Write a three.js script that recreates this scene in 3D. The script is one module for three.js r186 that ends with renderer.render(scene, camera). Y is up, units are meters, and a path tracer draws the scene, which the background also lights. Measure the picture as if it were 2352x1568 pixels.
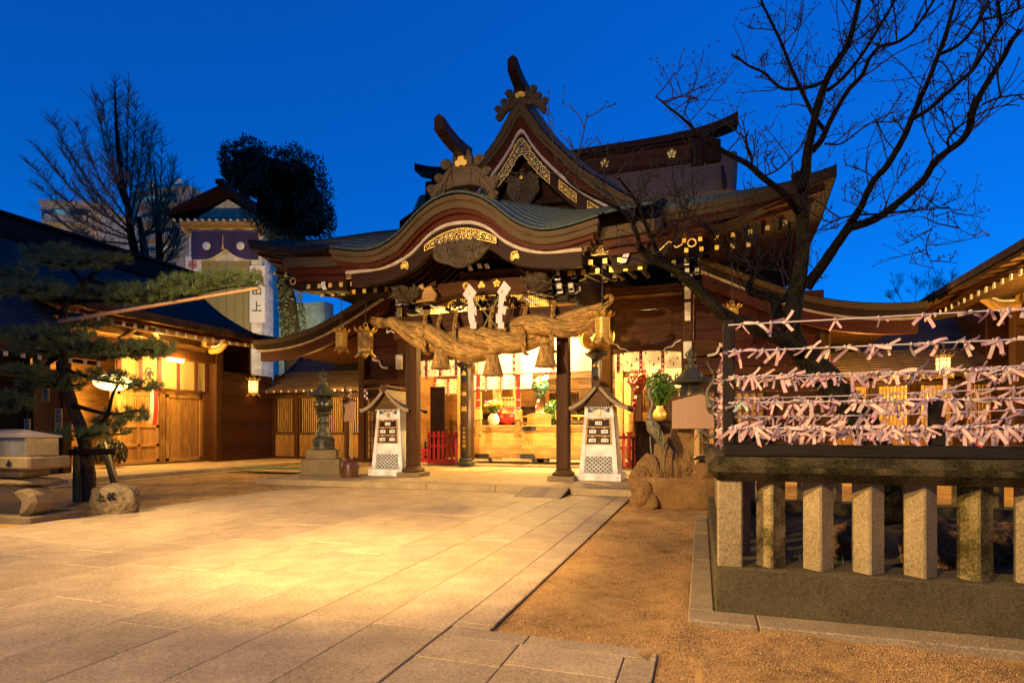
import * as THREE from 'three';
import { mergeGeometries, toCreasedNormals } from 'three/addons/utils/BufferGeometryUtils.js';

// ---------- camera, sky, lamps, exposure ----------
const scene = new THREE.Scene();
const EYE = 1.45, FOC = 1331, YAW = 18.1 * Math.PI / 180, PX = 1175.5, PY = 990;   // measured from the photograph's vanishing points
const camera = new THREE.PerspectiveCamera(2 * Math.atan(990 / FOC) * 180 / Math.PI, 2351 / 1980, 0.1, 900);
camera.position.set(0, EYE, 0);
camera.rotation.y = YAW;
camera.setViewOffset(2351, 1980, 0, 0, 2351, 1567);
const renderer = new THREE.WebGLRenderer({ antialias: true });
renderer.toneMapping = THREE.LinearToneMapping;
renderer.toneMappingExposure = 1.0;
renderer.shadowMap.enabled = true;

function duskSky() {                                   // clear blue-hour sky: deeper overhead, brightest low on the sunset side (right)
  const W = 512, H = 256, d = new Float32Array(W * H * 4);
  const sunAz = Math.atan2(-0.62, 0.78);
  for (let j = 0; j < H; j++) for (let i = 0; i < W; i++) {
    const el = ((j + 0.5) / H - 0.5) * Math.PI, az = ((i + 0.5) / W - 0.5) * 2 * Math.PI;
    const up = Math.max(0, Math.sin(el)), low = Math.exp(-up * 2.3), side = 0.5 + 0.5 * Math.cos(az - sunAz);
    const k = (0.42 + 0.66 * low) * (0.72 + 0.52 * side * side), hz = Math.exp(-up * 4.5);
    const o = (j * W + i) * 4, below = el < 0 ? 0.35 : 1;
    d[o] = 0.0015 * k * below; d[o + 1] = (0.150 + 0.21 * hz) * k * below; d[o + 2] = (0.90 + 0.30 * hz) * k * below; d[o + 3] = 1;
  }
  const t = new THREE.DataTexture(d, W, H, THREE.RGBAFormat, THREE.FloatType);
  t.mapping = THREE.EquirectangularReflectionMapping; t.magFilter = THREE.LinearFilter; t.needsUpdate = true;
  return t;
}
scene.background = duskSky();
scene.environment = scene.background;

const FLOOD = new THREE.Color(1, 0.70, 0.33), WARM = new THREE.Color(1, 0.60, 0.15), AMBER = new THREE.Color(1, 0.52, 0.14);
function lampAt(color, power, x, y, z, soft = 3) {
  const l = new THREE.PointLight(color, power, 0, 2);
  l.position.set(x, y, z); l.castShadow = true; l.shadow.radius = soft; scene.add(l); return l;
}
function floodAt(color, power, p, q, angle, pen, soft = 6) {
  const l = new THREE.SpotLight(color, power, 0, angle, pen, 2);
  l.position.set(...p); l.target.position.set(...q); l.castShadow = true; l.shadow.radius = soft;
  scene.add(l, l.target); l.target.updateMatrixWorld(); return l;
}
// courtyard floodlights on poles behind and beside the photographer (their pools lie on the paving in the photograph)
const FLOODS = [
  { p: [-2.4, 6.0, -2.6], q: [-3.5, 0, -6.0], power: 470, angle: 0.42, pen: 1 },
  { p: [-11.2, 5.6, -3.4], q: [-9.0, 0, -6.4], power: 290, angle: 0.38, pen: 1 },
  { p: [-6.0, 5.2, 3.6], q: [-5.2, 1.2, -14], power: 1650, angle: 0.50, pen: 1 },
  { p: [-7.4, 4.2, -1.4], q: [1.6, 0.95, -5.0], power: 360, angle: 0.40, pen: 0.9 },
  { p: [-4.0, 6.8, 5.0], q: [-2.2, 0, -3.6], power: 420, angle: 0.85, pen: 0.8 },
  { p: [-2.2, 5.6, 3.0], q: [-3.4, 10.6, -21], power: 900, angle: 0.30, pen: 0.9 },
  { p: [-21, 6, -26], q: [-33.5, 11.5, -37], power: 900, angle: 0.55, pen: 0.9 },
  { p: [-52, 8, -42], q: [-62, 22, -62], power: 4200, angle: 0.9, pen: 0.8 },
];
for (const f of FLOODS) floodAt(FLOOD, f.power, f.p, f.q, f.angle, f.pen);
// ---------- helpers ----------
let seed = 12345;
const rnd = () => { seed = (seed + 0x6d2b79f5) | 0; let t = Math.imul(seed ^ (seed >>> 15), 1 | seed); t = (t + Math.imul(t ^ (t >>> 7), 61 | t)) ^ t; return ((t ^ (t >>> 14)) >>> 0) / 4294967296; };
const rr = (a, b) => a + (b - a) * rnd();
const { sin, cos, abs, max, min, PI, sqrt, floor, exp, atan2, hypot, pow, round } = Math;
const clamp = (x, a, b) => min(b, max(a, x)), mix = (a, b, t) => a + (b - a) * t, sst = (a, b, x) => { const t = clamp((x - a) / (b - a), 0, 1); return t * t * (3 - 2 * t); };
const v3 = (x, y, z) => new THREE.Vector3(x, y, z);
function ray(u, v) { const a = (u - PX) / FOC, b = -(v - PY) / FOC, s = sin(YAW), c = cos(YAW); return [-s + a * c, b, -c - a * s]; }
const at = (u, v, d) => { const r = ray(u, v); return [r[0] * d, r[1] * d + EYE, r[2] * d]; };
const onZ = (u, v, z) => { const r = ray(u, v), t = z / r[2]; return [r[0] * t, r[1] * t + EYE, z]; };
const onX = (u, v, x) => { const r = ray(u, v), t = x / r[0]; return [x, r[1] * t + EYE, r[2] * t]; };
const onY = (u, v, y) => { const r = ray(u, v), t = (y - EYE) / r[1]; return [r[0] * t, y, r[2] * t]; };
const used = new Map();
function numbered(n) { const k = used.get(n) ?? 0; used.set(n, k + 1); return k ? n + '_' + String(k).padStart(3, '0') : n; }
function tag(o, label, category, group, kind) { if (label) o.userData.label = label; if (category) o.userData.category = category; if (group) o.userData.group = group; if (kind) o.userData.kind = kind; return o; }
function thing(name, pos, label, category, group, turn = 0) {
  const o = new THREE.Group(); o.name = numbered(name); o.position.set(...pos); o.rotation.y = turn; scene.add(o); return tag(o, label, category, group);
}
function shade(m) { m.castShadow = m.receiveShadow = true; return m; }
function strip(g) {
  if (g.index) g = g.toNonIndexed();
  for (const k of Object.keys(g.attributes)) if (!['position', 'normal', 'uv'].includes(k)) g.deleteAttribute(k);
  if (!g.attributes.uv) g.setAttribute('uv', new THREE.BufferAttribute(new Float32Array(g.attributes.position.count * 2), 2));
  if (!g.attributes.normal) g.computeVertexNormals();
  g.morphAttributes = {};
  return g;
}
const join = (gs) => { gs = [gs].flat(9).map(strip); return gs.length === 1 ? gs[0] : mergeGeometries(gs); };
// a part in world coordinates under a thing (or under a part of it, which sits at the thing's origin)
function part(parent, name, gs, mat, label) {
  const g = join(gs); let root = parent; while (root.parent && root.parent !== scene) root = root.parent;
  if (root.isGroup) { if (root.rotation.y) g.applyMatrix4(root.matrixWorld.clone().compose(root.position, root.quaternion, root.scale).invert()); else g.translate(-root.position.x, -root.position.y, -root.position.z); }
  const m = shade(new THREE.Mesh(g, mat)); m.name = name; parent.add(m); if (label) m.userData.label = label; return m;
}
function lpart(parent, name, gs, mat, label) { const m = shade(new THREE.Mesh(join(gs), mat)); m.name = name; parent.add(m); if (label) m.userData.label = label; return m; }   // already in local coordinates
function struct(name, gs, mat, parent) { const m = shade(new THREE.Mesh(join(gs), mat)); m.name = parent ? name : numbered(name); (parent ?? scene).add(m); if (!parent) m.userData.kind = 'structure'; return m; }
function single(name, gs, mat, label, category, group) { const m = shade(new THREE.Mesh(join(gs), mat)); m.name = numbered(name); scene.add(m); return tag(m, label, category, group); }

// uv in metres from the face's direction; u runs along the grain axis
function buv(g, grain = 'x', off = 0) {
  g = strip(g); const p = g.attributes.position, n = g.attributes.normal, uv = new Float32Array(p.count * 2), A = { x: 0, y: 1, z: 2 }[grain];
  const a = v3(), b = v3(), c = v3(), N = v3();
  for (let i = 0; i < p.count; i += 3) {
    a.fromBufferAttribute(p, i); b.fromBufferAttribute(p, i + 1); c.fromBufferAttribute(p, i + 2); N.copy(b).sub(a).cross(c.clone().sub(a));
    const w = [abs(N.x), abs(N.y), abs(N.z)], k = w[0] >= w[1] && w[0] >= w[2] ? 0 : w[1] >= w[2] ? 1 : 2, U = A !== k ? A : (k + 1) % 3, W = 3 - k - U;
    for (let j = 0; j < 3; j++) { const q = [p.getX(i + j), p.getY(i + j), p.getZ(i + j)]; uv[(i + j) * 2] = q[U] + off; uv[(i + j) * 2 + 1] = q[W] + off * 1.7; }
  }
  g.setAttribute('uv', new THREE.BufferAttribute(uv, 2)); return g;
}
// bevelled box from corner to corner
function bx(x0, x1, y0, y1, z0, z1, b = 0, grain) {
  const L = [[min(x0, x1), max(x0, x1)], [min(y0, y1), max(y0, y1)], [min(z0, z1), max(z0, z1)]], size = L.map(([a, c]) => c - a);
  grain ??= size[1] >= size[0] && size[1] >= size[2] ? 'y' : size[0] >= size[2] ? 'x' : 'z';
  b = min(b, ...size.map((s) => s * 0.45));
  if (!b) { const g = new THREE.BoxGeometry(...size); g.translate((x0 + x1) / 2, (y0 + y1) / 2, (z0 + z1) / 2); return buv(g, grain); }
  const P = (sx, sy, sz, k) => [0, 1, 2].map((a) => { const s = [sx, sy, sz][a]; return (s > 0 ? L[a][1] : L[a][0]) - (k === a ? 0 : s * b); });
  const tri = [], quad = (p, q, r, s) => tri.push(p, q, r, p, r, s);
  const orient = (f, c) => { const u = v3(...f[1]).sub(v3(...f[0])), w = v3(...f[2]).sub(v3(...f[0])); return u.cross(w).dot(c) < 0 ? f.reverse() : f; };
  for (let k = 0; k < 3; k++) for (const s of [-1, 1]) {
    const e = [0, 0, 0]; e[k] = s; const U = (k + 1) % 3, W = (k + 2) % 3;
    const f = [[-1, -1], [1, -1], [1, 1], [-1, 1]].map(([a, c]) => { const q = [0, 0, 0]; q[k] = s; q[U] = a; q[W] = c; return P(...q, k); });
    quad(...orient(f, v3(...e)));
  }
  for (let k = 0; k < 3; k++) for (const a of [-1, 1]) for (const c of [-1, 1]) {          // edges along axis k
    const U = (k + 1) % 3, W = (k + 2) % 3, mk = (t, w) => { const q = [0, 0, 0]; q[k] = t; q[U] = a; q[W] = c; return P(...q, w); };
    const e = [0, 0, 0]; e[U] = a; e[W] = c; quad(...orient([mk(-1, U), mk(1, U), mk(1, W), mk(-1, W)], v3(...e)));
  }
  for (const a of [-1, 1]) for (const c of [-1, 1]) for (const e of [-1, 1]) tri.push(...orient([P(a, c, e, 0), P(a, c, e, 1), P(a, c, e, 2)], v3(a, c, e)));
  const g = new THREE.BufferGeometry(); g.setAttribute('position', new THREE.BufferAttribute(new Float32Array(tri.flat()), 3)); g.computeVertexNormals(); return buv(g, grain);
}
const cbx = (x, y, z, w, h, d, b, grain) => bx(x - w / 2, x + w / 2, y - h / 2, y + h / 2, z - d / 2, z + d / 2, b, grain);
const mv = (g, x = 0, y = 0, z = 0) => g.translate(x, y, z);
const rot = (g, ax, a, c = [0, 0, 0]) => { g.translate(-c[0], -c[1], -c[2]); ax === 'x' ? g.rotateX(a) : ax === 'y' ? g.rotateY(a) : g.rotateZ(a); return g.translate(...c); };
// sheet from a function of (i/nu, j/nv); uv from lengths along the first row and column
function sheet(nu, nv, f, flip = false, us = null) {
  const P = []; for (let j = 0; j <= nv; j++) for (let i = 0; i <= nu; i++) P.push(f(i / nu, j / nv));
  const pos = new Float32Array(P.flat()), uv = new Float32Array(P.length * 2), idx = [];
  const d = (a, b) => hypot(a[0] - b[0], a[1] - b[1], a[2] - b[2]);
  for (let j = 0; j <= nv; j++) for (let i = 0; i <= nu; i++) { const k = j * (nu + 1) + i; uv[k * 2] = i ? uv[k * 2 - 2] + d(P[k], P[k - 1]) : 0; uv[k * 2 + 1] = j ? uv[(k - nu - 1) * 2 + 1] + d(P[k], P[k - nu - 1]) : 0; }
  for (let j = 0; j < nv; j++) for (let i = 0; i < nu; i++) { const a = j * (nu + 1) + i, b = a + 1, c = a + nu + 1, e = c + 1; flip ? idx.push(a, c, b, b, c, e) : idx.push(a, b, c, b, e, c); }
  const g = new THREE.BufferGeometry(); g.setAttribute('position', new THREE.BufferAttribute(pos, 3)); g.setAttribute('uv', new THREE.BufferAttribute(uv, 2)); g.setIndex(idx); g.computeVertexNormals(); return strip(g);
}
// smooth curve through [x, y] points as y(x)
function spl(pts) {
  const n = pts.length, m = pts.map((p, i) => i === 0 ? (pts[1][1] - p[1]) / (pts[1][0] - p[0]) : i === n - 1 ? (p[1] - pts[n - 2][1]) / (p[0] - pts[n - 2][0]) : (pts[i + 1][1] - pts[i - 1][1]) / (pts[i + 1][0] - pts[i - 1][0]));
  return (x) => {
    if (x <= pts[0][0]) return pts[0][1] + m[0] * (x - pts[0][0]); if (x >= pts[n - 1][0]) return pts[n - 1][1] + m[n - 1] * (x - pts[n - 1][0]);
    let i = 0; while (x > pts[i + 1][0]) i++; const h = pts[i + 1][0] - pts[i][0], t = (x - pts[i][0]) / h, t2 = t * t, t3 = t2 * t;
    return (2 * t3 - 3 * t2 + 1) * pts[i][1] + (t3 - 2 * t2 + t) * h * m[i] + (-2 * t3 + 3 * t2) * pts[i + 1][1] + (t3 - t2) * h * m[i + 1];
  };
}
const even = (pts) => { const f = spl([...pts.slice(1).map(([x, y]) => [-x, y]).reverse(), ...pts]); return f; };
// solid between two curves y(x), from z0 (back) to z1 (front)
function slabXY(top, bot, x0, x1, n, z0, z1) {
  const q = (t) => x0 + (x1 - x0) * t, gs = [];
  gs.push(sheet(n, 1, (u, v) => { const x = q(u); return [x, mix(bot(x), top(x), v), z1]; }));
  gs.push(sheet(n, 1, (u, v) => { const x = q(u); return [x, mix(bot(x), top(x), v), z0]; }, true));
  gs.push(sheet(n, 1, (u, v) => { const x = q(u); return [x, top(x), mix(z1, z0, v)]; }));
  gs.push(sheet(n, 1, (u, v) => { const x = q(u); return [x, bot(x), mix(z1, z0, v)]; }, true));
  for (const [x, fl] of [[x0, true], [x1, false]]) gs.push(sheet(1, 1, (u, v) => [x, mix(bot(x), top(x), v), mix(z1, z0, u)], fl));
  return join(gs);
}
// flat outline [[x, y], ...] given thickness, optional bevel; lies in z0..z0+t
function plate(pts, z0, t, bevel = 0, holes = []) {
  const s = new THREE.Shape(pts.map((p) => new THREE.Vector2(...p))); for (const h of holes) s.holes.push(new THREE.Path(h.map((p) => new THREE.Vector2(...p))));
  const g = new THREE.ExtrudeGeometry(s, { depth: t - 2 * bevel, bevelEnabled: bevel > 0, bevelThickness: bevel, bevelSize: bevel, bevelOffset: -bevel, bevelSegments: 1, curveSegments: 8 });
  g.translate(0, 0, z0 + bevel); return buv(g, 'x');
}
const lathe = (pts, n = 24) => strip(new THREE.LatheGeometry(pts.map((p) => new THREE.Vector2(...p)), n));
// tapering tube through points; r(t) or list of radii; uv: u along the length, v round it (metres)
function tube(pts, r, rad = 6, seg = 0, wob = 0, cap = true) {
  const P = pts.map((p) => v3(...p)), rf = typeof r === 'function' ? r : Array.isArray(r) ? (t) => { const k = t * (r.length - 1), i = min(r.length - 2, floor(k)); return mix(r[i], r[i + 1], k - i); } : () => r;
  const C = P.length > 2 ? new THREE.CatmullRomCurve3(P, false, 'centripetal') : new THREE.LineCurve3(...P), n = seg || max(1, (P.length - 1) * 3);
  const pos = [], uv = [], idx = []; let T0 = null, N = v3(), len = 0, last = null;
  for (let i = 0; i <= n; i++) {
    const t = i / n, c = C.getPoint(t), T = C.getTangent(t).normalize();
    if (!T0) { N.set(abs(T.y) > 0.9 ? 1 : 0, abs(T.y) > 0.9 ? 0 : 1, 0); N.sub(T.clone().multiplyScalar(N.dot(T))).normalize(); } else { N.sub(T.clone().multiplyScalar(N.dot(T))).normalize(); }
    T0 = T; const B = T.clone().cross(N), R = rf(t); if (last) len += c.distanceTo(last); last = c;
    for (let k = 0; k <= rad; k++) { const a = k / rad * 2 * PI, w = wob && k < rad ? 1 + wob * (rnd() - 0.5) : 1; pos.push(c.x + (N.x * cos(a) + B.x * sin(a)) * R * w, c.y + (N.y * cos(a) + B.y * sin(a)) * R * w, c.z + (N.z * cos(a) + B.z * sin(a)) * R * w); uv.push(len, k / rad * 2 * PI * max(R, 0.004)); }
    if (wob) { const o = pos.length - 3, s = o - rad * 3; pos[o] = pos[s]; pos[o + 1] = pos[s + 1]; pos[o + 2] = pos[s + 2]; }
  }
  for (let i = 0; i < n; i++) for (let k = 0; k < rad; k++) { const a = i * (rad + 1) + k, b = a + 1, c = a + rad + 1, d = c + 1; idx.push(a, c, b, b, c, d); }
  if (cap) for (const [s, fl] of [[0, 1], [n, 0]]) { const o = s * (rad + 1); for (let k = 1; k < rad - 1; k++) fl ? idx.push(o, o + k, o + k + 1) : idx.push(o, o + k + 1, o + k); }
  const g = new THREE.BufferGeometry(); g.setAttribute('position', new THREE.Float32BufferAttribute(pos, 3)); g.setAttribute('uv', new THREE.Float32BufferAttribute(uv, 2)); g.setIndex(idx); g.computeVertexNormals(); return strip(g);
}
const ball = (x, y, z, rx, ry = rx, rz = rx, w = 12, h = 8) => { const g = new THREE.SphereGeometry(1, w, h); g.scale(rx, ry, rz); return strip(g.translate(x, y, z)); };
const cyl = (x, y0, y1, z, r0, r1 = r0, n = 16) => { const g = new THREE.CylinderGeometry(r1, r0, y1 - y0, n); return strip(g.translate(x, (y0 + y1) / 2, z)); };
// noise-displaced rock
function rock(cx, cy, cz, rx, ry, rz, rough = 0.18, sd = 1, det = 4) {
  let g = new THREE.IcosahedronGeometry(1, det * 3); const p = g.attributes.position;
  for (let i = 0; i < p.count; i++) {
    const x = p.getX(i), y = p.getY(i), z = p.getZ(i);
    const n = 1 + rough * (1.3 * fbm3(x * 1.4 + sd, y * 1.4, z * 1.4) + 0.5 * fbm3(x * 4 + sd, y * 4, z * 4 + 7) - 0.5 * abs(fbm3(x * 2.6 + sd, y * 3.2, z * 2.6 + 3)) + 0.22 * fbm3(x * 13 + sd, y * 13, z * 13));
    p.setXYZ(i, cx + x * rx * n, cy + y * ry * n, cz + z * rz * n);
  }
  g.computeVertexNormals(); g = toCreasedNormals(g, 0.25); return buv(g, 'x');
}
const hash3 = (x, y, z) => { let h = Math.imul(x, 374761393) ^ Math.imul(y, 668265263) ^ Math.imul(z, 2147483647 - 1274126177); h = Math.imul(h ^ (h >>> 13), 1274126177); return ((h ^ (h >>> 16)) >>> 0) / 4294967296; };
function noise3(x, y, z) {
  const X = floor(x), Y = floor(y), Z = floor(z), f = (t) => t * t * (3 - 2 * t), u = f(x - X), v = f(y - Y), w = f(z - Z);
  const L = (dz) => mix(mix(hash3(X, Y, Z + dz), hash3(X + 1, Y, Z + dz), u), mix(hash3(X, Y + 1, Z + dz), hash3(X + 1, Y + 1, Z + dz), u), v);
  return mix(L(0), L(1), w) * 2 - 1;
}
const fbm3 = (x, y, z) => noise3(x, y, z) * 0.6 + noise3(x * 2.1, y * 2.1, z * 2.1) * 0.3 + noise3(x * 4.3, y * 4.3, z * 4.3) * 0.15;

// ---------- textures (neutral, tinted by each material's colour) ----------
function tnoise(x, y, px, py, s = 0) { const X = floor(x), Y = floor(y), f = (t) => t * t * (3 - 2 * t), u = f(x - X), v = f(y - Y), m = (a, n) => ((a % n) + n) % n, h = (i, j) => hash3(m(i, px), m(j, py), s); return mix(mix(h(X, Y), h(X + 1, Y), u), mix(h(X, Y + 1), h(X + 1, Y + 1), u), v); }
function tex(n, f, metres, aniso = 1) {
  const d = new Uint8Array(n * n * 4);
  for (let j = 0; j < n; j++) for (let i = 0; i < n; i++) { const c = f(i / n, j / n), o = (j * n + i) * 4; for (let k = 0; k < 3; k++) d[o + k] = clamp(round((Array.isArray(c) ? c[k] : c) * 255), 0, 255); d[o + 3] = 255; }
  const t = new THREE.DataTexture(d, n, n); t.wrapS = t.wrapT = THREE.RepeatWrapping; t.magFilter = THREE.LinearFilter; t.repeat.set(1 / metres, 1 / (metres * aniso)); t.needsUpdate = true; return t;
}
const sr = (t) => { const c = t.clone(); c.colorSpace = THREE.SRGBColorSpace; c.needsUpdate = true; return c; };
const T = {
  wood: tex(512, (u, v) => { const w = tnoise(u * 3, v * 6, 3, 6, 3) * 0.06, a = tnoise(u * 4, (v + w) * 90, 4, 90), b = tnoise(u * 9, (v + w) * 220, 9, 220, 5), c = tnoise(u * 2, v * 5, 2, 5, 9), d = tnoise(u * 2, (v + w * 2) * 22, 2, 22, 12); return 0.50 + 0.22 * a + 0.17 * b + 0.2 * c + 0.2 * d; }, 1.1, 1),
  granite: tex(512, (u, v) => { const a = tnoise(u * 150, v * 150, 150, 150), b = tnoise(u * 60, v * 60, 60, 60, 4), c = tnoise(u * 5, v * 5, 5, 5, 8), s = hash3(floor(u * 256), floor(v * 256), 3); return clamp(0.84 + 0.22 * (a - 0.5) + 0.12 * (b - 0.5) + 0.12 * (c - 0.5) - (s > 0.92 ? 0.2 : 0) + (s < 0.06 ? 0.22 : 0), 0, 1); }, 0.9),
  moss: tex(512, (u, v) => { const a = tnoise(u * 90, v * 90, 90, 90), b = tnoise(u * 14, v * 14, 14, 14, 4), c = tnoise(u * 4, v * 4, 4, 4, 8), k = sst(0.3, 0.8, b * 0.35 + c * 0.3 + a * 0.35), s = hash3(floor(u * 256), floor(v * 256), 3); const g = 0.80 + 0.34 * (a - 0.5) - (s > 0.86 ? 0.3 : 0); return [g * mix(1.1, 0.42, k), g * mix(1.08, 0.44, k), g * mix(1, 0.3, k)]; }, 1.15),
  sand: tex(512, (u, v) => { const a = hash3(floor(u * 256), floor(v * 256), 1), b = tnoise(u * 120, v * 120, 120, 120), c = tnoise(u * 12, v * 12, 12, 12, 4), d = tnoise(u * 3, v * 3, 3, 3, 9); return clamp(0.36 + 0.3 * a + 0.25 * b + 0.24 * c + 0.24 * d, 0, 1); }, 1.3),
  bark: tex(512, (u, v) => { const w = tnoise(u * 6, v * 6, 6, 6) * 0.05, a = tnoise(u * 10, (v + w) * 40, 10, 40), b = tnoise(u * 60, v * 60, 60, 60, 4), c = tnoise(u * 4, v * 5, 4, 5, 8), k = sst(0.55, 0.75, tnoise(u * 7, v * 9, 7, 9, 12) * 0.6 + b * 0.4); const g = 0.25 + 0.4 * a + 0.25 * b + 0.2 * c; return [g * mix(1, 1.35, k), g * mix(1, 1.5, k), g * mix(1, 0.8, k)]; }, 0.45),
  straw: tex(1024, (u, v) => { const w = tnoise(u * 4, v * 4, 4, 4) * 0.03 + tnoise(u * 11, v * 9, 11, 9, 6) * 0.008, a = tnoise(u * 9, (v + w) * 120, 9, 120), b = tnoise(u * 22, (v + w) * 260, 22, 260, 4), c = tnoise(u * 3, v * 9, 3, 9, 8); return 0.16 + 0.62 * a + 0.42 * b + 0.15 * c; }, 1.2),
  blotch: tex(256, (u, v) => { const a = tnoise(u * 6, v * 6, 6, 6), b = tnoise(u * 24, v * 24, 24, 24, 4), c = tnoise(u * 100, v * 100, 100, 100, 8); return 0.70 + 0.16 * (a - 0.5) * 1.4 + 0.09 * (b - 0.5) + 0.06 * (c - 0.5) + 0.2; }, 1.4),
  copper: tex(512, (u, v) => { const a = tnoise(u * 40, v * 4, 40, 4), b = tnoise(u * 9, v * 9, 9, 9, 4), c = tnoise(u * 90, v * 90, 90, 90, 8), k = sst(0.35, 0.7, 0.5 * a + 0.5 * b); const g = 0.7 + 0.3 * (c - 0.5); return [g * mix(0.95, 0.5, k), g * mix(0.8, 0.95, k), g * mix(0.72, 1, k)]; }, 1.6),
  weave: tex(128, (u, v) => { const a = sin(u * PI * 64) * 0.5 + 0.5, b = sin(v * PI * 64) * 0.5 + 0.5; return 0.78 + 0.16 * ((a + b) / 2) + 0.06 * tnoise(u * 8, v * 8, 8, 8); }, 0.25),
};
const cmaps = {};
function mat(col, o = {}) {
  const { t, bump = 0, rough = 0.7, metal = 0, ...rest } = o, m = new THREE.MeshPhysicalMaterial({ roughness: rough, metalness: metal, side: THREE.DoubleSide, ...rest });
  m.color.setRGB(...col); if (['wood', 'granite', 'moss', 'bark', 'straw', 'sand'].includes(t)) m.specularIntensity = 0.22;
  if (t) { cmaps[t] ??= sr(T[t]); m.map = cmaps[t]; if (bump) { m.bumpMap = T[t]; m.bumpScale = bump; } }
  return m;
}
const glow = (col, k, base = [0.8, 0.7, 0.5]) => { const m = mat(base, { rough: 0.6 }); m.emissive.setRGB(...col); m.emissiveIntensity = k; return m; };
const M = {
  slab: [0, 1, 2, 3].map((k) => mat([[0.60, 0.42, 0.22], [0.545, 0.38, 0.205], [0.635, 0.44, 0.23], [0.57, 0.395, 0.20]][k], { t: 'granite', bump: 0.0012, rough: 0.62 })),
  curb: mat([0.48, 0.34, 0.17], { t: 'granite', bump: 0.002, rough: 0.75 }), stone: mat([0.30, 0.21, 0.10], { t: 'granite', bump: 0.003, rough: 0.8 }),
  fence: mat([0.50, 0.35, 0.15], { t: 'granite', bump: 0.004, rough: 0.85 }), mossy: mat([0.52, 0.37, 0.165], { t: 'moss', bump: 0.004, rough: 0.9 }), base: mat([0.155, 0.115, 0.05], { t: 'granite', bump: 0.004, rough: 0.9 }), cap: mat([0.165, 0.12, 0.056], { t: 'moss', bump: 0.006, rough: 0.9 }), rock: mat([0.33, 0.175, 0.058], { t: 'granite', bump: 0.022, rough: 0.8 }),
  sand: mat([0.46, 0.255, 0.075], { t: 'sand', bump: 0.012, rough: 0.95 }), under: mat([0.24, 0.165, 0.085], { t: 'sand', rough: 1 }),
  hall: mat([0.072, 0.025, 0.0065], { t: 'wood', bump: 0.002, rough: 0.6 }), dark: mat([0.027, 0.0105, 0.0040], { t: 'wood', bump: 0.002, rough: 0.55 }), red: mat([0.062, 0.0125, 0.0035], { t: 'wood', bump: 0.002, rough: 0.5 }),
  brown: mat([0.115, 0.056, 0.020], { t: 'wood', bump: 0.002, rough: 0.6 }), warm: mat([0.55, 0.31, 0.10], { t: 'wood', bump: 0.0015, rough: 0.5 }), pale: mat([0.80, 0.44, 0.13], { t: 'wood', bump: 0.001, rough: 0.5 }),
  post: mat([0.078, 0.030, 0.0085], { t: 'wood', bump: 0.003, rough: 0.6 }), pine: mat([0.13, 0.085, 0.045], { t: 'bark', bump: 0.012, rough: 0.9 }), trunk: mat([0.062, 0.046, 0.024], { t: 'bark', bump: 0.012, rough: 0.9 }), carve: mat([0.085, 0.058, 0.034], { t: 'wood', bump: 0.004, rough: 0.65 }),
  black: mat([0.02, 0.015, 0.012], { rough: 0.35, clearcoat: 0.4 }), void: mat([0.012, 0.008, 0.005], { rough: 0.9 }),
  white: mat([0.84, 0.77, 0.68], { t: 'blotch', rough: 0.7 }), plaster: mat([0.78, 0.70, 0.54], { t: 'blotch', bump: 0.003, rough: 0.9 }),
  trim: mat([0.56, 0.43, 0.33], { t: 'blotch', rough: 0.8 }), rail: mat([0.50, 0.26, 0.075], { t: 'wood', bump: 0.001, rough: 0.5 }),
  gold: mat([1.0, 0.66, 0.14], { rough: 0.38, metal: 0.5 }), brass: mat([0.70, 0.42, 0.08], { t: 'blotch', rough: 0.45, metal: 0.25 }), bronze: mat([0.075, 0.068, 0.035], { t: 'blotch', bump: 0.003, rough: 0.55, metal: 0.35 }),
  copper: mat([0.085, 0.15, 0.155], { t: 'copper', bump: 0.002, rough: 0.8 }), lip: mat([0.078, 0.048, 0.022], { t: 'wood', bump: 0.002, rough: 0.7 }), inner: mat([0.22, 0.090, 0.020], { t: 'wood', bump: 0.001, rough: 0.55 }), door: mat([0.40, 0.20, 0.055], { t: 'wood', bump: 0.001, rough: 0.5 }), oldshingle: mat([0.30, 0.215, 0.13], { t: 'wood', bump: 0.004, rough: 0.8 }), shingle: mat([0.17, 0.105, 0.065], { t: 'wood', bump: 0.006, rough: 0.8 }), slate: mat([0.062, 0.054, 0.048], { t: 'wood', bump: 0.004, rough: 0.75 }),
  straw: mat([0.66, 0.365, 0.10], { t: 'straw', bump: 0.012, rough: 0.85 }), cloth: mat([0.86, 0.80, 0.62], { t: 'weave', rough: 0.85, transmission: 0.4, thickness: 0 }), paper: mat([0.70, 0.56, 0.50], { rough: 0.8 }),
  vermilion: mat([0.48, 0.016, 0.010], { t: 'blotch', rough: 0.45 }), redcloth: mat([0.62, 0.03, 0.02], { t: 'weave', rough: 0.8 }), bark: mat([0.030, 0.022, 0.013], { t: 'bark', bump: 0.012, rough: 0.9 }), twig: mat([0.014, 0.010, 0.007], { rough: 0.85 }),
  needle: mat([0.115, 0.155, 0.026], { rough: 0.6, transmission: 0.15, thickness: 0 }), leaf: mat([0.040, 0.038, 0.012], { rough: 0.5 }), sakaki: mat([0.08, 0.17, 0.02], { rough: 0.4 }),
};
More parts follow.
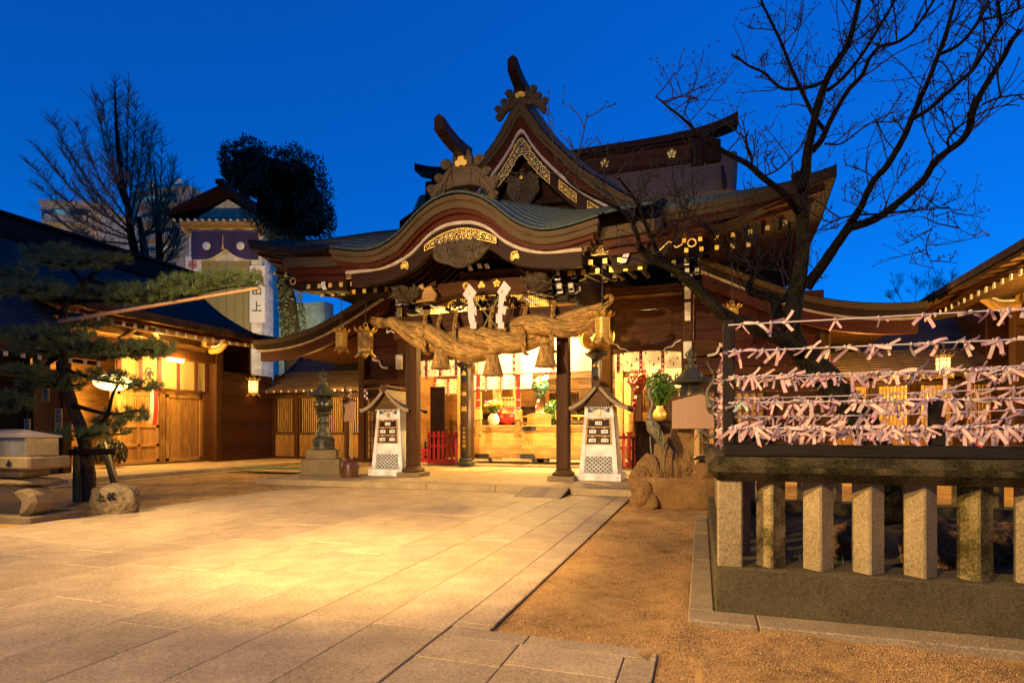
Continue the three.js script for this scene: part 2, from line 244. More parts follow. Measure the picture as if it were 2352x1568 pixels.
// ---------- characters as brush strokes (0..100, y down) ----------
const INK = {
  '奉': [[20, 22, 80, 22], [14, 38, 86, 38], [8, 54, 92, 54], [50, 6, 48, 40, 32, 56, 10, 74], [48, 40, 66, 58, 92, 74], [32, 68, 68, 68], [26, 82, 74, 82], [50, 58, 50, 98]],
  '納': [[24, 6, 10, 28, 26, 30], [36, 20, 12, 50, 36, 48], [25, 48, 25, 92], [10, 64, 16, 80], [40, 60, 36, 76], [50, 30, 50, 96], [50, 30, 92, 30, 92, 90, 82, 92], [70, 8, 70, 36, 56, 66], [70, 44, 86, 62]],
  '献': [[28, 4, 28, 30], [8, 18, 52, 18], [8, 34, 8, 94], [8, 34, 52, 34, 52, 94], [20, 44, 24, 54], [40, 44, 36, 54], [16, 62, 44, 62], [16, 76, 44, 76], [30, 54, 30, 94], [60, 36, 96, 36], [76, 8, 76, 44, 56, 94], [78, 48, 96, 94], [88, 14, 94, 24]],
  '山': [[50, 8, 50, 84], [14, 38, 14, 86, 86, 86], [86, 36, 86, 92]],
  '上': [[48, 10, 48, 86], [48, 44, 80, 44], [10, 88, 92, 88]],
  '松': [[6, 32, 48, 32], [28, 6, 28, 96], [26, 36, 8, 70], [30, 40, 46, 60], [62, 10, 50, 46], [76, 10, 94, 42], [70, 46, 54, 84, 88, 80], [82, 64, 94, 90]],
  '本': [[8, 28, 92, 28], [50, 6, 50, 96], [48, 30, 10, 72], [52, 30, 90, 72], [30, 74, 70, 74]], '日': [[22, 10, 22, 92], [22, 10, 78, 10, 78, 92], [22, 50, 78, 50], [22, 90, 78, 90]],
  '語': [[8, 14, 40, 14], [6, 28, 42, 28], [10, 42, 38, 42], [10, 56, 38, 56], [10, 70, 10, 94, 38, 94, 38, 70, 10, 70], [50, 12, 94, 12], [70, 12, 64, 50], [52, 30, 86, 30, 84, 50], [46, 50, 98, 50], [56, 64, 56, 94, 88, 94, 88, 64, 56, 64]],
  '国': [[10, 8, 10, 96], [10, 8, 90, 8, 90, 96], [10, 94, 90, 94], [26, 28, 74, 28], [30, 50, 70, 50], [24, 76, 76, 76], [50, 28, 50, 76], [62, 58, 70, 68]], '中': [[16, 28, 16, 64, 84, 64], [16, 28, 84, 28, 84, 64], [50, 4, 50, 98]],
  '英': [[8, 20, 92, 20], [34, 6, 34, 32], [66, 6, 66, 32], [26, 42, 74, 42, 74, 64], [26, 42, 26, 64], [6, 64, 94, 64], [50, 34, 50, 64, 12, 96], [52, 66, 90, 96]], '台': [[48, 6, 24, 42, 76, 40], [66, 24, 86, 46], [22, 56, 22, 94, 78, 94, 78, 56, 22, 56]],
};
function brush(ctx, ch, x, y, s, w, col) { ctx.strokeStyle = col; ctx.lineWidth = w; ctx.lineCap = 'round'; ctx.lineJoin = 'round'; for (const p of INK[ch] ?? []) { ctx.beginPath(); ctx.moveTo(x + p[0] * s / 100, y + p[1] * s / 100); for (let i = 2; i < p.length; i += 2) ctx.lineTo(x + p[i] * s / 100, y + p[i + 1] * s / 100); ctx.stroke(); } }
function print(w, h, draw) { const c = document.createElement('canvas'); c.width = w; c.height = h; draw(c.getContext('2d'), w, h); const t = new THREE.CanvasTexture(c); t.colorSpace = THREE.SRGBColorSpace; const m = mat([1, 1, 1], { rough: 0.75 }); m.map = t; return m; }
// strokes as thin raised strips on a plane facing +z
function strokes(ch, x, y, z, s, w, t = 0.01) { return (INK[ch] ?? []).flatMap((p) => { const g = []; for (let i = 0; i + 3 < p.length; i += 2) { const a = [x + p[i] * s / 100, y - p[i + 1] * s / 100], b = [x + p[i + 2] * s / 100, y - p[i + 3] * s / 100], l = hypot(b[0] - a[0], b[1] - a[1]); g.push(rot(bx((a[0] + b[0] - l - w * 0.7) / 2, (a[0] + b[0] + l + w * 0.7) / 2, (a[1] + b[1] - w) / 2, (a[1] + b[1] + w) / 2, z, z + t * (1 + 0.1 * i)), 'z', atan2(b[1] - a[1], b[0] - a[0]), [(a[0] + b[0]) / 2, (a[1] + b[1]) / 2, z])); } return g; }); }

// ---------- ground, paving, platform, walkway ----------
const CX = -5.76;
const X = (d) => CX + d;
function sandH(x, z) {
  let h = -0.016 + 0.006 * fbm3(x * 1.1, 0, z * 1.1) + 0.004 * fbm3(x * 4, 3, z * 4);
  const near = exp(-(((x - 0.9) / 1.6) ** 2 + ((z + 4.0) / 0.9) ** 2));
  h += near * (0.03 * fbm3(x * 3.1, 5, z * 3.1) + 0.018 * fbm3(x * 9, 9, z * 9)) + 0.05 * exp(-(((x - 0.62) / 0.22) ** 2 + ((z + 4.42) / 0.2) ** 2)) - 0.03 * exp(-(((x - 0.75) / 0.2) ** 2 + ((z + 4.1) / 0.14) ** 2));
  h += 0.045 * exp(-(((x + 0.16) / 0.16) ** 2 + ((z + 5.2) / 1.6) ** 2));
  if (x < -1.4 && x > -10.1) h = min(h, -0.03);
  if (x > -0.3 && x < 0 && z > -3.9) h = min(h, -0.022);
  return h;
}
{
  const ax = (a, b, n) => Array.from({ length: n }, (_, i) => a + (b - a) * i / n);
  const xs = [-420, -200, -90, -50, ...ax(-30, -12, 18), ...ax(-12, -1.6, 26), ...ax(-1.6, 3.2, 120), ...ax(3.2, 14, 20), 14, 22, 40, 90, 200, 420];
  const zs = [-480, -240, -120, -70, -45, ...ax(-34, -14, 20), ...ax(-14, -8, 40), ...ax(-8, -2.4, 140), ...ax(-2.4, 6, 10), 6, 15, 40, 120, 300];
  const pos = [], uv = [], idx = [];
  for (const z of zs) for (const x of xs) { pos.push(x, sandH(x, z), z); uv.push(x, z); }
  const n = xs.length;
  for (let j = 0; j < zs.length - 1; j++) for (let i = 0; i < n - 1; i++) { const a = j * n + i, b = a + 1, c = a + n, d = c + 1; idx.push(a, c, b, b, c, d); }
  const g = new THREE.BufferGeometry(); g.setAttribute('position', new THREE.Float32BufferAttribute(pos, 3)); g.setAttribute('uv', new THREE.Float32BufferAttribute(uv, 2)); g.setIndex(idx); g.computeVertexNormals();
  struct('ground', g, M.sand);
}
function stoneRun(parent, name, x0, x1, y0, y1, z0, z1, m, b = 0.006) {
  const gap = 0.0028; return struct(name, buvOff(bx(x0 + gap, x1 - gap, y0, y1, z0 + gap, z1 - gap, b, 'x')), m, parent);
}
function buvOff(g) { const a = rr(0, 5), b = rr(0, 5), uv = g.attributes.uv; for (let i = 0; i < uv.count; i++) uv.setXY(i, uv.getX(i) + a, uv.getY(i) + b); return g; }
const paving = new THREE.Group(); paving.name = 'stone_paving'; scene.add(paving); paving.userData.kind = 'structure';
{
  struct('mortar_bed', bx(-10.0, -1.47, -0.2, -0.012, -13.1, 3, 0), M.under, paving);
  struct('mortar_bed', bx(-1.47, -0.27, -0.2, -0.013, -3.98, 3, 0), M.under, paving);
  const ms = () => M.slab[floor(rnd() * 4)];
  const xs = [-1.78, -2.37, -2.98, -3.62, -4.24, -4.85, -5.46, -6.07, -6.70, -7.32, -7.94, -8.56, -9.16, -9.70];
  const put = (x0, x1, z0, z1) => stoneRun(paving, 'slab', x0, x1, -0.11, rr(-0.0025, 0.0015), z0, z1, ms());
  for (let i = 0; i < xs.length - 1; i++) {
    let z = 3 - rr(0, 1.2);
    while (z > -13.08) { const l = rr(1.15, 1.75), e = max(-13.09, z - l); if (z - e > 0.25) { const far = e < -3.98 || i > 0 ? 1 : 0; if (far || z < -3.9) put(xs[i + 1], xs[i], e, z); else put(xs[i + 1], xs[i], e, z); } z = e; }
  }
  for (let z = 2.9; z > -13;) { const e = max(-13.09, z - rr(1.5, 1.9)); if (z < -3.98 || e > -3.98) { if (e < -3.99 || z > 0) put(-1.78, -1.47, e, z); } else put(-1.78, -1.47, e, -3.99); z = e; }
  for (let z = 2.9; z > -13;) { const e = max(-13.09, z - rr(1.5, 1.9)); put(-10.0, -9.70, e, z); z = e; }
  // the arm that runs off to the side in front
  put(-1.77, -1.16, -3.97, -3.79); put(-1.16, -0.27, -3.97, -3.79); put(-0.47, -0.27, -3.78, -1.4);
  for (const [a, b] of [[-1.77, -1.18], [-1.18, -0.47]]) { let z = -3.79; for (const l of [a < -1.5 ? 0.42 : 0.37, 0.95, 1.1, 1.2, 1.4]) { put(a, b, z + 0.004, z + l); z += l; } }
}
// platform of the shrine: kerb stones, flagstones
const PY0 = 0.15;
const platform = new THREE.Group(); platform.name = 'shrine_platform'; scene.add(platform); platform.userData.kind = 'structure';
{
  struct('core', bx(-11.75, 1.2, -0.1, PY0 - 0.02, -30, -13.16, 0), M.under, platform);
  for (let x = -11.8; x < 1.2;) { const e = min(1.25, x + rr(1.5, 2.0)); stoneRun(platform, 'kerb_stone', x, e, -0.1, PY0 + rr(-0.003, 0.003), -13.62, -13.1, M.curb, 0.012); x = e; }
  for (let z = -13.62; z > -20;) { const e = z - rr(1.5, 1.9); stoneRun(platform, 'kerb_stone', -11.8, -11.4, -0.1, PY0 + rr(-0.003, 0.003), e, z, M.curb, 0.012); z = e; }
  const rows = [-13.62, -14.5, -15.45, -16.4, -17.4, -18.4, -19.4, -20.1];
  for (let j = 0; j < rows.length - 1; j++) for (let x = -11.4; x < 1.2;) { const e = min(1.25, x + rr(0.9, 1.5)); stoneRun(platform, 'flagstone', x, e, 0.04, PY0 + rr(-0.003, 0.001), rows[j + 1], rows[j], M.slab[floor(rnd() * 4)]); x = e; }
  for (let x = -11.3; x < 0.4;) { const e = min(0.4, x + rr(1.6, 2.2)); stoneRun(platform, 'step_stone', x, e, 0.04, 0.235, -20.9, -20.1, M.curb, 0.012); x = e; }
  struct('hall_floor', bx(-11.3, 0.3, 0.1, 0.232, -31, -20.9, 0, 'x'), M.slab[0], platform);
}
// side walkway with two low kerbs
const walkway = new THREE.Group(); walkway.name = 'side_walkway'; scene.add(walkway); walkway.userData.kind = 'structure';
for (let z = 2; z > -24;) { const e = z - rr(1.3, 2.0); stoneRun(walkway, 'kerb_stone', -16.7, -16.25, -0.1, 0.15, e, z, M.curb, 0.012); stoneRun(walkway, 'kerb_stone', -16.25, -15.8, -0.1, 0.02, e, z, M.curb, 0.01); z = e; }
for (let x = -16.7; x > -24; x -= 1.05) for (let z = 2; z > -26;) { const e = z - rr(1.2, 1.9); stoneRun(walkway, 'flagstone', x - 1.05, x, -0.05, 0.145, e, z, M.slab[floor(rnd() * 4)]); z = e; }
for (let x = -16.2; x < -12;) { const e = x + 1.4; stoneRun(walkway, 'kerb_stone', x, e, -0.1, 0.10, -22.4, -21.9, M.curb, 0.012); x = e; }
{ // loose grit lying on the sand
  const N = 90000, im = new THREE.InstancedMesh(new THREE.OctahedronGeometry(1, 0), mat([1, 1, 1], { rough: 0.9 }), N), m = new THREE.Matrix4(), q = new THREE.Quaternion(), c = new THREE.Color(); let n = 0;
  while (n < N) {
    const d = 2.6 + 7.5 * pow(rnd(), 1.6), a = rr(-0.1, 0.78), r = ray(1175 + a * 1500, 990), l = hypot(r[0], r[2]), x = r[0] / l * d, z = r[2] / l * d;
    const onLedge = x > -0.1 && z > -4.86 && z < -4.55; const spill = x < -1.46 && x > -1.62 && z < -3.99 && rnd() < exp((x + 1.46) * 28) * 0.6; if ((x < -1.46 && !spill) || (x < -0.26 && z > -3.99) || (x > -0.11 && z < -4.55 && !(onLedge && rnd() < 0.05))) continue; if (x > 0.1 && z < -4.84) continue; if (fbm3(x * 2.3, 2, z * 2.3) + rr(-0.35, 0.35) < -0.05) continue;
    const s = rr(0.0022, 0.0052) * (rnd() < 0.02 ? 1.9 : 1); m.compose(v3(x, (onLedge ? 0.036 : spill ? 0.001 : sandH(x, z)) + s * 0.4, z), q.setFromEuler(new THREE.Euler(rr(0, 6), rr(0, 6), 0)), v3(s, s * 0.7, s)); im.setMatrixAt(n, m); const g = rr(0.5, 1.5); im.setColorAt(n, c.setRGB(0.42 * g, 0.235 * g, 0.08 * g)); n++;
  }
  im.name = 'gravel'; im.castShadow = im.receiveShadow = true; scene.add(im); tag(im, 'loose fine gravel strewn over the sand beside the paving and fence', 'gravel', null, 'stuff');
}
// ---------- the shrine hall ----------
const hall = thing('shrine_hall', [CX, 0, -20], 'dark wooden shrine hall with curved copper gables and a lit open front', 'shrine');
const H = (n, g, m, l) => part(hall, n, g, m, l);
const ZF = -20.3;                                        // front wall of the hall
const LIP = even([[0, 7.23], [0.5, 7.13], [0.95, 6.88], [1.56, 6.37], [2.1, 6.12], [2.5, 6.08], [2.95, 6.13], [3.6, 6.26], [4.2, 6.33], [5.6, 6.42]]);
const LIPB = even([[0, 6.92], [0.5, 6.82], [0.95, 6.55], [1.56, 6.04], [2.1, 5.83], [2.55, 5.80], [3.0, 5.86], [3.6, 5.99], [4.2, 6.07], [5.6, 6.16]]);
const WH = even([[0, 6.63], [0.4, 6.59], [0.8, 6.41], [1.24, 6.04], [1.68, 5.81], [2.2, 5.69], [3.06, 5.665], [3.4, 5.68]]);
const Rk = (d, z) => { const q = -13.0 - z; return 6.25 + 0.43 * q + (LIP(d) - 6.2) * max(0, 1 - 0.13 * q); };                        // porch roof surface
const Z_B = -13.55;
// lips: karahafu in front, straight wings set back
{
  const rel = (f) => (x) => f(x - CX);
  const n0 = 0.10;
  H('gable_lip', [slabXY(rel((d) => LIP(d)), rel((d) => LIP(d) - 0.13), X(-3.55), X(3.55), 48, -13.25, -13.0), slabXY(rel((d) => LIP(d) - 0.132), rel(LIPB), X(-3.52), X(3.52), 48, -13.3, -13.05)], M.lip);
  H('soffit_board', slabXY(rel((d) => LIPB(d) - 0.002), rel((d) => LIPB(d) - n0), X(-3.42), X(3.42), 48, -13.5, -13.13), M.red);
  H('soffit_board', slabXY(rel((d) => LIPB(d) - n0 - 0.002), rel((d) => WH(d) + 0.05), X(-3.34), X(3.34), 48, -13.6, -13.24), M.red);
  H('white_trim', slabXY(rel((d) => WH(d) + 0.048), rel((d) => WH(d) - 0.035), X(-3.25), X(3.12), 48, -13.6, -13.28), M.trim);
  H('gable_board', slabXY(rel((d) => WH(d) - 0.037), rel((d) => WH(d) - mix(0.52, 0.36, sst(0.2, 2, abs(d)))), X(-3.1), X(3.1), 48, -13.52, -13.34), M.dark);
  for (const s of [-1, 1]) {                              // wings
    const a = s < 0 ? X(-5.5) : X(3.45), b = s < 0 ? X(-3.45) : X(4.75), L = (x) => 6.2 + 0.045 * pow(max(0, abs(x - CX) - 3), 1.5);
    H('eave_lip', slabXY(L, (x) => L(x) - 0.27, a, b, 16, Z_B - 0.3, Z_B), M.lip);
    H('soffit_board', slabXY((x) => L(x) - 0.272, (x) => L(x) - 0.44, a + 0.1, b - 0.1, 16, Z_B - 0.6, Z_B - 0.14), M.red);
    H('soffit_board', slabXY((x) => L(x) - 0.442, (x) => L(x) - 0.60, a + 0.2, b - 0.2, 16, Z_B - 0.9, Z_B - 0.3), M.red);
    H('eave_beam', slabXY((x) => L(x) - 0.602, (x) => L(x) - 0.84, a + 0.25, b - 0.25, 16, Z_B - 1.0, Z_B - 0.45), M.dark);
    const xe = s < 0 ? a : b;                             // verge running back
    H('verge_lip', sheet(1, 12, (u, v) => { const z = mix(Z_B, -16.6, v); return [xe + s * 0.02, L(xe) + 0.39 * (Z_B - z) - 0.30 * u, z]; }), M.lip);
  }
}
// porch roof: copper plates in courses
{
  const ZS = [-13.0]; for (let i = 0; i < 11; i++) ZS.push(-13.0 - 0.52 * (i + 1));
  const plateAt = (d0, d1, z0, z1, lift) => {
    const top = sheet(2, 1, (u, v) => { const d = mix(d0, d1, u), z = mix(z0, z1, v); return [X(d), Rk(d, z) + lift * (1 - v) + 0.004, z]; });
    const edge = sheet(2, 1, (u, v) => { const d = mix(d0, d1, u); return [X(d), Rk(d, z0) + lift * v - 0.01 * (1 - v), z0]; });
    return [top, edge];
  };
  const many = [];
  for (let k = 0; k < 11; k++) {
    const st = k % 2 ? 0.17 : 0;
    for (let d = -3.55 + (k > 1 ? -2.4 : 0) - st; d < (k > 1 ? 4.8 : 3.5); d += 0.335) {
      const lo = k > 1 ? -5.45 : -3.55, hi = k > 1 ? 4.7 : 3.55, d0 = max(lo, d), d1 = min(hi, d + 0.335); if (d1 - d0 < 0.05) continue;
      const g = plateAt(d0 + 0.004, d1 - 0.004, ZS[k] + 0.02, ZS[k + 1] - 0.03, 0.05);
      if (k < 10) H('copper_plate', g, M.copper); else many.push(...g);
    }
  }
  if (many.length) tag(H('copper_plates', many, M.copper), null, null, null, 'stuff');
  H('roof_bed', sheet(60, 12, (u, v) => { const d = mix(-5.5, 4.75, u), z = mix(abs(d) > 3.5 ? -13.6 : -13.06, -19.5, v); return [X(d), Rk(d, z) - 0.02, z]; }), M.lip);
}
// scrolled ridge-end tile with a raised ridge beam
function ridgeEnd(cx, y, z, w, h, k, cr) {
  const o = [], q = (px, py) => [cx + px * w, y + py * h], t = 0.24 * k;
  o.push(plate([[-0.18, 0], [0.18, 0], [0.2, 0.75], [0.14, 1], [-0.14, 1], [-0.2, 0.75]].map(([a, b]) => q(a, b)), z - t, t, 0.03));
  for (const s of [-1, 1]) {
    o.push(plate([[0.16, 0.0], [0.2, 0.62], [0.36, 0.42], [0.42, 0.22], [0.58, 0.12], [0.66, -0.12], [0.52, -0.42], [0.44, -0.2], [0.3, -0.04]].map(([a, b]) => q(s * a, b)), z - t * 0.8, t * 0.7, 0.03));
    for (const [a, b, r] of [[0.32, 0.66, 0.14], [0.46, 0.3, 0.12], [0.62, 0.02, 0.12], [0.6, -0.38, 0.11]]) {
      const sp = []; for (let i = 0; i <= 26; i++) { const th = i / 26 * 4.2 * PI, rad = r * w * (1 - i / 30) * 0.62; sp.push([cx + s * (a * w + cos(th) * rad), y + b * h + sin(th) * rad, z - t * 0.25]); }
      o.push(tube(sp, (u) => 0.05 * k * (1 - 0.5 * u), 6, 40)); o.push(rot(cyl(cx + s * a * w, y + b * h - t * 0.3, y + b * h + t * 0.3, z - t * 0.35, r * w * 0.62, r * w * 0.62, 16), 'x', PI / 2, [cx + s * a * w, y + b * h, z - t * 0.35]));
    }
    for (let i = 0; i < 4; i++) o.push(tube([[cx + s * w * (0.2 + 0.07 * i), y + h * (0.5 - 0.12 * i), z], [cx + s * w * (0.3 + 0.08 * i), y + h * (0.2 - 0.13 * i), z + 0.02], [cx + s * w * (0.34 + 0.1 * i), y - h * (0.1 + 0.1 * i), z]], 0.03 * k, 5));
  }
  H('ridge_end_ornament', o, M.carve);
  hexCrest(cx, y + h * cr, z + 0.02, 0.085 * k);
}
function hexCrest(x, y, z, r, holder = hall) {          // three joined hexagons
  const g = []; for (const [a, b] of [[0, 1], [-0.866, -0.5], [0.866, -0.5]]) { const p = []; for (let i = 0; i < 6; i++) p.push([x + (a + cos(i * PI / 3 + PI / 6)) * r, y + (b + sin(i * PI / 3 + PI / 6)) * r]); g.push(plate(p, z, 0.03, 0.012)); }
  part(holder, 'gold_crest', g, M.gold);
}
function flowerCrest(x, y, z, r, holder = hall) { const g = []; for (let i = 0; i < 5; i++) { const a = i * 2 * PI / 5 + PI / 2; g.push(ball(x + cos(a) * r * 0.62, y + sin(a) * r * 0.62, z, r * 0.4, r * 0.4, 0.025, 10, 6)); } g.push(ball(x, y, z + 0.01, r * 0.25, r * 0.25, 0.03, 8, 6)); part(holder, 'gold_crest', g, M.gold); }
function ringCrest(x, y, z, r) { const g = [strip(new THREE.TorusGeometry(r * 0.8, r * 0.17, 6, 20).translate(x, y, z))]; for (let i = 0; i < 5; i++) { const a = i * 2 * PI / 5 + PI / 2; g.push(ball(x + cos(a) * r * 0.42, y + sin(a) * r * 0.42, z, r * 0.2, r * 0.2, 0.02, 8, 5)); } H('gold_crest', g, M.gold); }
function leafCrest(x, y, z, r, s) {                       // ginkgo leaves in outline
  const g = []; for (const [a0, k] of [[0.2, 1], [1.7, 0.85], [-1.5, 0.75]]) { const A = a0 * s + PI / 2, p = []; for (let i = -5; i <= 5; i++) { const a = A + i * 0.13, q = r * k * (i === 0 ? 0.82 : 1); p.push([x + cos(a) * q, y + sin(a) * q, z]); } g.push(tube([[x, y - r * 0.15, z], ...p, [x, y - r * 0.15, z]], 0.011, 5, 40)); for (const i of [-2, 0, 2]) g.push(tube([[x, y - r * 0.1, z], [x + cos(A + i * 0.16) * r * k * 0.8, y + sin(A + i * 0.16) * r * k * 0.8, z]], 0.008, 4)); }
  H('gold_leaf_crest', g, M.gold);
}
ridgeEnd(X(0), 7.66, -13.5, 1.4, 0.9, 1.1, 0.66);
ridgeEnd(X(0.02), 12.34, -18.45, 1.3, 0.72, 1.15, 0.5);
function ridgeBeam(x, y0, z0, y1, z1, w) {               // five-sided beam tip pointing up and out
  const a = w / 2, pent = [[-a, -a * 1.5], [a, -a * 1.5], [a, a * 1.1], [0, a * 1.9], [-a, a * 1.1]], g = sheet(5, 4, (u, v) => { const p = pent[round(u * 5) % 5], t = v, bow = 0.10 * sin(t * PI * 0.9); return [x + p[0], mix(y0, y1, t) + p[1] * (1 - 0.1 * t) - bow, mix(z0, z1, t)]; });
  const capg = plate(pent.map(([p, q]) => [x + p, y1 + q * 0.9 - 0.03]), z1 - 0.02, 0.03);
  H('ridge_beam', [toCreasedNormals(g, 0.3), capg], M.dark);
}
ridgeBeam(X(0.02), 8.62, -13.9, 8.58, -12.15, 0.24);
ridgeBeam(X(0.05), 13.0, -18.9, 13.16, -17.5, 0.32);

// gold filigree panel in a band between two curves: rim and tight scrolls
function filigree(name, top, bot, x0, x1, z, n = 26) {
  const g = [], k = 44, P = (f) => Array.from({ length: k + 1 }, (_, i) => { const x = mix(x0, x1, i / k); return [x, f(x), z]; });
  const ring = [...P(top), ...P(bot).reverse()]; ring.push(ring[0]);
  for (let i = 0; i < ring.length - 1; i++) g.push(tube([ring[i], ring[i + 1]], 0.014, 5));
  for (let i = 0; i < n; i++) {
    const x = mix(x0, x1, (i + 0.7) / (n + 0.4)), h = top(x) - bot(x); if (h < 0.08) continue;
    for (const q of h > 0.22 ? [0.28, 0.72] : [0.5]) {
      const r = min(0.11, h * (h > 0.22 ? 0.25 : 0.4)), s = rnd() > 0.5 ? 1 : -1, a0 = rr(0, 6.3), sp = []; for (let j = 0; j <= 14; j++) { const th = a0 + s * j / 14 * 3.1 * PI, rad = r * (1.2 - 1.0 * j / 14); sp.push([x + cos(th) * rad, bot(x) + h * q + sin(th) * rad, z + 0.004]); } g.push(tube(sp, 0.0075, 4, 22));
    }
    if (i % 4 === 1) g.push(ball(x, bot(x) + h * 0.5, z, 0.03, 0.03, 0.015, 6, 5));
  }
  return H(name, g, M.gold);
}
{ // curved panel under the porch gable with the carved pendant below it
  const T0 = (x) => 6.475 - 0.30 * pow(abs(x - X(0.06)) / 0.95, 1.9) * 1.05, B0 = (x) => 6.225 - 0.20 * pow(abs(x - X(0.06)) / 0.92, 1.6) + 0.03 * exp(-pow((x - X(0.06)) / 0.1, 2)) * -1;
  H('panel_ground', slabXY((x) => T0(x), (x) => B0(x), X(-0.86), X(1.0), 24, -13.36, -13.27), M.black);
  filigree('gold_scroll_panel', T0, B0, X(-0.9), X(1.02), -13.25, 15);
  const o = []; // wave-and-dragon pendant: lumpy carved relief
  const out = (t) => { const a = t * 2 * PI; return [cos(a) * (0.78 + 0.05 * cos(5 * a)), sin(a) > 0 ? 0.24 * sin(a) + 0.02 * cos(9 * a) : (0.42 * pow(-sin(a), 1.6) * -1) - 0.02 * sin(7 * a)]; };
  o.push(plate(Array.from({ length: 60 }, (_, i) => { const p = out(i / 60); return [X(0.05) + p[0], 5.96 + p[1]]; }), -13.4, 0.14, 0.03));
  for (let i = 0; i < 46; i++) { const p = out(rnd()), k = sqrt(rnd()) * 0.88, x = X(0.05) + p[0] * k, y = 5.96 + p[1] * k, r = rr(0.05, 0.1), s = rnd() > 0.5 ? 1 : -1, a0 = rr(0, 6), sp = []; for (let j = 0; j <= 12; j++) { const th = a0 + s * j / 12 * 3 * PI, rad = r * (1.1 - j / 14); sp.push([x + cos(th) * rad, y + sin(th) * rad, -13.24 + 0.02 * (j / 12)]); } o.push(tube(sp, 0.02, 5, 18)); }
  for (let i = 0; i < 7; i++) o.push(tube([[X(-0.2 + i * 0.05), 6.0, -13.22], [X(-0.1 + i * 0.05), 5.8, -13.2], [X(0.02 + i * 0.035), 5.58, -13.22]], 0.016, 5));
  H('carved_pendant', o, M.carve);
}
for (const s of [-1, 1]) leafCrest(X(s < 0 ? -1.50 : 1.49), s < 0 ? 5.69 : 5.66, -13.30, 0.13, s);
// curved ribs in the porch vault and its back panel
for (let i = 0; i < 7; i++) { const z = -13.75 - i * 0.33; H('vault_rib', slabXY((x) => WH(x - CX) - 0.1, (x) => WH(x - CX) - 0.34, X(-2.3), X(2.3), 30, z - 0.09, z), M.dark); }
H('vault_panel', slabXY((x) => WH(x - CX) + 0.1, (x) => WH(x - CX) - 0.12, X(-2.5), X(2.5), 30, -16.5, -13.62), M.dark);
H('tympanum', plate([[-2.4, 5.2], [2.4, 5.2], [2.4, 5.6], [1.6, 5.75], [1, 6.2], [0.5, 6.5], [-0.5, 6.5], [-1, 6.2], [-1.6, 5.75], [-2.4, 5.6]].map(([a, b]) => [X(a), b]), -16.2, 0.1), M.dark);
// beam under the gable with three crests, its pale underside, carving and lit lattice
H('crest_beam', slabXY((x) => 5.63 - 0.03 * abs(x - CX), (x) => 5.30 - 0.11 * pow((x - CX) / 1.3, 2), X(-2.0), X(2.0), 20, -15.2, -14.86), M.hall);
ringCrest(X(-0.43), 5.475, -14.84, 0.105); hexCrest(X(0.03), 5.465, -14.855, 0.062); flowerCrest(X(0.47), 5.475, -14.84, 0.11);
{
  const o = []; for (let i = 0; i < 60; i++) { const x = X(rr(-1.05, 1.15)), k = 1 - pow(abs(x - X(0.05)) / 1.25, 2), y = 4.86 + rr(0, 0.36) * k, a0 = rr(0, 6), sp = []; for (let j = 0; j <= 8; j++) { const th = a0 + j / 8 * rr(2, 5), rad = rr(0.05, 0.1); sp.push([x + cos(th) * rad, y + sin(th) * rad * 0.8, -15.02 + rr(0, 0.1)]); } o.push(tube(sp, (t) => 0.035 * (1 - 0.7 * t), 5, 12)); }
  H('dragon_carving', o, M.dark);
  const L = []; for (let x = X(-1.75); x < X(1.8); x += 0.055) L.push(bx(x, x + 0.014, 4.76, 5.3 - 0.2 * pow((x - CX) / 1.6, 2), -15.36, -15.345)); for (let y = 4.78; y < 5.28; y += 0.055) L.push(bx(X(-1.75), X(1.75), y, y + 0.014, -15.343, -15.335));
  H('gilt_mesh', L, M.gold);
}
// pillars of the porch, beams, brackets
for (const d of [-2.19, 2.27]) {
  const x = X(d), z = -15.1;
  const p = H('pillar', bx(x - 0.165, x + 0.165, 0.44, 4.0, z - 0.165, z + 0.165, 0.025), M.post);
  H('base_stone', bx(x - 0.36, x + 0.36, PY0 - 0.01, 0.28, z - 0.36, z + 0.36, 0.02, 'x'), M.stone);
  H('pillar_foot', strip(lathe([[0, 0.28], [0.33, 0.28], [0.35, 0.32], [0.34, 0.36], [0.27, 0.39], [0.25, 0.43], [0.24, 0.45], [0, 0.45]], 4).rotateY(PI / 4).translate(x, 0, z)), M.brown);
}
H('rainbow_beam', slabXY((x) => 4.80 - 0.05 * pow((x - X(0.04)) / 2.6, 2), (x) => 4.30 - 0.13 * pow((x - X(0.04)) / 2.2, 2), X(-2.75), X(2.75), 26, -15.26, -14.96), M.hall);
for (const d of [-2.19, 2.27]) H('beam_scroll', [tube(Array.from({ length: 20 }, (_, i) => { const t = i / 19, th = t * 3.4 * PI; return [X(d) - Math.sign(d) * (0.55 + 0.13 * (1 - t) * cos(th)), 4.5 + 0.12 * (1 - t) * sin(th), -14.955]; }), 0.012, 4), tube([[X(d) - Math.sign(d) * 0.7, 4.42, -14.95], [X(d) - Math.sign(d) * 1.0, 4.36, -14.95], [X(d) - Math.sign(d) * 1.25, 4.4, -14.95]], 0.012, 4)], M.black);
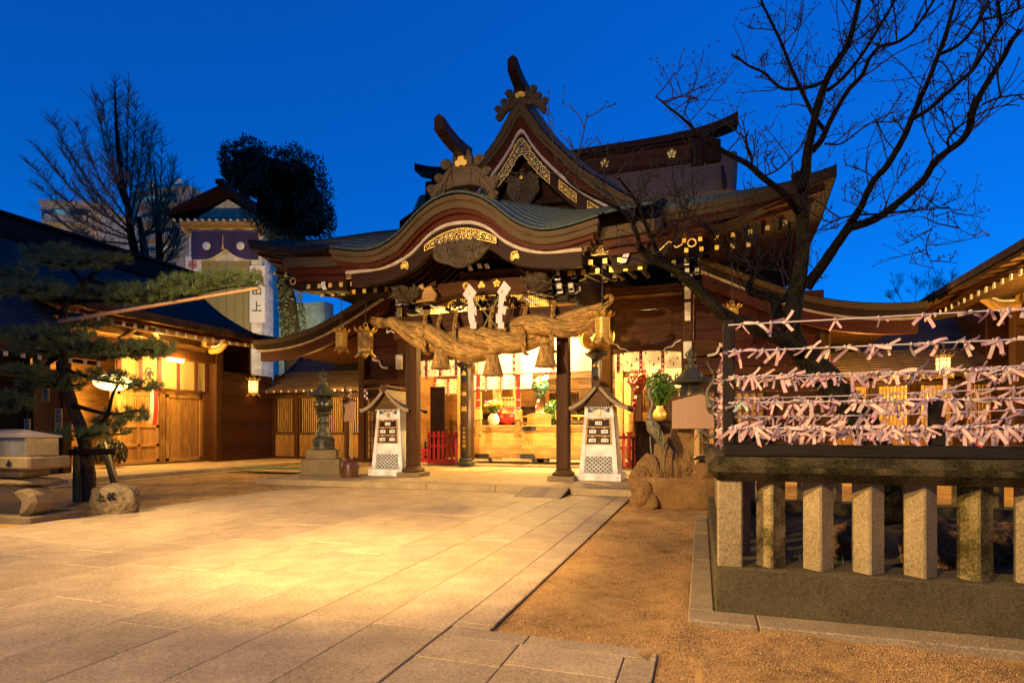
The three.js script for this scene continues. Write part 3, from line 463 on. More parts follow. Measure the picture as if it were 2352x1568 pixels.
// carved end of an arm: dark block with a curved white face
function noseFace(x, y, z, w, h, parent = hall) { return part(parent, 'white_arm_end', sheet(1, 8, (u, v) => [x + (u - 0.5) * w, y - h * v, z + 0.02 - 0.09 * pow(v, 2) + 0.03 * sin(v * 2 * PI)]), M.white); }
function bracketSet(x, y, z, k = 1, wide = 0.5) {
  const o = [bx(x - 0.17 * k, x + 0.17 * k, y - 0.05, y + 0.12, z - 0.17, z + 0.17, 0.02)], tiers = [[0.16, wide], [0.44, wide * 1.35]];
  tiers.forEach(([dy, w], t) => {
    o.push(plate([[-w, 0.16], [-w, 0.08], [-w * 0.7, 0], [w * 0.7, 0], [w, 0.08], [w, 0.16]].map(([a, b]) => [x + a, y + dy + b]), z - 0.07 + 0.1 * t, 0.14));
    o.push(bx(x - 0.07, x + 0.07, y + dy, y + dy + 0.16, z - 0.3, z + 0.42 + 0.25 * t));
    for (const a of [-w + 0.08, 0, w - 0.08]) o.push(bx(x + a - 0.09, x + a + 0.09, y + dy + 0.162, y + dy + 0.27, z - 0.1 + 0.1 * t, z + 0.12 + 0.1 * t, 0.02));
    noseFace(x, y + dy + 0.19, z + 0.44 + 0.25 * t, 0.15, 0.24);
    for (const a of [-w * 0.62, w * 0.62]) { o.push(bx(x + a - 0.055, x + a + 0.055, y + dy + 0.02, y + dy + 0.18, z, z + 0.3 + 0.2 * t)); noseFace(x + a, y + dy + 0.2, z + 0.32 + 0.2 * t, 0.13, 0.2); }
    for (const s of [-1, 1]) H('white_arm_end', bx(x + s * w - 0.004, x + s * w + 0.012, y + dy + 0.06, y + dy + 0.165, z - 0.07 + 0.1 * t, z + 0.075 + 0.1 * t), M.white);
  });
  return H('bracket_set', o, M.dark);
}
for (const d of [-2.19, 2.27]) { bracketSet(X(d), 4.92, -15.05, 1, 0.45); H('bracket_beam', bx(X(d) - 0.9, X(d) + 0.9, 5.5, 5.68, -14.9, -14.7), M.hall); }
for (const s of [-1, 1]) for (const [a, b] of [[2.7, 3.15], [2.7, 2.95]]) {          // scrolled tips of the beam beyond the pillars, edged in white
  const y = a === 2.7 && b > 3 ? 4.62 : 4.4; H('white_scroll_edge', tube([[X(s * 2.72), y - 0.1, -14.95], [X(s * 2.85), y - 0.02, -14.92], [X(s * 2.95), y - 0.08, -14.92], [X(s * b), y + 0.04, -14.93]], 0.02, 5), M.white);
}
for (const [x0, y0, x1, y1, z] of [[-1.95, 5.22, -1.45, 4.98, -14.85], [1.35, 5.18, 1.85, 5.02, -14.85], [-1.5, 4.98, -1.2, 4.9, -14.84], [1.2, 5.0, 1.65, 4.82, -14.84]]) H('white_scroll_edge', tube([[X(x0), y0, z], [X(mix(x0, x1, 0.3)), y0 - 0.02, z], [X(mix(x0, x1, 0.5)), mix(y0, y1, 0.6), z], [X(mix(x0, x1, 0.8)), y1 + 0.05, z], [X(x1), y1, z]], 0.024, 5), M.white);
// carved beast heads beside the crest beam
function beastHead(x, y, z, s, k) {
  const o = [], c = (a, b, d, r, q = r, w = r) => o.push(rock(x + s * a * k, y + b * k, z + d * k, r * k, q * k, w * k, 0.25, a * 9 + b * 5, 2));
  c(0, 0, 0, 0.22, 0.2, 0.26); c(0.06, -0.1, 0.2, 0.17, 0.1, 0.2); c(0.1, 0.03, 0.3, 0.11, 0.09, 0.12); c(0.03, 0.12, 0.16, 0.16, 0.07, 0.12); c(-0.2, 0.02, -0.05, 0.2, 0.16, 0.2); c(0.02, -0.2, 0.1, 0.16, 0.06, 0.17);
  for (let i = 0; i < 9; i++) { const a = i / 9 * 2 * PI, r = rr(0.14, 0.24), sp = []; for (let j = 0; j <= 9; j++) { const th = a + j / 9 * 4; sp.push([x + s * (-0.12 + cos(a) * r + cos(th) * 0.09 * (1 - j / 11)) * k, y + (0.02 + sin(a) * r + sin(th) * 0.09 * (1 - j / 11)) * k, z + (rr(0, 0.06) + 0.1 - 0.1 * abs(sin(a))) * k]); } o.push(tube(sp, (t) => 0.035 * k * (1 - 0.7 * t), 5, 12)); }
  o.push(tube([[x, y + 0.15 * k, z + 0.1 * k], [x - s * 0.12 * k, y + 0.34 * k, z], [x - s * 0.02 * k, y + 0.42 * k, z + 0.05 * k]], [0.045 * k, 0.03 * k, 0.01 * k], 6));
  for (const e of [-0.04, 0.1]) o.push(ball(x + s * e * k, y + 0.07 * k, z + 0.26 * k, 0.035 * k));
  o.push(tube([[x + s * 0.12 * k, y - 0.06 * k, z + 0.35 * k], [x + s * 0.25 * k, y - 0.12 * k, z + 0.3 * k], [x + s * 0.34 * k, y + 0.04 * k, z + 0.22 * k]], [0.03 * k, 0.02 * k, 0.006 * k], 5));
  H('carved_beast_head', o, M.carve);
}
beastHead(X(-1.95), 5.22, -14.2, -1, 1.1); beastHead(X(1.9), 5.25, -14.2, 1, 1.15);
beastHead(X(-2.75), 4.62, -15.0, -1, 0.7); beastHead(X(2.75), 4.6, -15.0, 1, 0.7);
H('gable_bracket', plate([[-1.75, 5.02], [-1.2, 5.02], [-1.12, 5.2], [-1.3, 5.45], [-1.5, 5.4], [-1.55, 5.55], [-1.8, 5.42]].map(([a, b]) => [X(a), b]), -14.5, 0.1, 0.02), M.warm);
for (const [d, y] of [[-0.05, 5.83], [0.22, 5.86], [0.42, 5.84]]) noseFace(X(d), y, -14.2, 0.12, 0.12);
// rafters with gilt caps: [x0, x1, step, y at x, z of the tips]
function rafters(x0, x1, n, yf, z, len, w = 0.075) {
  for (let i = 0; i < n; i++) { const x = mix(x0, x1, n > 1 ? i / (n - 1) : 0), y = yf(x), r = H('rafter', rot(bx(x - w / 2, x + w / 2, y - w * 0.62, y + w * 0.62, z - len, z), 'x', 0.16, [x, y, z]), M.dark); part(r, 'gilt_cap', bx(x - w * 0.75, x + w * 0.75, y - w * 0.85, y + w * 0.85, z + 0.002, z + 0.03, 0.008), M.gold); }
}
rafters(X(-4.95), X(-2.42), 8, (x) => 5.56 + 0.02 * abs(x - X(-3)), -14.0, 2.6); rafters(X(-4.7), X(-2.6), 7, () => 5.42, -14.3, 2.4);
rafters(X(2.5), X(3.9), 5, () => 5.56, -14.0, 2.6); rafters(X(2.62), X(4.35), 6, () => 5.42, -14.3, 2.4);
rafters(X(5.3), X(8.3), 8, (x) => 6.78 + 0.30 * pow(max(0, x - X(5.6)) / 2.6, 2.6), -16.9, 3.2); rafters(X(5.35), X(7.0), 5, () => 6.62, -17.3, 2.8);
rafters(X(-8.6), X(-6.2), 6, (x) => 6.78 + 0.2 * pow(max(0, X(-5.6) - x) / 2.6, 2.6), -16.9, 3.2);
function tipPlate(x, y, z, s, L) { H('gilt_fitting_ground', plate([[0, -0.11], [L, -0.11], [L - 0.08, 0], [L, 0.11], [0, 0.11]].map(([a, b]) => [x + s * a, y + b]), z - 0.03, 0.03), M.black); filigree('gilt_fitting', () => y + 0.1, () => y - 0.1, min(x, x + s * (L - 0.04)), max(x, x + s * (L - 0.04)), z + 0.006, 6); }
tipPlate(X(-4.08), 5.80, -13.92, 1, 0.66); tipPlate(X(3.85), 5.80, -13.92, -1, 0.66);
for (const s of [-1, 1]) {                               // white scroll at the beam end, dark corner rafter with a curl
  const x = X(s < 0 ? -4.28 : 3.98); H('white_beam_end', sheet(1, 10, (u, v) => [x + (u - 0.5) * 0.14 + s * 0.1 * sin(v * 3), 6.05 - 0.62 * v, -13.86 + 0.03 * sin(v * 9)]), M.white);
  H('corner_rafter', plate([[0, 0.1], [0.9, 0.3], [1.15, 0.2], [1.0, 0], [0.5, -0.14], [0, -0.18]].map(([a, b]) => [X(s < 0 ? -4.9 : 4.0) + s * a * 0.9, 5.66 + b]), -14.3, 0.2, 0.02), M.dark);
  H('gilt_fitting', strip(new THREE.TorusGeometry(0.09, 0.02, 6, 16).translate(X(s * 5.55), 5.82, -14.06)), M.gold); H('gilt_fitting', [tube([[X(s * 5.35), 5.82, -14.06], [X(s * 5.2), 5.75, -14.06], [X(s * 5.05), 5.9, -14.06], [X(s * 4.9), 5.78, -14.06], [X(s * 4.8), 5.7, -14.06]], 0.018, 5)], M.gold);
}
// ---------- great gable (chidori) ----------
const ZG = -18.4;
const G = even([[0, 12.42], [0.4, 11.95], [0.8, 11.32], [1.4, 10.62], [2.1, 9.9], [2.95, 9.27], [3.7, 8.74], [4.4, 8.37], [5.2, 8.15]]);
const GB = even([[0, 11.99], [0.42, 11.38], [0.8, 10.9], [1.26, 10.43], [1.92, 9.71], [2.65, 9.06], [3.5, 8.5], [4.4, 8.16], [5.2, 7.95]]);
const GW = even([[0, 11.5], [0.4, 10.94], [0.77, 10.45], [1.53, 9.65], [2.27, 9.05], [3.48, 8.25], [4.0, 7.95]]);
{
  const rel = (f) => (x) => f(x - CX);
  H('gable_lip', [slabXY(rel(G), rel((d) => GB(d) + 0.16), X(-5), X(5), 60, ZG - 0.35, ZG), slabXY(rel((d) => GB(d) + 0.158), rel(GB), X(-5), X(5), 60, ZG - 0.4, ZG - 0.06)], M.lip);
  H('soffit_board', slabXY(rel((d) => GB(d) - 0.002), rel((d) => GW(d) + 0.1), X(-4.2), X(4.2), 60, ZG - 0.75, ZG - 0.22), M.red);
  H('white_trim', slabXY(rel((d) => GW(d) + 0.098), rel((d) => GW(d) - 0.03), X(-3.6), X(3.6), 60, ZG - 0.5, ZG - 0.16), M.trim);
  H('gable_board', slabXY(rel((d) => GW(d) - 0.032), rel((d) => GW(d) - 0.62), X(-3.6), X(3.6), 60, ZG - 0.5, ZG - 0.24), M.dark);
  H('tympanum', plate([[-3.2, 7.9], [3.2, 7.9], [2.2, 8.9], [1, 10], [0, 11.2], [-1, 10], [-2.2, 8.9]].map(([a, b]) => [X(a), b]), ZG - 1.3, 0.1), M.dark);
  for (const [y, w] of [[8.35, 2.6], [8.75, 2.1], [9.25, 1.6]]) H('tympanum_beam', bx(X(-w), X(w), y, y + 0.2, ZG - 1.15, ZG - 0.85, 0.02), M.dark);
  const o = []; for (let i = 0; i < 40; i++) { const d = rr(-0.55, 0.55), y = 9.9 + rr(-0.75, 0.3), a0 = rr(0, 6), sp = []; if (abs(d) > 0.6 - (9.9 - y) * 0.4 && y < 9.6) continue; for (let j = 0; j <= 9; j++) { const th = a0 + j / 9 * 6, rad = 0.11 * (1 - j / 11); sp.push([X(d) + cos(th) * rad, y + sin(th) * rad, ZG - 0.3]); } o.push(tube(sp, 0.028, 5, 14)); }
  o.push(plate([[-0.5, 10.1], [0.5, 10.1], [0.6, 9.6], [0.3, 9.2], [0, 8.95], [-0.3, 9.2], [-0.6, 9.6]].map(([a, b]) => [X(a), b]), ZG - 0.5, 0.15, 0.03)); H('carved_pendant', o, M.carve);
  const leafy = []; for (const [d, y] of [[-0.35, 8.8], [0.65, 8.75], [1.2, 8.5]]) for (let i = 0; i < 9; i++) { const a = (i - 4) * 0.3 + PI / 2; leafy.push(tube([[X(d), y, ZG - 0.7], [X(d) + cos(a) * 0.14, y + sin(a) * 0.14, ZG - 0.62], [X(d) + cos(a) * 0.24, y + sin(a) * 0.2, ZG - 0.66]], [0.03, 0.035, 0.006], 5)); } H('carved_leaves', leafy, M.brass);
  const V0 = (x) => GW(x - CX) - 0.20, V1 = (x) => GW(x - CX) - 0.20 - mix(0.55, 0.36, abs(x - CX));
  filigree('gold_scroll_panel', V0, V1, X(-0.92), X(0.98), ZG - 0.22, 14); H('panel_ground', slabXY((x) => V0(x) - 0.02, (x) => V1(x) + 0.02, X(-0.9), X(0.95), 20, ZG - 0.28, ZG - 0.232), M.black);
  for (const s of [-1, 1]) { for (const [a, b] of [[1.3, 1.88], [2.25, 3.35]]) { const f0 = (x) => GW(x - CX) - 0.14, f1 = (x) => GW(x - CX) - 0.44; filigree('gold_scroll_panel', f0, f1, X(s > 0 ? a : -b), X(s > 0 ? b : -a), ZG - 0.22, a > 2 ? 8 : 4); } }
  H('gilt_boss', ball(X(0), 9.98, ZG - 0.2, 0.07, 0.07, 0.05), M.gold);
  const rise = (d, z) => 0.6 * sst(0, 1.5, ZG - z) * (1 - sst(2.6, 4.8, abs(d))), zq = (v) => v < 0.7 ? mix(ZG + 0.01, ZG - 1.6, v / 0.7) : mix(ZG - 1.6, -25, (v - 0.7) / 0.3);
  for (const s of [-1, 1]) {                              // gable roof surface in courses parallel to its ridge
    for (let k = 0; k < 26; k++) { const d0 = 0.0 + k * 0.2, d1 = d0 + 0.23; H('shingle_course', [sheet(1, 6, (u, v) => { const d = s * mix(d0, d1, u), z = zq(v); return [X(d), G(d) + 0.03 + 0.035 * u + rise(d, z), z]; }, s < 0), sheet(1, 6, (u, v) => [X(s * d1), G(s * d1) + 0.065 - 0.05 * u + rise(d1, zq(v)), zq(v)], s < 0)], d0 > 2.7 ? M.copper : M.shingle); }
  }
}
// ---------- main roof, ridge ----------
const YM = spl([[0, 7.35], [0.12, 7.87], [0.267, 8.48], [0.42, 9.06], [0.556, 9.55], [0.70, 10.15], [0.78, 10.65], [0.9, 11.6], [1, 12.75]]);
const WM = (s) => s > 0.72 ? mix(6.78, 7.0, (s - 0.72) / 0.28) : mix(8.9, 6.78, s / 0.72);
const LIFT = (d, s) => 0.62 * pow(clamp((abs(d) - 3.5) / 5.4, 0, 1.2), 2.6) * pow(1 - min(1, s / 0.7), 2);
{
  const N = 46;
  for (let k = 0; k < N; k++) {
    const s0 = k / N, s1 = (k + 1) / N, th = 0.03, m = s0 > 0.40 ? M.shingle : M.copper;
    const yat = (d, s) => YM(s) + LIFT(d, s);
    H('shingle_course', [sheet(24, 1, (u, v) => { const s = mix(s0, s1, v), w = WM(s), d = mix(-w, w, u); return [X(d), yat(d, s) + th * (1 - v), -16 - 9 * s]; }), sheet(24, 1, (u, v) => { const w = WM(s0), d = mix(-w, w, u); return [X(d), yat(d, s0) - 0.01 + (th + 0.01) * v, -16 - 9 * s0]; })], m);
  }
  H('roof_back', sheet(1, 1, (u, v) => [X(mix(-6.95, 6.95, u)), mix(12.7, 7.5, v), mix(-25.2, -34, v)]), M.shingle);
  for (const s of [-1, 1]) {
    H('verge', sheet(2, 14, (u, v) => { const t = mix(0.70, 1, v), d = WM(t) + 0.16 * sin(u * PI / 2); return [X(s * d), YM(t) + 0.03 - 0.30 * (1 - cos(u * PI / 2)), -16 - 9 * t]; }), M.shingle);
    H('end_wall', plate([[-25, 12.4], [-22.4, 10.6], [-22.4, 9.2], [-27.6, 9.2], [-27.6, 10.6]].map(([a, b]) => [a, b]), 0, 0.1).rotateY(-PI / 2).translate(X(s * 6.6), 0, 0), M.dark);
    H('hip_slope', sheet(24, 12, (u, v) => { const q = 0.72 * v, e = mix(1, -1, u); return [X(s * WM(q)), YM(q) + LIFT(WM(q) * e, q) + 0.02, -25 + 9 * (1 - q) * e]; }, s < 0), M.copper);
    H('eave_lip', sheet(10, 1, (u, v) => { const z = mix(-16, -34, u); return [X(s * 8.92), 7.36 + LIFT(8.9 * abs(z + 25) / 9, 0) - 0.27 * v, z]; }), M.lip);
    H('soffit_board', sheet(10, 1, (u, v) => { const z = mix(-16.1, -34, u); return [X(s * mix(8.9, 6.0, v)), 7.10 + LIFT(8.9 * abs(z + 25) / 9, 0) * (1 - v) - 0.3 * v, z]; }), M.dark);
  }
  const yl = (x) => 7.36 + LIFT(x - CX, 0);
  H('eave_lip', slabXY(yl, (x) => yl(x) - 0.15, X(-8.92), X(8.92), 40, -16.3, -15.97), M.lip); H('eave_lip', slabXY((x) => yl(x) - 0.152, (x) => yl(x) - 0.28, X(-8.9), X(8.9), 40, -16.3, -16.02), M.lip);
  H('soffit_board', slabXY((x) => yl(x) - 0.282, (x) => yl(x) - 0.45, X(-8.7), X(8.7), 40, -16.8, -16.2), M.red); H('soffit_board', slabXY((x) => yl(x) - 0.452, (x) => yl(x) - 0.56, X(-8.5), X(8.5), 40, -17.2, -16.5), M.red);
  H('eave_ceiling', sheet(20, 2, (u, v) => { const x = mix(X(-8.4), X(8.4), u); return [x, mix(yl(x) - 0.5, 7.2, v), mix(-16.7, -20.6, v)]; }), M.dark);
  H('ridge_body', bx(X(-6.3), X(6.25), 12.45, 13.2, -25.35, -24.7, 0.04), M.hall); H('ridge_moulding', [bx(X(-6.35), X(6.3), 12.35, 12.5, -25.45, -24.6, 0.03), bx(X(-6.3), X(6.3), 13.2, 13.34, -25.4, -24.65, 0.03)], M.dark);
  H('ridge_cap', slabXY((x) => 13.62 + 0.55 * pow(abs(x - CX) / 7.2, 6), (x) => 13.35 + 0.45 * pow(abs(x - CX) / 7.2, 6), X(-7.15), X(7.15), 40, -25.4, -24.62), M.dark);
  for (const d of [1.85, 4.6, -2, -4.6]) flowerCrest(X(d), 12.86, -24.67, 0.2);
  for (const s of [-1, 1]) H('ridge_end_block', [bx(X(s * 5.35), X(s * 5.85), 12.1, 13.2, -24.75, -24.5, 0.05), bx(X(s * 5.9), X(s * 6.5), 12.2, 13.1, -24.9, -24.4, 0.06)], M.dark);
}
// ---------- hall front: posts, walls, eave brackets ----------
const PX4 = [X(-5.36), X(-2.62), X(2.62), X(5.31)];
for (const x of PX4) { H('hall_post', bx(x - 0.18, x + 0.18, 0.36, 6.45, ZF - 0.18, ZF + 0.18, 0.025), M.post); H('post_base', bx(x - 0.27, x + 0.27, 0.22, 0.37, ZF - 0.27, ZF + 0.27, 0.03, 'x'), M.stone); }
for (const [a, b, s] of [[X(-5.18), X(-2.8), -1], [X(2.8), X(5.13), 1]]) {
  for (const [y0, y1] of [[4.56, 5.12], [5.13, 5.62], [5.63, 6.18]]) H('wall_plank', bx(a, b, y0, y1, ZF - 0.12, ZF - 0.04 + rr(0, 0.01), 0.01), M.hall);
  H('curved_beam', slabXY((x) => 4.53 + 0.05 * (1 - pow((x - (a + b) / 2) / 1.2, 2)), (x) => 4.22 - 0.08 * pow((x - (a + b) / 2) / 1.2, 2), a, b, 16, ZF - 0.16, ZF + 0.12), M.hall);
  H('head_beam', bx(a, b, 6.19, 6.42, ZF - 0.15, ZF + 0.13, 0.02), M.hall);
  for (const t of [0.25, 0.72]) { const sp = []; for (let i = 0; i <= 16; i++) { const th = i / 16 * 3 * PI; sp.push([mix(a, b, t) + cos(th) * 0.14 * (1 - i / 19), 4.42 + sin(th) * 0.09 * (1 - i / 19), ZF + 0.125]); } H('beam_scroll', tube(sp, 0.012, 4), M.black); }
  for (const e of [0, 1]) { const x = e ? b : a, q = e ? -1 : 1; H('white_scroll_edge', tube([[x + q * 0.02, 4.5, ZF + 0.15], [x + q * 0.2, 4.42, ZF + 0.15], [x + q * 0.3, 4.3, ZF + 0.15], [x + q * 0.48, 4.27, ZF + 0.15], [x + q * 0.6, 4.16, ZF + 0.15]], 0.024, 5), M.white); }
}
H('curved_beam', slabXY((x) => 5.25, (x) => 4.85 - 0.06 * pow((x - CX) / 2.4, 2), X(-2.44), X(2.44), 16, ZF - 0.16, ZF + 0.12), M.hall);
H('wall_plank', bx(X(-2.44), X(2.44), 5.26, 6.42, ZF - 0.1, ZF - 0.02), M.hall);
for (const x of PX4) bracketSet(x, 6.46, ZF, 1, 0.5);
for (const s of [-1, 1]) {                               // white stepped ends hanging from the outer posts, scrolled nose with white edge
  const x = PX4[s < 0 ? 0 : 3] + s * 0.02;
  for (const [y, h, w] of [[6.62, 0.3, 0.3], [6.25, 0.42, 0.2], [5.72, 0.62, 0.19], [4.42, 0.34, 0.27], [4.12, 0.26, 0.26]]) H('white_arm_end', bx(x - w / 2, x + w / 2, y - h, y, ZF + 0.24, ZF + 0.36, 0.02), M.white);
  H('scrolled_nose', plate([[0.1, 4.5], [0.7, 4.5], [1.1, 4.38], [1.2, 4.2], [0.9, 4.12], [0.75, 3.98], [0.3, 3.95], [0.1, 4.1]].map(([a, b]) => [x + s * a, b]), ZF - 0.1, 0.2, 0.02), M.hall);
  H('white_scroll_edge', tube([[x + s * 1.25, 4.48, ZF + 0.11], [x + s * 1.27, 4.3, ZF + 0.11], [x + s * 1.0, 4.24, ZF + 0.11], [x + s * 0.9, 4.02, ZF + 0.11], [x + s * 0.62, 3.95, ZF + 0.11]], 0.045, 6), M.white);
}
// rear beams from porch pillars to the hall
for (const d of [-2.4, 2.45]) { const x = X(d); H('tie_beam', tube([[x, 4.4, -15.3], [x, 4.75, -17], [x, 4.85, -18.6], [x, 4.6, -20.2]], 0.17, 6, 10), M.hall); }
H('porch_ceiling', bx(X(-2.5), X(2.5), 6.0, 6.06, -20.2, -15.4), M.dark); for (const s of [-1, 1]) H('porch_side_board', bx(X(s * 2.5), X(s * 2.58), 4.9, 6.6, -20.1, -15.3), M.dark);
// lean-to roofs on both flanks with a concave verge to the front
const LV = spl([[-12.35, 6.25], [-13.4, 5.72], [-14.6, 5.22], [-15.8, 4.92], [-17.1, 4.80], [-18.2, 4.86]].sort((a, b) => a[0] - b[0]));
for (const s of [-1, 1]) {
  const mir = (x) => s < 0 ? x : 2 * CX - x, f = (x) => LV(mir(x)) - (s > 0 ? 0.05 : 0), a = mir(-17.7), b = mir(-11.4), x0 = min(a, b), x1 = max(a, b), z = -19.5;
  H('lean_to_lip', slabXY((x) => f(x) + 0.42, (x) => f(x) + 0.22, x0, x1, 30, z - 0.4, z), M.lip); H('lean_to_roof', sheet(30, 1, (u, v) => { const x = mix(x0, x1, u); return [x, f(x) + 0.44, mix(z, -33, v)]; }), M.slate);
  H('soffit_board', slabXY((x) => f(x) + 0.218, (x) => f(x) + 0.04, x0 + 0.05, x1 - 0.05, 30, z - 0.5, z - 0.12), M.dark);
  H('white_trim', slabXY((x) => f(x) + 0.038, (x) => f(x) - 0.035, x0 + 0.1, x1 - 0.1, 30, z - 0.5, z - 0.2), M.trim);
  H('verge_board', slabXY((x) => f(x) - 0.037, (x) => f(x) - 0.42, x0 + 0.15, x1 - 0.15, 30, z - 0.5, z - 0.3), M.red);
  for (let i = 0; i < 16; i++) { const zz = z - 0.7 - i * 0.62; H('lean_to_rafter', slabXY((x) => f(x) + 0.2, (x) => f(x) + 0.04, x0, x1, 12, zz - 0.1, zz), M.hall); }
  H('lean_to_ceiling', sheet(16, 1, (u, v) => { const x = mix(x0, x1, u); return [x, f(x) + 0.21, mix(z - 0.4, -33, v)]; }, true), M.red);
  // flank wall: wide planks behind the posts
  const w0 = s < 0 ? -13.1 : PX4[3] + 0.2, w1 = s < 0 ? PX4[0] - 0.2 : 3.7;
  for (let y = 0.25; y < 5.9; y += 0.42) H('wall_plank', bx(w0, w1, y, min(y + 0.41, 5.95), ZF - 0.35, ZF - 0.25 + rr(0, 0.012), 0.008), y > 3.4 ? M.red : M.hall);
  H('flank_post', bx(s < 0 ? w0 - 0.15 : w1 - 0.15, s < 0 ? w0 + 0.15 : w1 + 0.15, 0.2, 5.4, ZF - 0.4, ZF - 0.1, 0.02), M.post);
  H('flank_beam', bx(w0, w1, 3.32, 3.55, ZF - 0.25, ZF - 0.02, 0.02), M.hall); H('flank_sill', bx(w0, w1, 0.2, 0.36, ZF - 0.25, ZF, 0.02), M.hall);
}
// lattice doors on both flanks
for (const [x0, x1] of [[-12.75, -11.45], [0.2, 1.9]]) { const o = [], y0 = 0.4, y1 = 2.75, z = ZF + 0.06; for (let x = x0; x <= x1 + 0.01; x += (x1 - x0) / 8) o.push(bx(x - 0.022, x + 0.022, y0, y1, z - 0.04, z)); for (let y = y0; y <= y1 + 0.01; y += 0.29) o.push(bx(x0, x1, y - 0.018, y + 0.018, z + 0.002, z + 0.026)); H('lattice_door', o, M.brown); H('door_opening', bx(x0, x1, y0, y1, z - 0.2, z - 0.12), M.warm); }
// ---------- interior ----------
const ZB = -28.5;
H('back_wall', bx(X(-6), X(6), 0.2, 6, ZB - 0.2, ZB, 0), M.inner);
for (const s of [-1, 1]) H('side_wall', bx(X(s * 5.55), X(s * 5.7), 0.2, 6.2, ZB, ZF - 0.3, 0, 'z'), M.inner);
H('ceiling', bx(X(-5.6), X(5.6), 6.05, 6.15, ZB, ZF, 0, 'x'), M.inner);
for (let i = 0; i < 12; i++) H('ceiling_batten', bx(X(-5.5), X(5.5), 5.96, 6.04, ZB + 0.3 + i * 0.66, ZB + 0.38 + i * 0.66), M.brown);
for (const [x, z] of [[X(-2.62), -23.6], [X(2.62), -23.6], [X(-2.62), -26.4], [X(2.62), -26.4], [X(-4.2), -23.4]]) H('inner_post', bx(x - 0.16, x + 0.16, 0.23, 6, z - 0.16, z + 0.16, 0.02), M.warm);
H('inner_lintel', [bx(X(-5.4), X(5.4), 3.62, 3.86, -23.7, -23.5, 0.02), bx(X(-2.5), X(2.5), 3.4, 3.6, -26.5, -26.3, 0.02)], M.brown);
function latticeScreen(x0, x1, y0, y1, z, st) { const o = [bx(x0 - 0.05, x1 + 0.05, y0 - 0.06, y0, z - 0.03, z + 0.03), bx(x0 - 0.05, x1 + 0.05, y1, y1 + 0.06, z - 0.03, z + 0.03)]; for (let x = x0; x <= x1; x += st) o.push(bx(x - 0.012, x + 0.012, y0, y1, z - 0.015, z + 0.015)); for (let y = y0; y <= y1; y += st) o.push(bx(x0, x1, y - 0.012, y + 0.012, z + 0.016, z + 0.03)); H('lattice_screen', o, M.brown); H('screen_backing', bx(x0, x1, y0, y1, z - 0.1, z - 0.06), M.dark); }
latticeScreen(X(1.0), X(2.2), 1.6, 3.3, -26.6, 0.12); latticeScreen(X(3.6), X(5.2), 1.6, 3.2, -25.6, 0.12); latticeScreen(X(-1.2), X(0.2), 1.8, 3.3, -27.2, 0.12);
H('tall_screen', [bx(X(-4.95), X(-4.3), 0.3, 3.3, -21.9, -21.82, 0.01)], M.dark); H('notice_panel', [bx(X(-3.6), X(-2.95), 1.5, 3.1, -22.6, -22.55, 0.01)], M.pale); H('notice_panel', bx(X(-2.35), X(-1.75), 1.3, 2.9, -23.3, -23.25, 0.01), M.warm);
for (const [px, pz, cols] of [[-3.55, -22.545, 4], [-2.3, -23.245, 4]]) H('ink_writing', Array.from({ length: cols }, (_, i) => ['奉', '本', '中', '国'].flatMap((c, j) => strokes(c, X(px + 0.05 + i * 0.14), 2.85 - j * 0.3, pz, 0.1, 0.012, 0.003))).flat(), M.black);
for (const [a, b, y, z] of [[-4.9, -3.1, 1.25, -23.9], [2.85, 5.3, 1.35, -23.9], [-4.9, -3.1, 2.3, -25.2]]) H('shelf', [bx(X(a), X(b), y, y + 0.08, z - 0.4, z, 0.01), bx(X(a), X(b), 0.25, y - 0.02, z - 0.36, z - 0.3, 0.01)], M.brown);
for (let i = 0; i < 7; i++) { const x = X(-2.4 + i * 0.8); H('wall_panel', bx(x + 0.03, x + 0.77, 2.3, 4.6, ZB + 0.002, ZB + 0.05, 0.02), i % 2 ? M.brown : M.inner); }
for (const [x, y, z] of [[X(-0.35), 1.95, -24.3], [X(1.2), 1.95, -24.3], [X(0.3), 1.95, -24.35], [X(3.4), 1.45, -24.1]]) H('altar_vessel', lathe([[0, 0], [0.1, 0], [0.05, 0.06], [0.12, 0.2], [0.09, 0.34], [0.05, 0.38], [0.07, 0.42]]).translate(x, y, z), M.gold);
H('hanging_fringe', Array.from({ length: 40 }, (_, i) => bx(X(2.9) + i * 0.058, X(2.9) + i * 0.058 + 0.03, 4.28, 4.42 + 0.02 * (i % 3), -20.42, -20.41)), M.gold);
H('altar_stair', [0, 1, 2, 3, 4].map((i) => bx(X(-1.6), X(1.6), 0.23, 0.5 + i * 0.22, -25.2 - i * 0.35, -24.9 - i * 0.35, 0.01)), M.warm);
H('altar_table', [bx(X(-0.9), X(1.6), 1.75, 1.86, -24.6, -24.0, 0.02), bx(X(-0.85), X(1.55), 1.86, 1.94, -24.55, -24.05, 0.01)], M.brown);
H('altar_railing', [bx(X(-1.9), X(2.3), 2.08, 2.16, -24.9, -24.82, 0.01), bx(X(-1.9), X(2.3), 1.8, 1.86, -24.9, -24.82, 0.01), ...Array.from({ length: 14 }, (_, i) => bx(X(-1.9 + i * 0.32), X(-1.85 + i * 0.32), 1.5, 2.1, -24.88, -24.84))], M.gold);
H('stepped_panel', Array.from({ length: 12 }, (_, i) => bx(X(2.9), X(3.9), 0.3 + i * 0.16, 0.45 + i * 0.16, -24.2, -24.1 + 0.01 * (i % 2), 0.01)), M.pale);
H('small_cabinet', [bx(X(-2.2), X(-1.2), 1.2, 2.5, -25.9, -25.4, 0.02), bx(X(-2.3), X(-1.1), 2.5, 2.6, -26, -25.35, 0.02)], M.dark);
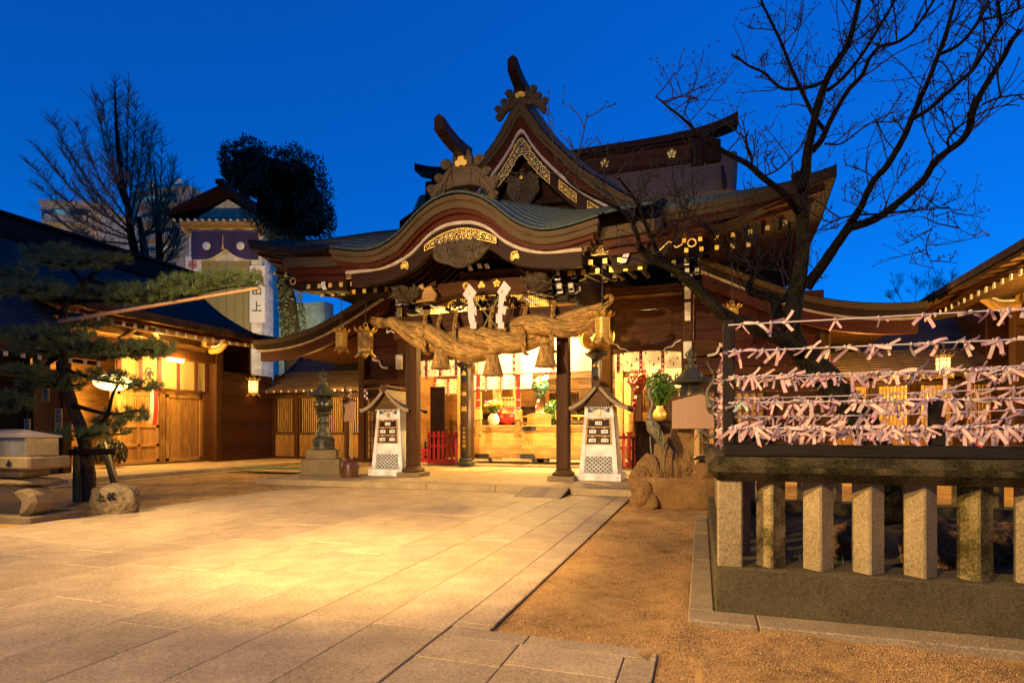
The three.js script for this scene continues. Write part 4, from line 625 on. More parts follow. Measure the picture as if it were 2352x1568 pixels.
// lamps of the hall: the bare bulb, ceiling fittings
function bulb(label, x, y, z, r, power, col = [1, 0.72, 0.3], gk = 40) { const t = thing('hanging_bulb', [x, y, z], label, 'lamp'); const o = part(t, 'glass_bulb', ball(x, y, z, r), glow(col, gk)); part(t, 'socket', cyl(x, y + r * 0.8, y + r * 2, z, r * 0.5), M.black); lampAt(new THREE.Color(...col), power, x, y, z, 2); return t; }
bulb('bright bare bulb beside the green mask inside the hall', ...at(1254, 866, 22.6), 0.09, 15);
bulb('small bright bulb behind the offering box near the leafy branches', ...at(1243, 948, 23.2), 0.06, 10);
bulb('small lamp on the back wall near the red mask', ...at(1416, 872, 25), 0.07, 10);
for (const [x, z, k] of [[X(-3.8), -22, 85], [X(0.2), -22.2, 290], [X(3.9), -22, 40], [X(0), -25.6, 95], [X(0), -18.2, 190]]) {
  const t = thing('ceiling_lamp', [x, 5.9, z], `square ceiling lamp ${x < X(-2) ? 'over the bay with the dark chair' : x > X(2) ? 'over the bay with the red mask' : z < -24 ? 'over the altar deep in the hall' : z > -20 ? 'on the porch ceiling above the bell ropes' : 'over the offering box'}`, 'lamp');
  part(t, 'lamp_frame', bx(x - 0.32, x + 0.32, 5.88, 5.96, z - 0.32, z + 0.32, 0.02), M.brown); part(t, 'lamp_shade', bx(x - 0.28, x + 0.28, 5.84, 5.879, z - 0.28, z + 0.28), glow([1, 0.75, 0.36], 14));
  lampAt(new THREE.Color(1, abs(x - X(0.2)) < 0.1 ? 0.80 : 0.66, abs(x - X(0.2)) < 0.1 ? 0.38 : 0.2), k, x, 5.6, z, 10);
}
// ---------- sacred rope ----------
{
  const zr = -14.5, cen = [[868, 740], [905, 744], [960, 768], [1010, 782], [1065, 790], [1130, 786], [1195, 768], [1260, 752], [1315, 742], [1372, 716], [1392, 700]].map((p) => onZ(...p, zr));
  const C = new THREE.CatmullRomCurve3(cen.map((p) => v3(...p)), false, 'centripetal');
  const rope = thing('sacred_rope', [cen[4][0], 0, zr], 'thick twisted straw rope hung with three straw tassels across the porch', 'rope');
  const R = (t) => 0.285 * pow(sin(PI * clamp(0.09 + t * 0.83, 0, 1)), 0.7) + 0.01;
  const N = 90;
  for (const ph of [0, PI]) {
    const P = []; for (let i = 0; i <= N; i++) { const t = i / N, c = C.getPointAt(clamp(0.06 + t * 0.93, 0, 1)), a = ph + 0.6 - t * 2.1 * 2 * PI, r = R(t) * 0.70; P.push([c.x, c.y + sin(a) * r, c.z + cos(a) * r]); }
    part(rope, 'strand', tube(P, (t) => R(t), 18, 150), M.straw);
  }
  part(rope, 'frayed_end', Array.from({ length: 90 }, () => { const a = rr(0, 6.3), q = rr(0.02, 0.16), c0 = C.getPointAt(0.07), c1 = C.getPointAt(0); return tube([[c0.x, c0.y + sin(a) * 0.1, c0.z + cos(a) * 0.1], [c1.x + rr(-0.25, 0.1), c1.y + sin(a) * q + rr(-0.02, 0.06), c1.z + cos(a) * q]], [0.012, 0.004], 4); }), M.straw);
  part(rope, 'rope_binding', tube(Array.from({ length: 50 }, (_, i) => { const c = C.getPointAt(0.07 + 0.03 * i / 49), a = i / 49 * 8 * PI; return [c.x, c.y + sin(a) * 0.14, c.z + cos(a) * 0.14]; }), 0.018, 5, 100), M.straw);
  part(rope, 'curled_tip', tube([[...cen[9]], [...cen[10]], onZ(1405, 688, zr), onZ(1400, 678, zr), onZ(1388, 684, zr)], [0.10, 0.07, 0.06, 0.05, 0.04], 8, 14), M.straw);
  for (const [u, v0, w] of [[1013, 790, 1.0], [1132, 803, 1.02], [1253, 781, 1.02]]) {
    const [x, y] = onZ(u, v0, zr + 0.28), z = zr + 0.3, k = w, prof = [[0.03, 0.06], [0.13, 0.04], [0.14, -0.06], [0.125, -0.12], [0.15, -0.16], [0.19, -0.32], [0.24, -0.52], [0.275, -0.66]], gs = [];
    const g = sheet(64, 14, (a, b) => { const q = b * (prof.length - 1), i = min(prof.length - 2, floor(q)), r = mix(prof[i][0], prof[i + 1][0], q - i) * k, yy = mix(prof[i][1], prof[i + 1][1], q - i) * k, th = a * 2 * PI, rib = b > 0.45 ? 1 + 0.05 * sin(th * 32) : 1 + 0.02 * sin(th * 20); return [x + cos(th) * r * rib, y + yy - (b > 0.99 ? 0.02 * sin(th * 27) : 0), z + sin(th) * r * rib]; });
    { const q = g.attributes.uv; for (let i = 0; i < q.count; i++) q.setXY(i, q.getY(i), q.getX(i)); } const ts = part(rope, 'tassel', g, M.straw); part(ts, 'tassel_underside', strip(new THREE.CircleGeometry(0.27 * k, 24).rotateX(PI / 2).translate(x, y - 0.64 * k, z)), M.straw); part(ts, 'tassel_binding', [strip(new THREE.TorusGeometry(0.135 * k, 0.022, 6, 24).rotateX(PI / 2).translate(x, y - 0.1, z)), strip(new THREE.TorusGeometry(0.13 * k, 0.02, 6, 24).rotateX(PI / 2).translate(x, y - 0.14, z))], M.straw);
  }
  for (const [u, v0, v1, zz] of [[974, 713, 806, zr], [1008, 722, 760, -14.9], [1044, 714, 812, zr], [1128, 704, 765, -14.9], [1203, 706, 806, zr], [1268, 692, 800, zr]]) {
    const a = onZ(u + 4, v0, -14.9), b = onZ(u, v1, zr + 0.3), m = onZ(u - 2, mix(v0, v1, 0.5), zr + (zz === zr ? 0.34 : -0.3)), c3 = new THREE.CatmullRomCurve3([v3(...a), v3(...m), v3(...b), v3(b[0], b[1] - 0.05, b[2] - 0.3)], false, 'centripetal'), gs = [];
    for (const ph of [0, 2.1, 4.2]) gs.push(tube(Array.from({ length: 40 }, (_, i) => { const t = i / 39, c = c3.getPointAt(t), w = t * 22 + ph; return [c.x + sin(w) * 0.035, c.y + 0.01 * sin(w * 2), c.z + 0.03 * cos(w * 2)]; }), 0.03, 5, 80)); part(rope, 'hanging_cord', gs, M.straw);
  }
}
// ---------- folded paper wands ----------
for (const [s, label] of [[-1, 'white zigzag paper wand on a bamboo stick, its head by the ring crest'], [1, 'white zigzag paper wand on a bamboo stick, its head by the flower crest']]) {
  const z = -13.95 + 0.04 * s, Z6 = (a, b) => onZ((1150 + a / 3.92) / 1.3611, (650 + b / 3.92) / 1.3611, z), p0 = s < 0 ? Z6(1235, 1040) : Z6(1650, 1005), p1 = s < 0 ? Z6(1595, 1485) : Z6(1405, 1475);
  const t = thing('paper_wand', [p1[0], p1[1], z], label, 'paper wand'); part(t, 'bamboo_stick', tube([p0, [(p0[0] + p1[0]) / 2, (p0[1] + p1[1]) / 2 + 0.01, z], p1], 0.014, 6), mat([0.22, 0.2, 0.05], { rough: 0.5 }));
  const L = s < 0 ? [[1245, 1045, 80, 0.8], [1262, 1105, 36, 0.3], [1270, 1170, 48, 0.25], [1272, 1262, 52, 0.2], [1290, 1355, 50, 0.15], [1285, 1440, 36, 0.1]] : [[1665, 1005, 74, 0.6], [1645, 1090, 40, -0.1], [1638, 1170, 40, -0.15], [1640, 1250, 46, -0.3], [1625, 1350, 50, 0.15], [1622, 1440, 36, -0.1]];
  L.forEach(([a, b, w, an], i) => { const c = Z6(a, b), k = w / 3.92 / 1.3611 / FOC * 15.3; part(t, 'paper_fold', rot(rot(bx(c[0] - k, c[0] + k, c[1] - k * 1.1, c[1] + k * 1.1, z + 0.015 * i, z + 0.015 * i + 0.004), 'z', i ? an + 0.12 * s * (i % 2 ? 1 : -1) : 0.78 * s * -1, [c[0], c[1], z]), 'y', (i % 2 ? 0.5 : -0.4), [c[0], c[1], z]), M.paper); });
}
// ---------- bell ropes ----------
for (const [u, label, ph] of [[1098, 'bell rope with red wrap hanging nearest the flower vase', 0], [1190, 'bell rope with red wrap hanging before the red drum', 1], [1284, 'bell rope with red wrap hanging closest to the porch pillar by the ramp', 2]]) {
  const z = -19.6, q = (v) => onZ(u, v, z), t = thing('bell_rope', [q(1000)[0], q(1000)[1], z], label, 'bell rope'), x = q(900)[0];
  const seg = (v0, v1, r, m, name, tw) => { const y0 = q(v0)[1], y1 = q(v1)[1], gs = []; for (const p of [0, 2.1, 4.2]) gs.push(tube(Array.from({ length: 46 }, (_, i) => { const tt = i / 45, w = tt * tw + p; return [x + cos(w) * r * 0.55, mix(y0, y1, tt), z + sin(w) * r * 0.55]; }), r * 0.55, 6, 90)); part(t, name, gs, m); };
  seg(770, 858, 0.062, M.cloth, 'twisted_rope', 34); seg(858, 938, 0.075, M.redcloth, 'red_wrap', 26);
  part(t, 'white_tie', [858, 890, 918, 936].map((v) => strip(new THREE.TorusGeometry(0.075, 0.014, 6, 16).rotateX(PI / 2).translate(x, q(v)[1], z))), M.white);
  part(t, 'wooden_block', cbx(x, (q(940)[1] + q(964)[1]) / 2, z, 0.24, q(940)[1] - q(964)[1], 0.24, 0.03), M.pale); part(t, 'fringe', sheet(48, 4, (a, b) => { const th = a * 2 * PI, r = (0.10 + 0.05 * b) * (1 + 0.06 * sin(th * 24)); return [x + cos(th) * r, mix(q(964)[1], q(1004)[1], b), z + sin(th) * r]; }), M.straw);
}
// ---------- offering box ----------
{
  const z0 = -20.95, yb = 0.44, yt = onZ(1190, 976, z0)[1], xa = onZ(1085, 1000, z0)[0], xb = 2 * CX - xa, t = thing('offering_box', [CX, 0.235, z0 - 0.7], 'wide wooden offering box with a gilt hexagon crest and iron fittings', 'offering box');
  part(t, 'front_board', bx(xa, xb, yb + 0.16, yt - 0.24, z0 - 0.06, z0, 0.01), M.pale); part(t, 'rail', bx(xa - 0.04, xb + 0.04, yt - 0.23, yt, z0 - 0.12, z0 + 0.05, 0.02), M.warm); part(t, 'rail', bx(xa - 0.02, xb + 0.02, yb, yb + 0.155, z0 - 0.1, z0 + 0.04, 0.02), M.warm);
  for (const x of [xa, xb]) part(t, 'side_board', bx(x - 0.04, x + 0.04, yb, yt - 0.01, z0 - 1.4, z0 - 0.07, 0.01, 'z'), M.warm); part(t, 'back_board', bx(xa, xb, yb, yt, z0 - 1.46, z0 - 1.4, 0), M.warm);
  for (let i = 0; i < 22; i++) part(t, 'top_slat', bx(xa + 0.1, xb - 0.1, yt - 0.1, yt - 0.04, z0 - 0.18 - i * 0.055, z0 - 0.15 - i * 0.055), M.warm); part(t, 'bottom', bx(xa, xb, yb, yb + 0.03, z0 - 1.4, z0 - 0.08), M.brown);
  for (const [u, y0, y1, w] of [[1108, yb + 0.01, yb + 0.15, 0.5], [1212, yb - 0.03, yb + 0.16, 0.5], [1216, yt - 0.2, yt - 0.03, 0.46]]) { const x = onZ(u, 1000, z0)[0]; part(t, 'iron_fitting', plate([[-w / 2, y0], [w / 2, y0], [w / 2 + 0.06, (y0 + y1) / 2], [w / 2, y1], [-w / 2, y1], [-w / 2 - 0.06, (y0 + y1) / 2]].map(([a, b]) => [x + a, b]), z0 + 0.052, 0.02, 0.005), M.black); }
  const hx = onZ(1212, 1018, z0)[0], hy = onZ(1212, 1018, z0)[1], hg = []; for (const [a, b] of [[0, 1], [-0.866, -0.5], [0.866, -0.5]]) { const p = []; for (let i = 0; i <= 6; i++) p.push([hx + a * 0.13 + cos(i * PI / 3 + PI / 6) * 0.125, hy + b * 0.13 + sin(i * PI / 3 + PI / 6) * 0.125, z0 + 0.012]); for (let i = 0; i < 6; i++) hg.push(tube([p[i], p[i + 1]], 0.014, 5)); } part(t, 'crest', hg, M.gold);
  for (const x of [xa + 0.7, CX - 0.2, CX + 0.2, xb - 0.7]) { const w = part(t, 'caster', rot(cyl(x, 0.235, 0.295, z0 - 0.05, 0.07), 'z', PI / 2, [x, 0.305, z0 - 0.05]), M.black); part(w, 'caster_fork', bx(x - 0.05, x + 0.05, 0.31, 0.44, z0 - 0.09, z0 - 0.01), M.black); }
  // things standing on or behind it
  const vx = onZ(1133, 960, -21.35), vy = yt - 0.04, vt = thing('flower_vase', [vx[0], vy, -21.35], 'white vase of yellow and purple chrysanthemums on the offering box', 'vase');
  part(vt, 'vase_body', lathe([[0, 0], [0.14, 0], [0.2, 0.1], [0.235, 0.25], [0.2, 0.4], [0.13, 0.46], [0.14, 0.5], [0.1, 0.5]]).translate(vx[0], vy, -21.35), M.white);
  const mums = [], stems = []; for (let i = 0; i < 26; i++) { const a = rr(0, 6.3), r = sqrt(rnd()) * 0.33, x = vx[0] + cos(a) * r, y = vy + 0.82 + rr(0, 0.2) * (1 - r), z = -21.35 + sin(a) * r; stems.push(tube([[vx[0], vy + 0.45, -21.35], [x, y, z]], 0.008, 4)); for (let k = 0; k < 4; k++) { const th = rr(0, 6.3); stems.push(strip(new THREE.CircleGeometry(0.05, 5).scale(1, 0.45, 1).rotateX(th).rotateY(th * 2).translate(mix(vx[0], x, 0.7) + rr(-0.07, 0.07), mix(vy + 0.45, y, 0.65) + rr(-0.1, 0.06), -21.35 + sin(a) * r * 0.7 + rr(-0.06, 0.08)))); } mums.push([ball(x, y, z, 0.085, 0.06, 0.085, 10, 6), i]); }
  part(vt, 'stems', stems, M.sakaki); for (const [g, i] of mums) part(vt, 'blossom', g, i % 5 === 0 ? mat([0.6, 0.12, 0.4]) : i % 7 === 0 ? M.white : mat([0.85, 0.62, 0.03]));
  const dx = onZ(1170, 958, -21.9), d = thing('red_drum', [dx[0], yt, -21.9], 'red lacquered drum with gold lettering and black end rings on the offering box', 'drum');
  part(d, 'drum_body', rot(lathe([[0, -0.42], [0.3, -0.42], [0.36, -0.25], [0.39, 0], [0.36, 0.25], [0.3, 0.42], [0, 0.42]], 28).translate(dx[0], yt + 0.36, -21.9), 'z', PI / 2, [dx[0], yt + 0.36, -21.9]), mat([0.6, 0.02, 0.015], { rough: 0.25, clearcoat: 0.6 }));
  for (const e of [-0.4, 0.4]) part(d, 'end_ring', rot(strip(new THREE.TorusGeometry(0.3, 0.035, 8, 28).rotateY(PI / 2).translate(dx[0] + e, yt + 0.36, -21.9)), 'y', 0, [0, 0, 0]), M.black);
  part(d, 'gold_lettering', ['奉', '納', '上'].flatMap((c, i) => strokes(c, dx[0] - 0.22 + 0.15 * i, yt + 0.62, -21.53, 0.16, 0.016)), M.gold); part(d, 'drum_stand', [-0.25, 0.25].map((e) => bx(dx[0] + e - 0.05, dx[0] + e + 0.05, yt - 0.06, yt + 0.12, -22.2, -21.6)), M.dark);
  const bb = onZ(1238, 975, -21.2), p5 = [[-0.47, 0], [0.47, 0], [0.47, 0.44], [0, 0.54], [-0.47, 0.44]].map(([a, b]) => [bb[0] + a, yt - 0.03 + b]), nb = thing('blank_board', [bb[0], yt - 0.03, -21.2], 'blank yellow-lit peaked board standing on the offering box', 'board'); part(nb, 'board_panel', plate(p5, -21.22, 0.04, 0.006), M.pale); part(nb, 'board_cap', [rot(bx(bb[0] - 0.5, bb[0] + 0.02, yt + 0.46, yt + 0.5, -21.24, -21.16), 'z', 0.21, [bb[0], yt + 0.5, -21.2]), rot(bx(bb[0] - 0.02, bb[0] + 0.5, yt + 0.46, yt + 0.5, -21.24, -21.161), 'z', -0.21, [bb[0], yt + 0.5, -21.2])], M.pale);
}
// ---------- curtains ----------
const printed = print(512, 256, (c, w, h) => { c.fillStyle = '#efe6cf'; c.fillRect(0, 0, w, h); c.strokeStyle = '#6a5a40'; c.lineWidth = 2; c.beginPath(); for (let x = 0; x <= w; x += 8) c.lineTo(x, 26 + 12 * abs(sin(x / w * PI))); c.stroke(); for (const [x, y, k, r] of [[110, 90, 0, 0.3], [330, 70, 1, 2], [420, 150, 0, 4], [200, 180, 1, 1], [70, 200, 1, 5], [300, 205, 0, 2.6]]) { c.save(); c.translate(x, y); c.rotate(r); c.fillStyle = k ? '#c08a1c' : '#22301c'; c.beginPath(); c.moveTo(0, 14); c.arc(0, 0, 18, 0.5, PI - 0.5, true); c.closePath(); c.fill(); c.restore(); } });
printed.transmission = 0.35;
const strapMat = print(64, 256, (c, w, h) => { c.fillStyle = '#a01712'; c.fillRect(0, 0, w, h); c.fillStyle = '#3a1030'; c.fillRect(0, 0, 6, h); c.fillRect(w - 6, 0, 6, h); for (let i = 0; i < 5; i++) for (let k = 0; k < 5; k++) { const a = k * 2 * PI / 5; c.fillStyle = '#e9d9d2'; c.beginPath(); c.arc(w / 2 + cos(a) * 9, 30 + i * 50 + sin(a) * 9, 6, 0, 7); c.fill(); } });
function curtain(label, x0, x1, y0, y1, z, straps, m, strap = strapMat, name = 'shrine_curtain', group) {
  const t = thing(name, [(x0 + x1) / 2, y0, z], label, 'curtain', group), n = straps.length + 1, e = [x0, ...straps, x1];
  for (let i = 0; i < n; i++) { const a = e[i], b = e[i + 1], g = sheet(10, 5, (u, v) => [mix(a, b, u), mix(y0, y1, v), z + 0.025 * sin(u * PI * 2 + i) * (1 - v * 0.6)]); const uv = g.attributes.uv; for (let k = 0; k < uv.count; k++) uv.setXY(k, uv.getX(k) / (b - a), uv.getY(k) / (y1 - y0)); part(t, 'cloth_panel', g, m); }
  for (const x of straps) { const g = sheet(1, 5, (u, v) => [x + (u - 0.5) * 0.11, mix(y0 - 0.1, y1, v), z + 0.05 + 0.012 * sin(v * 5)]); const uv = g.attributes.uv; for (let k = 0; k < uv.count; k++) uv.setXY(k, uv.getX(k) / 0.11, uv.getY(k) / (y1 - y0)); part(t, 'red_strap', g, strap); }
  part(t, 'curtain_rod', tube([[x0 - 0.05, y1 + 0.02, z], [x1 + 0.05, y1 + 0.02, z]], 0.02, 6), M.brown); return t;
}
{
  const z = -20.55, L = (u) => onZ(u, 850, z)[0], yT = onZ(1200, 785, z)[1], yB = onZ(1200, 856, z)[1], W = (us) => us.map(L);
  curtain('large white curtain with red straps lit from behind above the offering box', X(-2.42), X(2.42), yB, 4.86, z, W([1100, 1181, 1270]), M.cloth);
  const z2 = -20.6, y0 = onZ(1480, 848, z2)[1], y1 = onZ(1480, 793, z2)[1], l2 = (u) => onZ(u, 820, z2)[0];
  curtain('white curtain printed with leaves over the bay beside the red mask', X(2.82), PX4[3] - 0.2, y0, y1 + 0.05, z2, [1420, 1472, 1522].map(l2), printed);
  curtain('white curtain printed with leaves over the bay with the dark chair', PX4[0] + 0.2, X(-2.82), y0, y1 + 0.05, z2, [980, 1012, 1048].map(l2), printed);
  const z3 = -23.4, y3 = onZ(1150, 893, z3)[1], y4 = onZ(1150, 860, z3)[1], l3 = (u) => onZ(u, 870, z3)[0];
  curtain('low printed curtain deep in the hall above the flower vase', l3(1077), l3(1222), y3, y4, z3, [1117, 1152, 1186].map((u) => l3(u)), printed);
  curtain('low printed curtain deep in the hall behind the red mask', l3(1476), l3(1580), y3 - 0.1, y4 + 0.05, z3, [1480, 1514].map(l3), printed);
  curtain('low printed curtain deep in the hall behind the lamp post by the dark chair', l3(975), l3(1062), y3 - 0.15, y4 - 0.1, z3, [1000, 1030].map(l3), printed);
}
// ---------- fortune kiosks ----------
const blueCloth = mat([0.05, 0.08, 0.14], { t: 'weave', rough: 0.8 });
const labelMat = {}; function labelOf(chs) { return labelMat[chs] ??= print(192, 96, (c, w, h) => { c.fillStyle = '#e8dfcf'; c.fillRect(0, 0, w, h); [...chs].forEach((ch, i) => brush(c, ch, 14 + i * (w - 24) / chs.length, 24, min(50, (w - 40) / chs.length), 6, '#241a12')); }); }
function kiosk(cx, z, label) {
  const t = thing('fortune_kiosk', [cx, PY0, z - 0.5], label, 'kiosk', 'white fortune kiosks'), y = PY0, q = (n, g, m, par) => part(par ?? t, n, g, m);
  const wb = 0.5, wt = 0.36, h = 1.98, D = 0.95, db = 0.08;                             // half widths at foot and top, height, depth
  const hw = (v) => mix(wb, wt, v), zf = (v) => z - db * v, P = (a, v, o = 0) => [cx + a * hw(v), y + 0.2 + v * (h - 0.2), zf(v) + o];
  q('plinth', [bx(cx - 0.6, cx + 0.6, y, y + 0.2, z - D - 0.06, z + 0.08, 0.015)], M.white); q('screw', [-0.5, 0, 0.5].map((a) => ball(cx + a, y + 0.1, z + 0.08, 0.012)), M.black);
  for (const s of [-1, 1]) { q('side_panel', sheet(1, 1, (u, v) => { const p = P(s, v); return [p[0], p[1], mix(p[2], z - D + db * v, u)]; }, s < 0), M.white); q('side_inset', sheet(1, 1, (u, v) => { const vv = mix(0.08, 0.86, v), p = P(s, vv); return [p[0] + s * 0.012, p[1], mix(p[2] - 0.16, z - D + 0.14, u)]; }, s < 0), M.plaster); }
  q('back_panel', sheet(1, 1, (u, v) => { const p = P(mix(-1, 1, u), v); return [p[0], p[1], z - D + db * v]; }), M.white);
  const face = (a0, a1, v0, v1, o, n = 1) => sheet(n, 1, (u, v) => P(mix(a0, a1, u), mix(v0, v1, v), o));
  q('front_panel', face(-1, 1, 0, 1, -0.02), M.white); for (const s of [-1, 1]) q('corner_board', [face(s * 1.02 - (s > 0 ? 0.26 : 0), s * 1.02 + (s < 0 ? 0.26 : 0), 0, 1, 0.02), sheet(1, 1, (u, v) => P(s * 0.76, v, mix(-0.02, 0.02, u))), sheet(1, 1, (u, v) => P(s * 1.02, v, mix(-0.03, 0.02, u)))], M.white);
  q('lattice_ground', face(-0.74, 0.74, 0.005, 0.245, -0.008), mat([0.05, 0.055, 0.045], { rough: 0.6 }));
  const bars = []; const bar = (a0, v0, a1, v1) => { const p = P(a0, v0, 0.0), r = P(a1, v1, 0.0); bars.push(tube([p, r], 0.0125, 4)); };
  for (let i = -6; i <= 6; i++) for (const s of [-1, 1]) { let a0 = i * 0.246, v0 = 0.005, a1 = a0 + s * 1.03, v1 = 0.245; const cut = (lim) => { const k = (lim - a0) / (a1 - a0); return v0 + k * (v1 - v0); }; if (max(a0, a1) < -0.74 || min(a0, a1) > 0.74) continue; const A = [a0, v0], B = [a1, v1]; if (a0 < -0.74) { A[1] = cut(-0.74); A[0] = -0.74; } if (a0 > 0.74) { A[1] = cut(0.74); A[0] = 0.74; } if (a1 > 0.74) { B[1] = cut(0.74); B[0] = 0.74; } if (a1 < -0.74) { B[1] = cut(-0.74); B[0] = -0.74; } if (B[1] - A[1] > 0.01) bar(A[0], A[1], B[0], B[1]); } q('lattice_bars', bars, M.white);
  q('drawer_frame', [face(-0.82, 0.82, 0.425, 0.435, 0.03), face(-0.82, 0.82, 0.80, 0.815, 0.03), face(-0.82, -0.72, 0.43, 0.81, 0.03), face(0.72, 0.82, 0.43, 0.81, 0.03), face(-0.8, 0.8, 0.55, 0.565, 0.028), face(-0.8, 0.8, 0.675, 0.69, 0.028)], M.warm); q('drawer_back', face(-0.8, 0.8, 0.43, 0.81, 0.004), M.brown);
  const box = (a, v, wa, chs) => { const d = q('drawer', [face(a - wa, a + wa, v, v + 0.07, 0.03), sheet(1, 1, (u, w) => P(a + mix(-wa, wa, u), v + 0.07, mix(0, 0.03, w)))], M.dark); const lg = face(a - 0.22, a + 0.22, v + 0.012, v + 0.062, 0.035), uv = lg.attributes.uv, mx = max(...uv.array.filter((_, i) => i % 2 === 0)), my = max(...uv.array.filter((_, i) => i % 2)); for (let i = 0; i < uv.count; i++) uv.setXY(i, uv.getX(i) / mx, uv.getY(i) / my); q('drawer_label', lg, labelOf(chs), d); for (const e of wa > 0.4 ? [-0.4, 0.4] : [0]) q('clasp', face(a + e - 0.07, a + e + 0.07, v + 0.085, v + 0.1, 0.035), M.white, d); };
  box(0, 0.705, 0.62, '日本語'); box(-0.38, 0.58, 0.3, '英語'); box(0.38, 0.58, 0.3, '中国語'); box(-0.38, 0.45, 0.3, '中国語'); box(0.38, 0.45, 0.3, '台中語');
  q('valance', sheet(12, 1, (u, v) => { const a = mix(-0.78, 0.78, u); return P(a, mix(0.90 + 0.06 * pow(1 - abs(a) / 0.78, 0.6) * (abs(a) < 0.5 ? 1 : 0.3), 1.0, v), 0.028); }), blueCloth);
  for (const s of [-0.5, 0.5]) { const p = P(s, 0.965, 0.035); q('white_crest', [strip(new THREE.TorusGeometry(0.045, 0.01, 5, 16).translate(...p)), ...[0, 1, 2, 3, 4].map((i) => ball(p[0] + cos(i * 1.257) * 0.02, p[1] + sin(i * 1.257) * 0.02, p[2], 0.012, 0.012, 0.006, 6, 4))], M.white); }
  q('plaque', rot(face(-0.12, 0.12, 0.86, 0.935, 0.03), 'y', 0), M.brass);
  const RY = y + h - 0.02, S = spl([[0, 0.60], [0.2, 0.36], [0.42, 0.15], [0.68, 0.0], [0.8, -0.02]]), z1 = z + 0.2, z0 = z - D - 0.1;                        // roof
  for (const s of [-1, 1]) for (let k = 0; k < 7; k++) { const d0 = k * 0.114, d1 = d0 + 0.122, n = 3; for (let j = 0; j < n; j++) { const za = mix(z1, z0, j / n) - 0.004, zb = mix(z1, z0, (j + 1) / n) + 0.004; q('shingle', [sheet(1, 1, (u, v) => { const d = mix(d0, d1, u); return [cx + s * d, RY + S(d) + 0.015 + 0.022 * u, mix(za, zb, v)]; }, s < 0), sheet(1, 1, (u, v) => [cx + s * d1, RY + S(d1) + 0.037 - 0.035 * u, mix(za, zb, v)], s < 0)], M.oldshingle); } }
  const f = (x) => S(abs(x - cx)); q('gable_board', slabXY((x) => RY + f(x) + 0.012, (x) => RY + f(x) - 0.11 + 0.03 * abs(x - cx), cx - 0.79, cx + 0.79, 30, z1 - 0.06, z1 + 0.012), M.oldshingle); q('gable_board', slabXY((x) => RY + f(x) + 0.012, (x) => RY + f(x) - 0.1, cx - 0.79, cx + 0.79, 30, z0, z0 + 0.06), M.brown);
  q('soffit', slabXY((x) => RY + f(x) + 0.008, (x) => RY + f(x) - 0.03, cx - 0.78, cx + 0.78, 24, z0 + 0.061, z1 - 0.061), M.brown); q('gable_wall', plate([[-0.36, -0.02], [0.36, -0.02], [0, 0.45]].map(([a, b]) => [cx + a, RY + b]), z + 0.02, 0.03), M.brown);
  q('gable_roundel', [rot(cyl(cx, 0, 0.05, 0, 0.085, 0.085, 20), 'x', PI / 2, [cx, 0, 0]).translate(0, RY + 0.56, z1 + 0.01), strip(new THREE.TorusGeometry(0.06, 0.012, 5, 20).translate(cx, RY + 0.56, z1 + 0.06))], M.brown);
  q('ridge', [bx(cx - 0.12, cx + 0.12, RY + 0.59, RY + 0.68, z0 - 0.04, z1 + 0.05, 0.02)], M.brown);
  const den = []; for (let i = 0; i < 12; i++) den.push(bx(cx - 0.36 + i * 0.062, cx - 0.33 + i * 0.062, RY - 0.05, RY - 0.01, z + 0.0, z + 0.05)); q('dentils', den, M.white);
  return t;
}
kiosk((onY(1332, 1102, PY0)[0] + onY(1419, 1104, PY0)[0]) / 2, -15.2, 'white tapered fortune kiosk standing beside the wooden ramp and rock basin');
kiosk((onY(848, 1092, PY0)[0] + onY(920, 1094, PY0)[0]) / 2, -14.95, 'white tapered fortune kiosk partly behind a pillar near the round brown bin');
